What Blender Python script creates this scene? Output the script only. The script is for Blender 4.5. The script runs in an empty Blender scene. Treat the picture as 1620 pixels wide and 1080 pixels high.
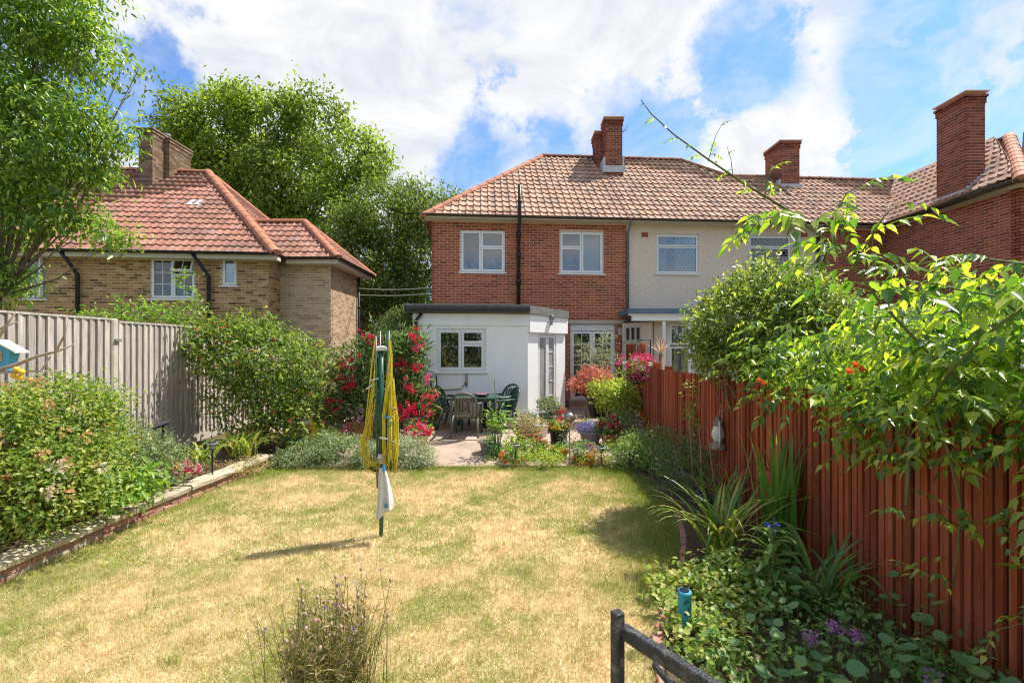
import bpy, math, random
import numpy as np
from mathutils import Vector, Matrix, Quaternion
random.seed(7)
RNG = np.random.default_rng(7)
S = bpy.context.scene
COL = S.collection
R = math.radians
# ---------------------------------------------------------------- camera
F, CX, CY, CH = 720.0, 810.0, 550.0, 2.0          # focal length and principal point in photo pixels, camera height in metres
cam_d = bpy.data.cameras.new('camera'); cam = bpy.data.objects.new('camera', cam_d); COL.objects.link(cam)
cam.location = (0, 0, CH); cam.rotation_euler = (R(90), 0, 0)
cam_d.sensor_width = 36; cam_d.lens = 36 * F / 1620; cam_d.shift_y = 10 / 1620
cam_d.clip_start = 0.05; cam_d.clip_end = 2000
S.camera = cam

def W(px, py, d):
    return Vector(((px - CX) * d / F, d, CH - (py - CY) * d / F))
def G(px, py, z=0.0):
    return W(px, py, (CH - z) * F / (py - CY))

# ---------------------------------------------------------------- node helper
def nd(nt, typ, ins=None, **attrs):
    n = nt.nodes.new('ShaderNode' + typ)
    for k, v in attrs.items(): setattr(n, k, v)
    for k, v in (ins or {}).items():
        if isinstance(v, bpy.types.NodeSocket): nt.links.new(v, n.inputs[k])
        else: n.inputs[k].default_value = v
    return n
def ma(nt, op, a, b=None, c=None, clamp=False):
    ins = {0: a}
    if b is not None: ins[1] = b
    if c is not None: ins[2] = c
    return nd(nt, 'Math', ins, operation=op, use_clamp=clamp).outputs[0]
def vm(nt, op, a, b=None):
    n = nd(nt, 'VectorMath', {0: a} if b is None else {0: a, 1: b}, operation=op)
    return n.outputs['Value'] if op in ('LENGTH', 'DISTANCE', 'DOT_PRODUCT') else n.outputs[0]
def mixc(nt, f, a, b, blend='MIX'):
    n = nt.nodes.new('ShaderNodeMix'); n.data_type = 'RGBA'; n.blend_type = blend
    for i, v in ((0, f), (6, a), (7, b)):
        if isinstance(v, bpy.types.NodeSocket): nt.links.new(v, n.inputs[i])
        else: n.inputs[i].default_value = v if i == 0 else (tuple(v) + (1,))[:4]
    return n.outputs[2]
def sstep(nt, x, lo, hi):
    return nd(nt, 'MapRange', {'Value': x, 'From Min': lo, 'From Max': hi}, interpolation_type='SMOOTHSTEP').outputs[0]
def ramp(nt, f, stops):
    n = nd(nt, 'ValToRGB', {0: f}); e = n.color_ramp.elements
    while len(e) < len(stops): e.new(0.5)
    for el, (p, c) in zip(e, stops): el.position = p; el.color = tuple(c) + (1,)
    return n.outputs[0]

# ---------------------------------------------------------------- daylight
SUN_EL = R(59.0); SUN_AZ = math.atan2(0.915, 0.405)
sun_dir = Vector((math.sin(SUN_AZ) * math.cos(SUN_EL), math.cos(SUN_AZ) * math.cos(SUN_EL), math.sin(SUN_EL)))
sd = bpy.data.lights.new('sun', 'SUN'); sd.energy = 4.3; sd.angle = R(0.53); sd.color = (1.0, 0.945, 0.85)
so = bpy.data.objects.new('sun', sd); COL.objects.link(so); so.rotation_euler = sun_dir.to_track_quat('Z', 'Y').to_euler()
so.location = (20, 10, 40)
world = bpy.data.worlds.new('World'); S.world = world; world.use_nodes = True
wt = world.node_tree; wt.nodes.clear()
sky = nd(wt, 'TexSky', sky_type='NISHITA', sun_disc=False, sun_elevation=SUN_EL, sun_rotation=SUN_AZ, air_density=1.0, dust_density=0.6, ozone_density=1.4)
SKY_STRENGTH = 0.12
gen = nd(wt, 'TexCoord').outputs['Generated']
dirn = vm(wt, 'NORMALIZE', gen)
sep = nd(wt, 'SeparateXYZ', {0: dirn})
zc = ma(wt, 'ADD', ma(wt, 'MAXIMUM', sep.outputs[2], 0.0), 0.32)
flat = nd(wt, 'CombineXYZ', {0: ma(wt, 'DIVIDE', sep.outputs[0], zc), 1: ma(wt, 'DIVIDE', sep.outputs[1], zc), 2: 0.3}).outputs[0]
n1 = nd(wt, 'TexNoise', {'Vector': flat, 'Scale': 2.1, 'Detail': 9, 'Roughness': 0.58, 'Distortion': 0.35}).outputs[0]
n2 = nd(wt, 'TexNoise', {'Vector': flat, 'Scale': 4.5, 'Detail': 6, 'Roughness': 0.6}).outputs[0]
dens = n1
warp = ma(wt, 'MULTIPLY', ma(wt, 'SUBTRACT', nd(wt, 'TexNoise', {'Vector': dirn, 'Scale': 6.5, 'Detail': 7, 'Roughness': .62}).outputs[0], 0.5), 0.5)
for px, py, r, a in ((450, 60, .42, .20), (820, 130, .30, .18), (1000, 90, .18, .16), (600, 300, .16, .12), (1300, 225, .15, .24), (1170, 235, .09, .10),
                     (1290, 60, .10, .10), (1560, 130, .12, .10), (1470, 285, .06, .14), (735, 238, .10, -.30), (761, 25, .09, -.26), (881, 235, .06, -.2), (1015, 205, .11, -.28),
                     (1150, 95, .09, -.26), (1225, 140, .07, -.2), (1415, 130, .10, -.26), (1444, 232, .09, -.34), (1580, 190, .08, -.24), (1440, 15, .1, -.14), (265, 190, .10, -.36)):
    v = Vector(((px - CX) / F, 1, -(py - CY) / F)).normalized()
    dist = ma(wt, 'ADD', vm(wt, 'DISTANCE', dirn, tuple(v)), warp)
    dens = ma(wt, 'ADD', dens, ma(wt, 'MULTIPLY', sstep(wt, dist, r * 1.25, 0.0), a))
mask = sstep(wt, dens, 0.34, 0.66)
n3 = nd(wt, 'TexNoise', {'Vector': flat, 'Scale': 3.2, 'Detail': 10, 'Roughness': 0.66, 'Distortion': 0.6}).outputs[0]
veil = ma(wt, 'MULTIPLY', sstep(wt, n3, 0.38, 0.72), 0.38)
mask = ma(wt, 'MAXIMUM', mask, veil)
cloud = mixc(wt, sstep(wt, n3, 0.32, 0.62), (3.7, 3.85, 4.15), (4.85, 4.85, 4.85))
skyc = mixc(wt, 1.0, sky.outputs[0], (.60, .86, 1.14), 'MULTIPLY')
bg = nd(wt, 'Background', {'Color': mixc(wt, mask, skyc, cloud), 'Strength': SKY_STRENGTH})
nd(wt, 'OutputWorld', {'Surface': bg.outputs[0]})
S.view_settings.view_transform = 'Standard'; S.view_settings.look = 'None'
S.view_settings.exposure = 0.8; S.view_settings.gamma = 1.0; S.view_settings.use_curve_mapping = False
S.render.engine = 'CYCLES'
S.cycles.max_bounces = 8; S.cycles.diffuse_bounces = 4; S.cycles.glossy_bounces = 3; S.cycles.transmission_bounces = 5; S.cycles.transparent_max_bounces = 8
S.cycles.sample_clamp_indirect = 6
S.cycles.filter_width = 1.15
S.cycles.use_denoising = True; S.cycles.denoising_prefilter = 'NONE'

# ---------------------------------------------------------------- materials
def newmat(name):
    m = bpy.data.materials.new(name); m.use_nodes = True; m.node_tree.nodes.clear()
    return m, m.node_tree
def rnd(nt):      # one random number per piece: per object and per loose island
    a = nd(nt, 'ObjectInfo').outputs['Random']; b = nd(nt, 'NewGeometry').outputs['Random Per Island']
    return ma(nt, 'FRACT', ma(nt, 'ADD', a, b))
def surf(name, c1, c2=None, scale=5.0, rough=.8, bump=.25, bscale=60.0, spec=.3, rand=.0, metal=0.0, blotch=None, bl_scale=1.2, stops=None, coat=0.0, stretch=None):
    m, nt = newmat(name)
    pos = nd(nt, 'NewGeometry').outputs['Position']
    if stretch: pos = vm(nt, 'MULTIPLY', pos, stretch)
    nz = nd(nt, 'TexNoise', {'Vector': pos, 'Scale': scale, 'Detail': 6, 'Roughness': .65}).outputs[0]
    r = rnd(nt)
    if stops: col = ramp(nt, r, stops)
    else: col = tuple(c1)
    col2 = c2 if c2 is not None else tuple(min(1, x * 1.15) for x in c1)
    if stops: col = mixc(nt, ma(nt, 'MULTIPLY', sstep(nt, nz, .3, .7), .35), col, col2)
    else: col = mixc(nt, sstep(nt, nz, .32, .68), col, col2)
    if blotch:
        nb = nd(nt, 'TexNoise', {'Vector': pos, 'Scale': bl_scale, 'Detail': 5, 'Roughness': .6}).outputs[0]
        col = mixc(nt, ma(nt, 'MULTIPLY', sstep(nt, nb, .5, .72), .75), col, blotch)
    if rand:
        v = ma(nt, 'MULTIPLY_ADD', r, 2 * rand, 1 - rand)
        col = mixc(nt, 1.0, col, nd(nt, 'CombineColor', {0: v, 1: v, 2: v}).outputs[0], 'MULTIPLY')
    p = nd(nt, 'BsdfPrincipled', {'Base Color': col, 'Roughness': rough, 'Metallic': metal, 'Specular IOR Level': spec, 'Coat Weight': coat})
    if bump:
        h = nd(nt, 'TexNoise', {'Vector': pos, 'Scale': bscale, 'Detail': 4}).outputs[0]
        b = nd(nt, 'Bump', {'Height': h, 'Strength': bump, 'Distance': .01})
        nt.links.new(b.outputs[0], p.inputs['Normal'])
    nd(nt, 'OutputMaterial', {'Surface': p.outputs[0]})
    return m
def leafm(name, cols, trans=.45, rough=.42, spec=.4, tb=(1.7, 1.75, .9), mottled=None, gain=1.4):
    cols = [tuple(min(.85, x * gain) for x in c) for c in cols]
    m, nt = newmat(name)
    r = rnd(nt)
    k = len(cols)
    col = ramp(nt, r, [((i + .5) / k, c) for i, c in enumerate(cols)])
    if mottled:
        pos = nd(nt, 'NewGeometry').outputs['Position']
        nz = nd(nt, 'TexNoise', {'Vector': pos, 'Scale': mottled[1], 'Detail': 3}).outputs[0]
        col = mixc(nt, sstep(nt, nz, .45, .65), col, mottled[0])
    p = nd(nt, 'BsdfPrincipled', {'Base Color': col, 'Roughness': rough, 'Specular IOR Level': spec})
    t = nd(nt, 'BsdfTranslucent', {'Color': mixc(nt, 1.0, col, tb, 'MULTIPLY')})
    mx = nd(nt, 'MixShader', {0: trans, 1: p.outputs[0], 2: t.outputs[0]})
    nd(nt, 'OutputMaterial', {'Surface': mx.outputs[0]})
    return m
def glassm(name, tint=(.85, .88, .88), ior=2.0):
    m, nt = newmat(name)
    fr = nd(nt, 'Fresnel', {'IOR': ior})
    mx = nd(nt, 'MixShader', {0: fr.outputs[0], 1: nd(nt, 'BsdfTransparent', {'Color': tint + (1,)}).outputs[0], 2: nd(nt, 'BsdfGlossy', {'Roughness': .015, 'Color': (1, 1, 1, 1)}).outputs[0]})
    nd(nt, 'OutputMaterial', {'Surface': mx.outputs[0]})
    return m

M = {}
M['mortar_red'] = surf('mortar_red', (.74, .47, .34), (.66, .40, .29), scale=3, bump=.3)
M['brick_red'] = surf('brick_red', (.25, .07, .04), (.34, .12, .07), scale=25, rough=.9, bump=.3, rand=.10, blotch=(.16, .06, .045), bl_scale=2.0,
                      stops=[(.05, (.24, .065, .035)), (.35, (.36, .10, .052)), (.65, (.43, .13, .063)), (.95, (.30, .08, .045))])
M['brick_dark'] = surf('brick_dark', (.2, .06, .04), (.27, .09, .06), scale=25, rough=.9, rand=.12, stops=[(.1, (.13, .04, .028)), (.5, (.20, .06, .038)), (.9, (.26, .085, .05))])
M['brick_brown'] = surf('brick_brown', (.2, .13, .08), (.26, .18, .11), scale=25, rough=.9, rand=.12, stops=[(.1, (.12, .075, .045)), (.5, (.19, .125, .075)), (.9, (.25, .17, .105))])
M['mortar_brown'] = surf('mortar_brown', (.34, .26, .18), (.28, .21, .14), scale=3)
M['mortar_yel'] = surf('mortar_yellow', (.74, .58, .40), (.64, .50, .34), scale=3)
M['brick_yel'] = surf('brick_yellow', (.3, .2, .1), (.33, .2, .09), scale=20, rough=.9, rand=.15,
                      stops=[(.05, (.13, .07, .035)), (.2, (.30, .16, .07)), (.5, (.45, .28, .13)), (.8, (.38, .21, .09)), (.97, (.5, .34, .17))])
M['brick_pale'] = surf('brick_pale', (.3, .2, .1), (.36, .28, .17), scale=20, rough=.9, rand=.12,
                       stops=[(.05, (.38, .26, .17)), (.4, (.5, .37, .25)), (.7, (.56, .43, .30)), (.97, (.43, .31, .2))])
M['tile_brown'] = surf('tile_brown', (.36, .20, .13), (.40, .27, .19), scale=9, rough=.8, rand=.08, bscale=90, blotch=(.25, .15, .10), bl_scale=.5, bump=.4,
                       stops=[(.08, (.35, .225, .165)), (.35, (.42, .24, .16)), (.65, (.47, .27, .175)), (.95, (.49, .32, .23))])
M['tile_red'] = surf('tile_red', (.42, .16, .09), (.40, .2, .14), scale=4, rough=.8, rand=.10, bscale=90, blotch=(.20, .12, .09), bl_scale=.9,
                     stops=[(.1, (.27, .13, .095)), (.4, (.33, .155, .105)), (.7, (.37, .17, .115)), (.9, (.38, .205, .15)), (.98, (.24, .16, .14))])
M['ridge_red'] = surf('ridge_red', (.50, .20, .11), (.40, .17, .10), scale=3, rough=.75, rand=.12)
M['ridge_dark'] = surf('ridge_dark', (.30, .13, .085), (.2, .10, .07), scale=3, rough=.8, rand=.15)
M['underlay'] = surf('underlay', (.06, .04, .03))
M['lead'] = surf('lead', (.42, .44, .46), (.55, .57, .6), scale=8, rough=.55, spec=.4)
M['white'] = surf('white_upvc', (.80, .81, .82), (.76, .77, .78), scale=2, rough=.35, bump=0, spec=.4)
M['whitewall'] = surf('white_render', (.92, .92, .92), (.88, .885, .89), scale=1.4, rough=.85, bump=.1, bscale=30, blotch=(.82, .80, .765), bl_scale=1.6, stretch=(2.2, 2.2, .45))
M['cream'] = surf('cream_paint', (.66, .60, .50), (.6, .54, .44), rough=.6, bump=.1)
M['black'] = surf('black_plastic', (.02, .02, .022), (.03, .03, .033), rough=.45, bump=.1)
M['grey_pl'] = surf('grey_pipe', (.13, .14, .155), (.17, .18, .19), rough=.5, bump=.1)
M['gutter'] = surf('gutter_brown', (.06, .045, .035), (.09, .07, .05), scale=10, rough=.6)
M['felt'] = surf('roof_felt', (.16, .155, .15), (.24, .23, .21), scale=8, rough=.9, bump=.5)
M['felt_dark'] = surf('roof_felt_edge', (.035, .036, .038), (.06, .06, .06), scale=8, rough=.7, bump=.5)
M['pebble'] = surf('pebbledash', (.58, .48, .39), (.82, .70, .59), scale=38, rough=.95, bump=.8, bscale=45, blotch=(.66, .55, .45), bl_scale=.8)
M['bluegrey'] = surf('bluegrey_fascia', (.10, .16, .22), (.13, .2, .27), rough=.6)
M['glass'] = glassm('window_glass')
M['pale_pane'] = surf('pane_painted_pale', (.27, .28, .28), (.40, .41, .41), scale=3, rough=.12, bump=0, spec=.6)  # opaque pale colour stands for sun and reflection on the door glass
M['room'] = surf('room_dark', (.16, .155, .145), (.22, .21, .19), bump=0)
M['curtain'] = surf('net_curtain', (.74, .75, .76), (.66, .67, .68), scale=14, bump=.1, rough=.9)
M['leading'] = surf('leaded_strip', (.35, .36, .37), rough=.5, metal=.5, bump=0)
M['concrete'] = surf('patio_concrete', (.46, .345, .27), (.36, .27, .21), scale=2.2, rough=.95, bump=.5, bscale=50, blotch=(.27, .215, .17), bl_scale=1.1)
M['conc_post'] = surf('concrete_post', (.52, .47, .40), (.44, .40, .34), scale=9, rough=.95, bump=.5, bscale=80)
M['stone'] = surf('coping_stone', (.50, .42, .31), (.37, .31, .23), scale=9, rough=.95, bump=.9, bscale=40, blotch=(.27, .23, .15), bl_scale=5, rand=.12)
M['fence_grey'] = surf('fence_weathered', (.52, .46, .41), (.33, .285, .26), scale=3, rough=.95, bump=.6, bscale=30, rand=.2, blotch=(.66, .62, .57), bl_scale=4, stretch=(8, 8, .7))
M['fence_red'] = surf('fence_stained', (.31, .062, .028), (.42, .118, .06), scale=3, rough=.95, spec=.1, bump=.6, bscale=25, rand=.36, blotch=(.30, .155, .10), bl_scale=3.2, stretch=(9, 9, .6))
M['soil'] = surf('soil', (.07, .045, .028), (.12, .08, .05), scale=14, rough=1, bump=1, bscale=30)
M['ground'] = surf('ground_grass', (.10, .11, .035), (.2, .17, .07), scale=1.2, rough=1, bump=.5)
M['green_pl'] = surf('chair_green', (.035, .075, .062), (.045, .09, .075), rough=.4, bump=0, spec=.45)
M['green_pl_shaded'] = surf('chair_green_shaded', (.11, .105, .085), (.14, .13, .105), rough=.45, bump=0)  # green chair plastic with its grey-brown look in shade put into the colour
M['terracotta'] = surf('terracotta', (.40, .16, .085), (.48, .24, .15), scale=9, rough=.9)
M['pot_black'] = surf('pot_black', (.025, .025, .027), (.04, .04, .04), rough=.5)
M['pot_green'] = surf('pot_green', (.06, .14, .085), (.08, .17, .1), rough=.4)
M['pot_white'] = surf('pot_white', (.62, .62, .60), (.7, .7, .68), rough=.5)
M['pot_grey'] = surf('pot_grey', (.24, .24, .25), (.32, .31, .31), scale=7, rough=.8)
M['pot_teal'] = surf('pot_teal', (.06, .24, .25), (.1, .3, .3), rough=.4)
M['bark'] = surf('bark', (.16, .115, .075), (.25, .19, .13), scale=16, rough=1, bump=.9, bscale=30)
M['deadwood'] = surf('bare_wood', (.46, .38, .29), (.34, .26, .19), scale=18, rough=.9)
M['stem'] = surf('green_stem', (.10, .15, .04), (.16, .14, .06), scale=9, rough=.7)
M['drystem'] = surf('dry_stem', (.34, .27, .15), (.25, .19, .1), rough=.9)
M['dryer_green'] = surf('dryer_green', (.015, .085, .055), (.02, .1, .065), rough=.35, bump=0, spec=.5)
M['yellow_line'] = surf('yellow_line', (.62, .50, .03), (.68, .57, .06), rough=.5, bump=0)
M['cloth'] = surf('white_cloth', (.78, .78, .76), (.7, .7, .69), rough=.95, scale=20, bump=.3)
M['blue_pl'] = surf('blue_plastic', (.04, .22, .5), rough=.4, bump=0)
M['iron'] = surf('painted_iron', (.022, .024, .028), (.045, .047, .052), scale=25, rough=.45, bump=.7, bscale=110, blotch=(.20, .19, .175), bl_scale=22)
M['galv'] = surf('galvanised', (.26, .27, .28), (.36, .36, .36), scale=12, rough=.5, metal=.6)
M['rustmetal'] = surf('old_metal', (.22, .15, .11), (.34, .29, .25), scale=14, rough=.6, metal=.3)
M['lantern_blue'] = surf('lantern_blue', (.03, .25, .38), (.05, .33, .45), scale=12, rough=.5)
M['house_blue'] = surf('birdhouse_blue', (.06, .36, .6), (.1, .43, .66), rough=.6)
M['house_roof'] = surf('birdhouse_roof', (.62, .62, .60), (.5, .5, .48), rough=.6)
M['house_pic'] = surf('birdhouse_front', (.45, .2, .08), (.6, .45, .2), scale=70, rough=.7)
M['yellow'] = surf('yellow_glaze', (.75, .45, .03), (.8, .55, .05), rough=.4, bump=0)
M['orange'] = surf('orange_glaze', (.65, .18, .03), rough=.5, bump=0)
M['solar'] = surf('solar_panel', (.01, .015, .035), (.02, .03, .06), rough=.15, bump=0, spec=.6)
M['hose'] = surf('hose_yellow', (.42, .29, .08), (.36, .24, .07), rough=.5, bump=0)
M['redbrick_edge'] = surf('edging_brick', (.36, .15, .10), (.40, .25, .19), scale=12, rough=.95, bump=.8, rand=.2)
M['wire'] = surf('cable', (.55, .55, .53), bump=0, rough=.6)

# ---------------------------------------------------------------- mesh helpers
ORG = {}
def tag(o, label=None, cat=None, group=None, kind=None):
    for k, v in (('label', label), ('category', cat), ('group', group), ('kind', kind)):
        if v: o[k] = v
    return o
def thing(name, label, cat, loc=(0, 0, 0), group=None):
    o = bpy.data.objects.new(name, None); COL.objects.link(o); o.location = loc; o.empty_display_size = .1
    ORG[o] = Vector(loc)
    return tag(o, label, cat, group)
def link(name, me, parent=None):
    o = bpy.data.objects.new(name, me); COL.objects.link(o)
    if parent is not None:
        o.parent = parent; ORG[o] = ORG[parent]
    else: ORG[o] = Vector((0, 0, 0))
    return o
def inst(name, me, parent, mw):
    """an object sharing mesh data, placed by a world matrix, child of parent"""
    o = bpy.data.objects.new(name, me); COL.objects.link(o)
    if parent is not None:
        o.parent = parent
        o.matrix_local = Matrix.Translation(-ORG[parent]) @ mw
        ORG[o] = mw.translation.copy()
    else: o.matrix_world = mw; ORG[o] = mw.translation.copy()
    return o
def raw(name, V, loops, sizes, mat, smooth=False):
    me = bpy.data.meshes.new(name)
    V = np.asarray(V, dtype=np.float32); loops = np.asarray(loops, dtype=np.int32); sizes = np.asarray(sizes, dtype=np.int32)
    me.vertices.add(len(V)); me.vertices.foreach_set('co', V.ravel())
    me.loops.add(len(loops)); me.loops.foreach_set('vertex_index', loops)
    me.polygons.add(len(sizes)); st = np.zeros(len(sizes), dtype=np.int32); st[1:] = np.cumsum(sizes)[:-1]
    me.polygons.foreach_set('loop_start', st)
    if smooth: me.polygons.foreach_set('use_smooth', np.ones(len(sizes), dtype=bool))
    me.update(calc_edges=True)
    if mat is not None: me.materials.append(mat)
    return me
class MB:
    def __init__(s, T=None): s.v = []; s.f = []; s.T = T
    def add(s, vs, fs):
        n = len(s.v)
        s.v += [tuple((s.T @ Vector(p)) if s.T else p) for p in vs]
        s.f += [tuple(i + n for i in f) for f in fs]
        return s
    def box(s, a, b, skip=()):
        (x0, y0, z0), (x1, y1, z1) = a, b
        fs = {'b': (0, 3, 2, 1), 't': (4, 5, 6, 7), 'f': (0, 1, 5, 4), 'k': (2, 3, 7, 6), 'l': (3, 0, 4, 7), 'r': (1, 2, 6, 5)}
        return s.add([(x0, y0, z0), (x1, y0, z0), (x1, y1, z0), (x0, y1, z0), (x0, y0, z1), (x1, y0, z1), (x1, y1, z1), (x0, y1, z1)],
                     [f for k, f in fs.items() if k not in skip])
    def cbox(s, c, d): return s.box([c[i] - d[i] / 2 for i in range(3)], [c[i] + d[i] / 2 for i in range(3)])
    def bbox(s, a, b, e=.01):
        """box with chamfered vertical edges and top"""
        (x0, y0, z0), (x1, y1, z1) = a, b
        o = [(x0 + e, y0), (x1 - e, y0), (x1, y0 + e), (x1, y1 - e), (x1 - e, y1), (x0 + e, y1), (x0, y1 - e), (x0, y0 + e)]
        cx, cy = (x0 + x1) / 2, (y0 + y1) / 2
        vs = [(x, y, z0) for x, y in o] + [(x, y, z1 - e) for x, y in o]
        vs += [(x + (e if x < cx else -e), y + (e if y < cy else -e), z1) for x, y in o]
        fs = [tuple(range(7, -1, -1)), tuple(range(16, 24))]
        for k in (0, 8):
            fs += [(k + i, k + (i + 1) % 8, k + 8 + (i + 1) % 8, k + 8 + i) for i in range(8)]
        return s.add(vs, fs)
    def tube(s, pts, rad, n=6, cap=True):
        pts = [Vector(p) for p in pts]
        if not hasattr(rad, '__len__'): rad = [rad] * len(pts)
        vs = []; up = None
        for i, p in enumerate(pts):
            d = (pts[min(i + 1, len(pts) - 1)] - pts[max(i - 1, 0)]).normalized()
            if up is None:
                up = Vector((0, 0, 1)) if abs(d.z) < .9 else Vector((1, 0, 0))
            a = d.cross(up)
            if a.length < 1e-4: a = d.orthogonal()
            a.normalize(); b = a.cross(d).normalized(); up = b
            for k in range(n):
                t = 2 * math.pi * k / n
                vs.append(tuple(p + (a * math.cos(t) + b * math.sin(t)) * rad[i]))
        fs = []
        for i in range(len(pts) - 1):
            for k in range(n):
                fs.append((i * n + k, i * n + (k + 1) % n, (i + 1) * n + (k + 1) % n, (i + 1) * n + k))
        if cap: fs += [tuple(range(n - 1, -1, -1)), tuple(range((len(pts) - 1) * n, len(pts) * n))]
        return s.add(vs, fs)
    def lathe(s, prof, c=(0, 0, 0), n=16, cap=True):
        vs = []; fs = []
        for r, z in prof:
            for k in range(n):
                t = 2 * math.pi * k / n
                vs.append((c[0] + r * math.cos(t), c[1] + r * math.sin(t), c[2] + z))
        for i in range(len(prof) - 1):
            for k in range(n):
                fs.append((i * n + k, i * n + (k + 1) % n, (i + 1) * n + (k + 1) % n, (i + 1) * n + k))
        if cap: fs += [tuple(range(n - 1, -1, -1)), tuple(range((len(prof) - 1) * n, len(prof) * n))]
        return s.add(vs, fs)
    def poly(s, pts, th=None, dirn=(0, 0, 1)):
        n = len(pts); d = Vector(dirn)
        if th is None: return s.add(pts, [tuple(range(n))])
        vs = [tuple(p) for p in pts] + [tuple(Vector(p) - d * th) for p in pts]
        fs = [tuple(range(n)), tuple(range(2 * n - 1, n - 1, -1))] + [(i, i + n, (i + 1) % n + n, (i + 1) % n) for i in range(n)]
        return s.add(vs, fs)
    def mesh(s, name, mat, smooth=False, off=None):
        me = bpy.data.meshes.new(name)
        o = off or Vector((0, 0, 0))
        me.from_pydata([(p[0] - o[0], p[1] - o[1], p[2] - o[2]) for p in s.v], [], s.f)
        if smooth: me.polygons.foreach_set('use_smooth', np.ones(len(me.polygons), dtype=bool))
        me.materials.append(mat); me.update()
        return me
    def build(s, name, mat, parent=None, smooth=False):
        off = ORG[parent] if parent is not None else None
        return link(name, s.mesh(name, mat, smooth, off), parent)
def frame(o, x, y, z=None):
    x = Vector(x).normalized(); y = Vector(y).normalized(); z = Vector(z).normalized() if z else x.cross(y)
    m = Matrix((x, y, z)).transposed().to_4x4(); m.translation = Vector(o)
    return m

# ---------------------------------------------------------------- foliage
def unit(a): return a / np.maximum(np.linalg.norm(a, axis=-1, keepdims=True), 1e-6)
T_DIA = (np.array([(0, 0, 0), (.45, .5, .12), (1, 0, -.08), (.45, -.5, .12)]), [(0, 3, 2, 1)])
T_FOLD = (np.array([(0, 0, 0), (.45, .5, .10), (1, 0, -.12), (.45, -.5, .10)]), [(0, 2, 1), (0, 3, 2)])
T_OVAL = (np.array([(0, 0, 0), (.5, 0, -.02), (1, 0, -.16), (.25, .42, .06), (.65, .40, .02), (.25, -.42, .06), (.65, -.40, .02)]), [(0, 1, 2, 4, 3), (0, 5, 6, 2, 1)])
T_SERR = (np.array([(0, 0, 0), (.5, 0, -.03), (1.05, 0, -.2), (.12, .30, .03), (.22, .50, .06), (.36, .42, .05), (.44, .47, .04), (.6, .28, .0), (.68, .3, -.02), (.82, .1, -.1),
                    (.12, -.30, .03), (.22, -.50, .06), (.36, -.42, .05), (.44, -.47, .04), (.6, -.28, .0), (.68, -.3, -.02), (.82, -.1, -.1)]),
          [(0, 1, 2, 9, 8, 7, 6, 5, 4, 3), (0, 10, 11, 12, 13, 14, 15, 16, 2, 1)])
def leafV(P, D, Nn, L, Wd, tmpl):
    P = np.asarray(P, float); D = unit(np.asarray(D, float)); sd_ = unit(np.cross(D, Nn)); N2 = np.cross(sd_, D)
    t = tmpl[0]; n = len(P); L = np.broadcast_to(L, n); Wd = np.broadcast_to(Wd, n)
    V = (P[:, None, :] + D[:, None, :] * (L[:, None] * t[None, :, 0])[..., None] + sd_[:, None, :] * (Wd[:, None] * t[None, :, 1])[..., None]
         + N2[:, None, :] * (L[:, None] * t[None, :, 2])[..., None])
    k = len(t); fl = np.concatenate([np.array(f) for f in tmpl[1]]); sz = np.array([len(f) for f in tmpl[1]])
    loops = (np.arange(n)[:, None] * k + fl[None, :]).ravel(); sizes = np.tile(sz, n)
    return V.reshape(-1, 3), loops, sizes
def leaves(name, P, D, Nn, L, Wd, mat, parent, tmpl=T_FOLD):
    V, lo, sz = leafV(P, D, Nn, L, Wd, tmpl)
    off = ORG[parent] if parent is not None else Vector((0, 0, 0))
    return link(name, raw(name, V - np.array(off)[None], lo, sz, mat), parent)
def rdir(n, rng=RNG): return unit(rng.normal(size=(n, 3)))
def clump_pts(blobs, n_cl, per, spread, lo=.55, rng=RNG, squash=1.0, zmin=None):
    b = np.array(blobs, float); w = (b[:, 3] * b[:, 4] * b[:, 5]) ** .67; w /= w.sum()
    k = rng.choice(len(b), n_cl, p=w); d = rdir(n_cl, rng)
    r = lo + (1.03 - lo) * rng.random(n_cl) ** .6
    C = b[k, :3] + d * b[k, 3:6] * r[:, None]
    P = np.repeat(C, per, 0) + rng.normal(size=(n_cl * per, 3)) * np.array([spread, spread, spread * squash]); O = np.repeat(d, per, 0)
    if zmin is not None:
        q = P[:, 2] > zmin; P, O = P[q], O[q]
    return P, O, C
def foliage(name, blobs, n_cl, per, spread, L, Wd, mat, parent, lo=.55, tmpl=T_FOLD, droop=.35, up=.8, rng=RNG, squash=.8, zmin=None, jit=.3):
    P, O, C = clump_pts(blobs, n_cl, per, spread, lo, rng, squash, zmin)
    n = len(P); D = O * .5 + rdir(n, rng) * .8; D[:, 2] -= droop
    Nn = rdir(n, rng) * .55 + O * .45; Nn[:, 2] += up
    s = 1 + jit * (rng.random(n) - .5) * 2
    leaves(name, P, D, Nn, L * s, Wd * s, mat, parent, tmpl)
    return C
def twigs(name, base, C, mat, parent, r0=.03, r1=.004, n=14, rng=RNG, sag=.1, sides=5):
    mb = MB(); base = np.array(base)
    for c in C[rng.choice(len(C), min(n, len(C)), replace=False)]:
        mid = base * .5 + c * .5 + np.array([0, 0, sag]) + rng.normal(size=3) * .06 * np.linalg.norm(c - base)
        mb.tube([base, base * .75 + mid * .25 + rng.normal(size=3) * .01, mid, mid * .4 + c * .6, c], [r0, r0 * .8, (r0 + r1) / 2, r1 * 1.5, r1], sides, cap=False)
    return mb.build(name, mat, parent, True)
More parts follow.
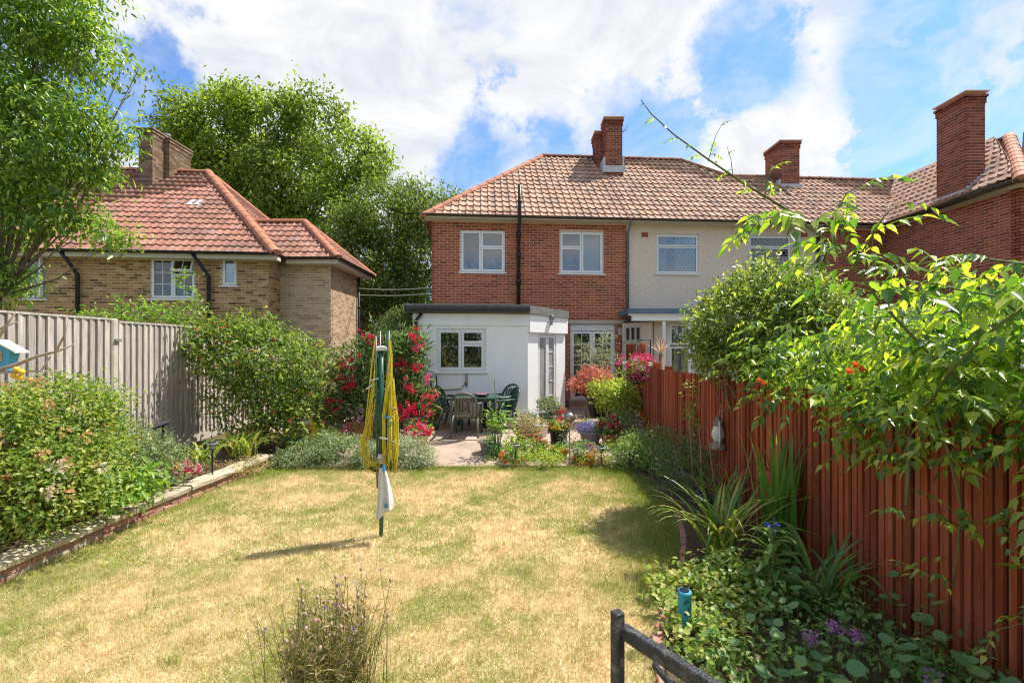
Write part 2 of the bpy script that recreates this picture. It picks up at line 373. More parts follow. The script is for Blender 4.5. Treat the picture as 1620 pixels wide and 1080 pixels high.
def petals_mesh(name, mat, n=14, r=.03, L=.025, Wd=.022, flat=False, rng=RNG):
    d = rdir(n, rng)
    if flat: d[:, 2] *= .25; d = unit(d)
    P = d * (r * .35) if flat else d * r * (.4 + .6 * rng.random((n, 1)))
    D = d if flat else unit(d + rdir(n, rng) * .7)
    Nn = np.tile([0, 0, 1.], (n, 1)) + rdir(n, rng) * .4 if flat else d + rdir(n, rng) * .2
    V, lo, sz = leafV(P, D, Nn, L, Wd, T_OVAL if flat else T_FOLD)
    return raw(name, V, lo, sz, mat)
def strew(name, me, parent, pts, smin=.8, smax=1.2, rng=random):
    for p in pts:
        s = rng.uniform(smin, smax)
        inst(name, me, parent, Matrix.Translation(Vector(p)) @ Matrix.Rotation(rng.uniform(0, 6.28), 4, 'Z') @ Matrix.Rotation(rng.uniform(-.5, .5), 4, 'X') @ Matrix.Scale(s, 4))
def strap_verts(base, az, L, w, lean, arch, n=7, twist=0):
    """an arching strap leaf: list of (left, right) points"""
    h = Vector((math.cos(az), math.sin(az), 0)); sdv = Vector((-math.sin(az), math.cos(az), 0))
    out = []; p = Vector(base); th = lean
    for i in range(n + 1):
        t = i / n
        ww = w * (0.55 + .9 * t if t < .4 else .92 * (1 - ((t - .4) / .6) ** 1.8) + .02) * .5
        out.append((p - sdv * ww, p + sdv * ww, p + Vector((0, 0, -ww * .35))))
        th += arch / n * (1.4 * t + .3)
        p = p + (h * math.sin(th) + Vector((0, 0, 1)) * math.cos(th)) * (L / n)
    return out
def strap_mb(mb, *a, **k):
    s = strap_verts(*a, **k); n = len(s); vs = []; fs = []
    for l, r, m in s: vs += [tuple(l), tuple(m), tuple(r)]
    for i in range(n - 1):
        fs += [(3 * i, 3 * i + 1, 3 * i + 4, 3 * i + 3), (3 * i + 1, 3 * i + 2, 3 * i + 5, 3 * i + 4)]
    mb.add(vs, fs)

# ================================================================ SETTING: ground
LAWN_R = [(.80, .3), (.84, 2.0), (.90, 2.7), (1.04, 3.2), (1.42, 3.85), (1.75, 4.6), (2.0, 5.5), (2.05, 6.4), (1.85, 7.5)]
LAWN_L = [(-4.40, .3), (-4.30, 4.0), (-4.22, 6.0), (-4.10, 7.5)]
def sheet(name, pts, z, mat, kind='structure'):
    mb = MB(); mb.poly([(x, y, z) for x, y in pts]); o = mb.build(name, mat); return tag(o, kind=kind)
gm = MB(); gm.poly([(-400, -200, -.12), (400, -200, -.12), (400, 700, -.12), (-400, 700, -.12)])
tag(gm.build('ground', M['ground']), kind='structure')
def lawn_mat(name, blades):
    m, nt = newmat(name)
    pos = nd(nt, 'NewGeometry').outputs['Position']
    p2 = vm(nt, 'MULTIPLY', pos, (1, 1, 0))
    nA = nd(nt, 'TexNoise', {'Vector': p2, 'Scale': 1.15, 'Detail': 5, 'Roughness': .65, 'Distortion': .5}).outputs[0]
    nB = nd(nt, 'TexNoise', {'Vector': p2, 'Scale': 5.0, 'Detail': 5, 'Roughness': .7}).outputs[0]
    sx = nd(nt, 'SeparateXYZ', {0: pos})
    # greener towards the watered flower beds and the foot of the side wall
    edge = ma(nt, 'ADD', ma(nt, 'MULTIPLY', sstep(nt, sx.outputs[0], .6, 1.9), 1.6), sstep(nt, sx.outputs[0], -3.0, -4.4))
    edge = ma(nt, 'ADD', edge, sstep(nt, sx.outputs[1], 6.7, 7.7))
    g = ma(nt, 'ADD', ma(nt, 'ADD', ma(nt, 'MULTIPLY', nA, 1.25), ma(nt, 'MULTIPLY', nB, .45)), ma(nt, 'MULTIPLY', edge, .16))
    if blades:
        r = nd(nt, 'NewGeometry').outputs['Random Per Island']
        g = ma(nt, 'ADD', g, ma(nt, 'MULTIPLY_ADD', r, .5, -.25))
    green = sstep(nt, g, .78, 1.10)
    straw = mixc(nt, sstep(nt, nB, .35, .65), (.86, .70, .43), (.74, .57, .32))
    grs = mixc(nt, nB, (.23, .31, .05), (.41, .44, .10))
    col = mixc(nt, green, straw, grs)
    if blades:
        v = ma(nt, 'MULTIPLY_ADD', r, .5, .75)
        col = mixc(nt, 1.0, col, nd(nt, 'CombineColor', {0: v, 1: v, 2: v}).outputs[0], 'MULTIPLY')
        p = nd(nt, 'BsdfPrincipled', {'Base Color': col, 'Roughness': .6, 'Specular IOR Level': .25})
        t = nd(nt, 'BsdfTranslucent', {'Color': col})
        sh = nd(nt, 'MixShader', {0: .3, 1: p.outputs[0], 2: t.outputs[0]}).outputs[0]
    else:
        col = mixc(nt, .2, col, (.3, .22, .12))
        nz = nd(nt, 'TexNoise', {'Vector': pos, 'Scale': 70, 'Detail': 4}).outputs[0]
        b = nd(nt, 'Bump', {'Height': nz, 'Strength': .8, 'Distance': .02})
        sh = nd(nt, 'BsdfPrincipled', {'Base Color': col, 'Roughness': 1.0, 'Normal': b.outputs[0], 'Specular IOR Level': .1}).outputs[0]
    nd(nt, 'OutputMaterial', {'Surface': sh})
    return m
lawn_poly = LAWN_L[:1] + LAWN_R + [(-1.1, 7.62), (-2.4, 7.55)] + LAWN_L[::-1][:-1]
sheet('lawn', lawn_poly, 0.0, lawn_mat('lawn_turf', False))
def edge_x(pts, y): return np.interp(y, [p[1] for p in pts], [p[0] for p in pts])
def grass(n, y0, y1, hl, wl):
    y = y0 + (y1 - y0) * RNG.random(n); xl = edge_x(LAWN_L, y); xr = edge_x(LAWN_R, y) + .05
    x = xl + (xr - xl) * RNG.random(n)
    lim = 1.5 * y + 1.0
    q = np.abs(x) < lim; x, y = x[q], y[q]; n = len(x)
    P = np.stack([x, y, np.zeros(n)], 1); a = RNG.random(n) * 6.283; t = RNG.random(n) * 1.15
    D = np.stack([np.cos(a) * np.sin(t), np.sin(a) * np.sin(t), np.cos(t)], 1)
    return P, D, hl * (.5 + RNG.random(n)), wl * (.7 + .6 * RNG.random(n))
gp = [grass(310000, 1.6, 4.2, .032, .0036), grass(200000, 4.2, 7.72, .034, .0062)]
P = np.concatenate([g[0] for g in gp]); D = np.concatenate([g[1] for g in gp]); L = np.concatenate([g[2] for g in gp]); Wd = np.concatenate([g[3] for g in gp])
T_BLADE = (np.array([(0, .5, 0), (0, -.5, 0), (1, 0, 0)]), [(0, 1, 2)])
lawn_bl = lawn_mat('lawn_blades', True)
tag(leaves('grass', P, D, rdir(len(P)), L, Wd, lawn_bl, None, T_BLADE), kind='stuff')
# longer fresh grass in the shade by the right-hand bed
n = 24000; y = 3.7 + 3.8 * RNG.random(n); x = edge_x(LAWN_R, y) + .08 - np.abs(RNG.normal(size=n)) * .33
a = RNG.random(n) * 6.28; t = RNG.random(n) * .8
freshm = leafm('fresh_grass', [(.09, .15, .025), (.14, .20, .035), (.24, .25, .07), (.36, .31, .14)], .35)
tag(leaves('grass', np.stack([x, y, 0 * x], 1), np.stack([np.cos(a) * np.sin(t), np.sin(a) * np.sin(t), np.cos(t)], 1), rdir(n), .025 + .05 * RNG.random(n), .006, freshm, None, T_BLADE), kind='stuff')
# coarse tufts and clover-like weeds scattered through the lawn
tx, ty, tl = [], [], []
for _ in range(46):
    cy_ = RNG.uniform(2.4, 7.3); cx_ = RNG.uniform(edge_x(LAWN_L, cy_) + .1, edge_x(LAWN_R, cy_) - .1); m_ = int(RNG.uniform(25, 90)); s_ = RNG.uniform(.03, .09)
    tx += list(cx_ + RNG.normal(size=m_) * s_); ty += list(cy_ + RNG.normal(size=m_) * s_); tl += list(.03 + .05 * RNG.random(m_))
for _ in range(900):      # ragged fringe along the foot of the coping wall
    cy_ = RNG.uniform(2.2, 7.4); tx.append(edge_x(LAWN_L, cy_) + abs(RNG.normal()) * .05); ty.append(cy_); tl.append(.03 + .06 * RNG.random())
n = len(tx); a = RNG.random(n) * 6.28; t = RNG.random(n) * .9
tag(leaves('grass', np.stack([tx, ty, np.zeros(n)], 1), np.stack([np.cos(a) * np.sin(t), np.sin(a) * np.sin(t), np.cos(t)], 1), rdir(n), np.array(tl), .006, leafm('tuft_grass', [(.13, .18, .04), (.2, .24, .06), (.36, .33, .13)], .35), None, T_BLADE), kind='stuff')
# tufts along the far edge of the lawn
n = 9000; x = -3.9 + 5.4 * RNG.random(n); y = 7.55 + RNG.normal(size=n) * .09; a = RNG.random(n) * 6.28; t = RNG.random(n) * .8
tag(leaves('grass', np.stack([x, y, 0 * x], 1), np.stack([np.cos(a) * np.sin(t), np.sin(a) * np.sin(t), np.cos(t)], 1), rdir(n), .03 + .05 * RNG.random(n), .009, freshm, None, T_BLADE), kind='stuff')

def patio_z(y): return .03 + .25 * min(1.0, max(0.0, (y - 7.6) / 3.0))
pm = MB()
pa = [(-4.4, 7.58), (-2.4, 7.5), (-1.1, 7.58), (1.4, 7.62), (3.2, 8.2)]
pm.add([(x, y, patio_z(y)) for x, y in pa] + [(3.4, 10.6, .28), (-5.8, 10.6, .28)], [tuple(range(7))])
pm.add([(3.4, 10.6, .28), (-5.8, 10.6, .28), (-5.8, 13.5, .3), (3.4, 13.5, .3)], [(0, 3, 2, 1)])
pm.add([(x, y, patio_z(y)) for x, y in pa] + [(x, y, -.05) for x, y in pa], [(i, i + 5, i + 6, i + 1) for i in range(4)])
tag(pm.build('patio', M['concrete']), kind='structure')
# beds
def lump_sheet(name, xs, ys, zf, mat):
    mb = MB(); vs = []; fs = []
    for y in ys:
        for i in range(len(xs)):
            x = xs[i](y) if callable(xs[i]) else xs[i]
            vs.append((x, y, zf(x, y) + random.uniform(-.02, .02)))
    w = len(xs)
    for j in range(len(ys) - 1):
        for i in range(w - 1): fs.append((j * w + i, j * w + i + 1, (j + 1) * w + i + 1, (j + 1) * w + i))
    mb.add(vs, fs); return tag(mb.build(name, mat, None, True), kind='structure')
lump_sheet('flower_bed_soil', [(lambda y, k=k: edge_x(LAWN_R, y) + .02 + (2.66 - edge_x(LAWN_R, y)) * k / 10) for k in range(11)], [1.2 + .25 * j for j in range(26)], lambda x, y: .06, M['soil'])
lump_sheet('raised_bed_soil', [(lambda y, k=k: edge_x(LAWN_L, y) - .18 + (-5.84 - edge_x(LAWN_L, y) + .18) * k / 8) for k in range(9)], [2.0 + .3 * j for j in range(26)],
           lambda x, y: .17 + .10 * (-4.3 - x) / 1.5, M['soil'])

# ---------------------------------------------------------------- raised bed wall (left)
wl = thing('raised_bed_wall', 'low brick retaining wall with worn stone copings along the edge of the lawn', 'garden wall', (-4.3, 4, 0))
ys = [1.2, 2.45, 3.6, 4.75, 5.95, 7.0, 7.75]
for a_, b_ in zip(ys[:-1], ys[1:]):
    mb = MB(); x0, x1 = edge_x(LAWN_L, a_), edge_x(LAWN_L, b_)
    nseg = 6; vs = []; fs = []
    for i in range(nseg + 1):
        t = i / nseg; yy = a_ + .012 + (b_ - a_ - .024) * t; xx = x0 + (x1 - x0) * t
        j = lambda s=.008: random.uniform(-s, s)
        ring = [(xx + .035 + j(), yy, .135), (xx + .04 + j(), yy, .18 + j()), (xx + .022 + j(), yy, .20 + j()), (xx - .17 + j(), yy, .205 + j()), (xx - .20 + j(), yy, .185 + j()), (xx - .20, yy, .135)]
        vs += ring
    for i in range(nseg):
        for k in range(6): fs.append((i * 6 + k, i * 6 + (k + 1) % 6, (i + 1) * 6 + (k + 1) % 6, (i + 1) * 6 + k))
    fs += [tuple(range(6)), tuple(range(nseg * 6 + 5, nseg * 6 - 1, -1))]
    mb.add(vs, [f[::-1] for f in fs]); mb.build('coping_stone', M['stone'], wl)
bk = MB(); bk.bbox((-.0, 0, 0), (.1, .215, .062), .006); bk = bk.mesh('brick', M['redbrick_edge'])
y = 1.25; k = 0
while y < 7.6:
    for row in range(2):
        yy = y + (.11 if row else 0)
        inst('brick', bk, wl, Matrix.Translation((edge_x(LAWN_L, yy) - .095 + random.uniform(-.008, .008), yy, -.005 + .07 * row)))
    y += .226
mb = MB(); mb.poly([(edge_x(LAWN_L, yy) - .01, yy, -.02) for yy in (1.2, 4, 6, 7.7)] + [(edge_x(LAWN_L, yy) - .01, yy, .134) for yy in (7.7, 6, 4, 1.2)]); mb.build('mortar', M['stone'], wl)
# brick edging of the right-hand bed
ed = thing('bed_edging', 'curved row of red bricks edging the flower bed beside the railing', 'edging', (1.0, 3.2, 0))
pts = [Vector((x, y, 0)) for x, y in LAWN_R]; 
def along(pts, step):
    out = []; acc = 0
    for a, b in zip(pts[:-1], pts[1:]):
        l = (b - a).length; t = -acc % step if acc else 0
        while t < l: out.append((a.lerp(b, t / l), (b - a).normalized())); t += step
        acc += l
    return out
bk2 = MB(); bk2.bbox((-.1, -.055, -.06), (.1, .055, .035), .008); bk2 = bk2.mesh('brick', M['redbrick_edge'])
for p, d in along(pts[1:7], .215):
    inst('brick', bk2, ed, Matrix.Translation(p + Vector((random.uniform(.0, .03), 0, random.uniform(0, .012)))) @ Matrix.Rotation(math.atan2(d.y, d.x) + random.uniform(-.08, .08), 4, 'Z') @ Matrix.Rotation(random.uniform(-.06, .06), 4, 'X'))

# ================================================================ buildings: builders
def camdist(p): return (Vector(p) - cam.location).length
def wall(parent, Mw, w, z0, z1, mmat, bmat, openings=(), nobj=300, vis=None, name='wall', th=.2, pitch=.075, brick=True, x_off=0.0):
    """mortar wall with real bricks standing 8 mm proud; Mw maps (along, into the wall, up) to the world"""
    xs = sorted({0, w, *[v for o in openings for v in (max(0, o[0]), min(w, o[1]))]}); zs = sorted({z0, z1, *[v for o in openings for v in (max(z0, o[2]), min(z1, o[3]))]})
    mb = MB(Mw)
    inside = lambda x, z: any(o[0] - 1e-4 < x < o[1] + 1e-4 and o[2] - 1e-4 < z < o[3] + 1e-4 for o in openings)
    for xa, xb in zip(xs[:-1], xs[1:]):
        for za, zb in zip(zs[:-1], zs[1:]):
            if not inside((xa + xb) / 2, (za + zb) / 2): mb.add([(xa, 0, za), (xb, 0, za), (xb, 0, zb), (xa, 0, zb)], [(0, 1, 2, 3)])
    for o in openings:
        a, b, c, d = o[:4]
        mb.add([(a, 0, c), (b, 0, c), (b, 0, d), (a, 0, d), (a, th, c), (b, th, c), (b, th, d), (a, th, d)], [(0, 1, 5, 4), (1, 2, 6, 5), (2, 3, 7, 6), (3, 0, 4, 7)])
    mb.add([(0, 0, z0), (w, 0, z0), (w, th, z0), (0, th, z0), (0, 0, z1), (w, 0, z1), (w, th, z1), (0, th, z1)], [(0, 3, 7, 4), (1, 5, 6, 2), (4, 7, 6, 5)] + ([(3, 2, 6, 7)] if not openings else []))
    wo = mb.build(name, mmat, parent)
    if not brick: return wo
    full = []; rest = []
    nrow = int((z1 - z0) / pitch); g = .225
    for r in range(nrow):
        z = z0 + r * pitch + .0075
        if z + .064 > z1: break
        segs = [(0.0, w)]
        for o in openings:
            if o[2] < z + .05 and o[3] > z + .012:
                segs = [s for a, b in segs for s in ((a, min(b, o[0])), (max(a, o[1]), b)) if s[1] - s[0] > .03]
        off = (r % 2) * g / 2 + x_off
        k0 = -1
        while k0 * g + off < w:
            bx0, bx1 = k0 * g + off + .007, (k0 + 1) * g + off - .007; k0 += 1
            for a, b in segs:
                x0, x1 = max(bx0, a), min(bx1, b)
                if x1 - x0 < .03: continue
                if x1 - x0 > .2105 and (vis is None or vis((x0 + x1) / 2, z)): full.append((x0, z))
                else: rest.append((x0, x1, z))
    full.sort(key=lambda q: camdist(Mw @ Vector((q[0], 0, q[1]))))
    rest += [(x, x + .211, z) for x, z in full[nobj:]]
    bm = MB(); bm.box((0, -.005, 0), (.211, .004, .060), skip='k'); bm = bm.mesh('brick', bmat)
    for x, z in full[:nobj]:
        inst('brick', bm, wo, Mw @ Matrix.Translation((x, random.uniform(-.003, .001), z)))
    rb = MB(Mw)
    for x0, x1, z in rest: rb.box((x0, -.005 + random.uniform(-.002, .001), z), (x1, .004, z + .060), skip='k')
    tag(rb.build('brickwork', bmat, wo), kind='stuff')
    return wo
def tile_mesh(mat, w=.212, l=.40):
    prof = [(0, .002), (.12, -.003), (.50, -.005), (.60, -.003), (.64, .018), (.70, .027), (.80, .027), (.92, .016), (1.01, .003)]
    vs = []; fs = []; n = len(prof)
    for t, dz, th in ((0, .032, 0), (l, -.004, 0)):
        vs += [(x * w, t, z + dz) for x, z in prof]
    vs += [(x * w, 0.022, z - .004) for x, z in prof]
    for i in range(n - 1):
        fs += [(i, i + 1, n + i + 1, n + i), (2 * n + i, 2 * n + i + 1, i + 1, i)]
    mb = MB(); mb.add(vs, fs); return mb.mesh('roof_tile', mat)
def inpoly(p, poly):
    x, y = p; c = False; n = len(poly)
    for i in range(n):
        x0, y0 = poly[i]; x1, y1 = poly[i - 1]
        if (y0 > y) != (y1 > y) and x < (x1 - x0) * (y - y0) / (y1 - y0) + x0: c = not c
    return c
class Plane:
    """roof plane: O on the eave, A along it, U up the slope"""
    def __init__(s, O, A, run, pitch):
        s.O = Vector(O); s.A = Vector(A).normalized(); h = Vector(run).normalized()
        s.U = (h * math.cos(R(pitch)) + Vector((0, 0, 1)) * math.sin(R(pitch))).normalized()
        s.N = s.A.cross(s.U)
        if s.N.z < 0: s.N = -s.N
    def px(s, x, y):
        d = Vector(((x - CX) / F, 1, -(y - CY) / F)); c = Vector((0, 0, CH))
        k = (s.O - c).dot(s.N) / d.dot(s.N); p = c + d * k - s.O
        return (p.dot(s.A), p.dot(s.U))
    def of(s, P): p = Vector(P) - s.O; return (p.dot(s.A), p.dot(s.U))
    def at(s, a, u, n=0.0): return s.O + s.A * a + s.U * u + s.N * n
def roof(parent, pl, poly, mat, tm, nobj=300, name='roof', gauge=.335, w=.212, vis=None, hide=()):
    mb = MB(); mb.poly([tuple(pl.at(a, u, -.015)) for a, u in poly], .06, pl.N); ro = mb.build(name, M['underlay'], parent)
    T = frame((0, 0, 0), pl.A, pl.U, pl.N) if pl.A.cross(pl.U).dot(pl.N) > 0 else None
    flip = T is None
    if flip: T = frame((0, 0, 0), -pl.A, pl.U, pl.N)
    amin, amax = min(p[0] for p in poly), max(p[0] for p in poly); umin, umax = min(p[1] for p in poly), max(p[1] for p in poly)
    cells = []; cut = []
    nr = max(1, round((umax - umin) / gauge)); gauge = (umax - umin) / nr; tl = max(v.co.y for v in tm.vertices)
    def span(u):
        u = min(max(u, umin + 1e-3), umax - 1e-3); xs = []
        for i in range(len(poly)):
            (x0, y0), (x1, y1) = poly[i], poly[i - 1]
            if (y0 > u) != (y1 > u): xs.append((x1 - x0) * (u - y0) / (y1 - y0) + x0)
        return (min(xs), max(xs)) if xs else (0, 0)
    for r in range(nr):
        u = umin + r * gauge; s0, s1 = span(u), span(u + gauge)
        lo_, hi_ = min(s0[0], s1[0]), max(s0[1], s1[1]); li, hi2 = max(s0[0], s1[0]), min(s0[1], s1[1])
        for c in range(int((amax - amin) / w) + 3):
            a = amin + (c - 1) * w
            if a + w < lo_ or a > hi_: continue
            if any(inpoly((a + w / 2, u + gauge * .5), h) for h in hide): continue
            if a >= li - .01 and a + w <= hi2 + .01: cells.append(pl.at(a + (w if flip else 0), u - .02))
            else: cut.append((a, u))
    if cut:
        V = []; fl = []; k = len(tm.vertices)
        for j, (a, u) in enumerate(cut):
            for v in tm.vertices:
                uu = u - .02 + v.co.y; aa = a + ((w - v.co.x) if flip else v.co.x); s_ = span(uu); aa = min(max(aa, s_[0]), s_[1])
                V.append(tuple(pl.at(aa, min(uu, umax), v.co.z)))
            fl += [tuple(i + j * k for i in p.vertices) for p in tm.polygons]
        cm = MB(); cm.v = V; cm.f = fl; tag(cm.build('cut_tiles', mat, ro), kind='stuff')
    cells.sort(key=lambda p: camdist(p))
    if vis: cells.sort(key=lambda p: not vis(p))
    for p in cells[:nobj]:
        m = T.copy(); m.translation = p + pl.N * random.uniform(0, .005); inst('roof_tile', tm, ro, m @ Matrix.Rotation(random.uniform(-.012, .012), 4, 'Z'))
    if cells[nobj:]:
        k = len(tm.vertices); V0 = np.array([v.co for v in tm.vertices]); lo = np.array([l.vertex_index for l in tm.loops]); sz = np.array([len(f.vertices) for f in tm.polygons])
        Rm = np.array(T.to_3x3()); V0 = V0 @ Rm.T; C = np.array([tuple(p + pl.N * random.uniform(0, .005)) for p in cells[nobj:]])
        V = (C[:, None] + V0[None]).reshape(-1, 3) - np.array(ORG[ro])
        tag(link('tile_courses', raw('tile_courses', V, (np.arange(len(C))[:, None] * k + lo).ravel(), np.tile(sz, len(C)), mat), ro), kind='stuff')
    return ro
def ridge(parent, a, b, mat, r=.11, seg=.42, name='ridge_tile'):
    a, b = Vector(a), Vector(b); L = (b - a).length; n = max(1, round(L / seg)); l = L / n
    x = (b - a).normalized(); y = Vector((0, 0, 1)).cross(x).normalized(); z = x.cross(y)
    key = ('rt', mat.name, round(l, 3), r)
    if key not in CACHE:
        mb = MB(); vs = []; fs = []
        for x_, rr in ((-.02, r * 1.06), (l * .5, r), (l + .015, r * .97)):
            for k in range(9):
                t = math.pi * (k / 8) * 1.15 - .075 * math.pi; vs.append((x_, rr * math.cos(t), rr * math.sin(t) * .85 - .03))
        for i in range(2):
            for k in range(8): fs.append((i * 9 + k, (i + 1) * 9 + k, (i + 1) * 9 + k + 1, i * 9 + k + 1))
        fs += [tuple(range(9)), tuple(range(26, 17, -1))]
        mb.add(vs, fs); CACHE[key] = mb.mesh(name, mat)
    for i in range(n):
        inst(name, CACHE[key], parent, frame(a + x * l * i, x, y, z) @ Matrix.Rotation(random.uniform(-.02, .02), 4, 'Z'))
CACHE = {}
def window(root, Mw, x0, x1, z0, z1, rects, curtain=None, setback=.04, bars=None, lattice=False, name='window', fw=.055, cw=.05, frame_mat=None, sill=True, open_rect=None, glass=None, back=.45, coff=.16):
    """rects: casements as fractions of the opening (xa, za, xb, zb)"""
    fm = frame_mat or M['white']; T = Mw @ Matrix.Translation((0, setback, 0))
    mb = MB(T); w, h = x1 - x0, z1 - z0
    mb.box((x0, 0, z0), (x0 + fw, .07, z1)); mb.box((x1 - fw, 0, z0), (x1, .07, z1)); mb.box((x0 + fw, 0, z0), (x1 - fw, .07, z0 + fw)); mb.box((x0 + fw, 0, z1 - fw), (x1 - fw, .07, z1))
    wo = mb.build(name, fm, root)
    X = lambda t: x0 + fw * .7 + (w - fw * 1.4) * t
    Z = lambda t: z0 + fw * .7 + (h - fw * 1.4) * t
    for i, (xa, za, xb, zb) in enumerate(rects):
        a, b, c, d = X(xa) + .004, X(xb) - .004, Z(za) + .004, Z(zb) - .004
        Tc = T
        if open_rect is not None and i in open_rect:
            ang, axis = open_rect[i]
            pv = Vector((a, 0, d)) if axis == 'X' else Vector((a, 0, c))
            Tc = T @ Matrix.Translation(pv) @ Matrix.Rotation(R(ang), 4, axis) @ Matrix.Translation(-pv)
        cm = MB(Tc); y0, y1 = -.022, .045
        cm.box((a, y0, c), (a + cw, y1, d)); cm.box((b - cw, y0, c), (b, y1, d)); cm.box((a + cw, y0, c), (b - cw, y1, c + cw)); cm.box((a + cw, y0, d - cw), (b - cw, y1, d))
        if bars and bars.get(i):
            nx, nz = bars[i]
            for k in range(1, nx): xx = a + cw + (b - a - 2 * cw) * k / nx; cm.box((xx - .009, -.008, c + cw), (xx + .009, .03, d - cw))
            for k in range(1, nz): zz = c + cw + (d - c - 2 * cw) * k / nz; cm.box((a + cw, -.006, zz - .009), (b - cw, .028, zz + .009))
        cm.build('casement', fm, wo)
        gm_ = MB(Tc); gm_.box((a + cw, .006, c + cw), (b - cw, .012, d - cw)); gm_.build('pane', glass or M['glass'], wo)
        if lattice:
            lm = MB(Tc); A, B, C_, D_ = a + cw, b - cw, c + cw, d - cw; p = .125; q = .19
            def seg(P0, P1):
                dx = Vector((P1[0] - P0[0], 0, P1[1] - P0[1])).normalized(); nn = Vector((-dx.z, 0, dx.x)) * .006
                p0 = Vector((P0[0], .002, P0[1])); p1 = Vector((P1[0], .002, P1[1]))
                lm.add([tuple(p0 - nn), tuple(p1 - nn), tuple(p1 + nn), tuple(p0 + nn)], [(0, 1, 2, 3)])
            k = -40
            while k < 40:
                for s in (1, -1):
                    xa_ = A + k * p; t0 = 0; t1 = (D_ - C_)
                    def at(t): return xa_ + s * t * p / q
                    lo_, hi_ = (A - xa_) * s * q / p, (B - xa_) * s * q / p
                    if lo_ > hi_: lo_, hi_ = hi_, lo_
                    ta, tb = max(0, lo_), min(t1, hi_)
                    if tb - ta > .01: seg((at(ta), C_ + ta), (at(tb), C_ + tb))
                k += 1
            lm.build('leading', M['leading'], wo)
    if sill:
        sm = MB(Mw); sm.box((x0 - .05, -.05, z0 - .035), (x1 + .05, setback - .002, z0 - .003)); sm.build('sill', fm, wo)
    rm = MB(Mw); rm.box((x0 - .3, back, z0 - .2), (x1 + .3, back + .02, z1 + .2)); rm.build('dim_room_panel', M['room'], wo)  # dark panel close behind the panes, painted for the unlit room
    if curtain:
        for (ca, cb, za_, zb_) in curtain:
            cm = MB(Mw); n = max(6, int((cb - ca) * w / .03)); vs = []; fs = []
            for i in range(n + 1):
                t = ca + (cb - ca) * i / n; yy = setback + coff + .02 * math.sin(i * 1.7) + .008 * math.sin(i * .9)
                vs += [(x0 + w * t, yy, z0 + h * za_), (x0 + w * t, yy, z0 + h * zb_)]
            for i in range(n): fs.append((2 * i, 2 * i + 2, 2 * i + 3, 2 * i + 1))
            cm.add(vs, fs); cm.build('curtain', M['curtain'], wo, True)
    return wo
def chimney(root, boxes, mmat, bmat, name='chimney', flash=True, cap=True, zbase=0):
    """boxes: (x0, x1, y0, y1, z0, z1) with brick faces on every side"""
    first = None
    for i, (x0, x1, y0, y1, z0, z1) in enumerate(boxes):
        mb = MB(); mb.box((x0 + .01, y0 + .01, z0), (x1 - .01, y1 - .01, z1))
        if first is None: first = co = mb.build(name, mmat, root)
        else: co = mb.build('stack', mmat, first)
        bb = MB(); rows = int((z1 - z0) / .075)
        nobj = 0
        for r in range(rows):
            z = z0 + r * .075 + .0065
            out = .02 if (cap and r >= rows - 3) else 0.0
            if cap and r == rows - 1: out = .045
            for (ax, ln, org, dirx, nrm) in ((0, x1 - x0, (x0, y0), (1, 0), (0, -1)), (1, y1 - y0, (x0, y0), (0, 1), (-1, 0)), (2, y1 - y0, (x1, y0), (0, 1), (1, 0)), (3, x1 - x0, (x0, y1), (1, 0), (0, 1))):
                n = max(1, round(ln / .225)); bl = ln / n
                off = (r + ax) % 2
                ks = [(k * bl, (k + 1) * bl) for k in range(n)] if not off else [(0, bl / 2)] + [((k + .5) * bl, (k + 1.5) * bl) for k in range(n - 1)] + [(ln - bl / 2, ln)]
                for a, b in ks:
                    a, b = a + .006, b - .006
                    if a < .01: a = -out
                    if b > ln - .01: b = ln + out
                    c0 = Vector((org[0] + dirx[0] * a, org[1] + dirx[1] * a, z)); c1 = Vector((org[0] + dirx[0] * b, org[1] + dirx[1] * b, z + .061))
                    nv = Vector((nrm[0], nrm[1], 0)); o1 = c0 - nv * .03; o2 = c1 + nv * (-.003 + out)
                    lo_ = [min(o1[k], o2[k]) for k in range(3)]; hi_ = [max(o1[k], o2[k]) for k in range(3)]
                    if ax in (0, 1, 2) and nobj < 120 and i == 0 and z > zbase:
                        m1 = MB(); m1.box((0, 0, 0), tuple(hi_[k] - lo_[k] for k in range(3)))
                        key = ('cb', bmat.name) + tuple(round(hi_[k] - lo_[k], 3) for k in range(3))
                        if key not in CACHE: CACHE[key] = m1.mesh('brick', bmat)
                        inst('brick', CACHE[key], co, Matrix.Translation(lo_)); nobj += 1
                    else: bb.box(lo_, hi_)
        tag(bb.build('brickwork', bmat, co), kind='stuff')
        if cap:
            cb = MB(); cb.box((x0 - .06, y0 - .06, z1), (x1 + .06, y1 + .06, z1 + .03)); cb.build('cap', mmat, co)
    return first
def pipe(root, pts, mat, r=.045, name='drainpipe', clips=True):
    mb = MB(); mb.tube(pts, r, 10)
    if clips:
        for a, b in zip(pts[:-1], pts[1:]):
            a, b = Vector(a), Vector(b)
            if abs((b - a).normalized().z) > .95:
                n = max(1, int((b - a).length / 1.6))
                for i in range(n): p = a.lerp(b, (i + .5) / n); mb.tube([p - Vector((0, 0, .035)), p + Vector((0, 0, .035))], r * 1.3, 10)
    return mb.build(name, mat, root, True)
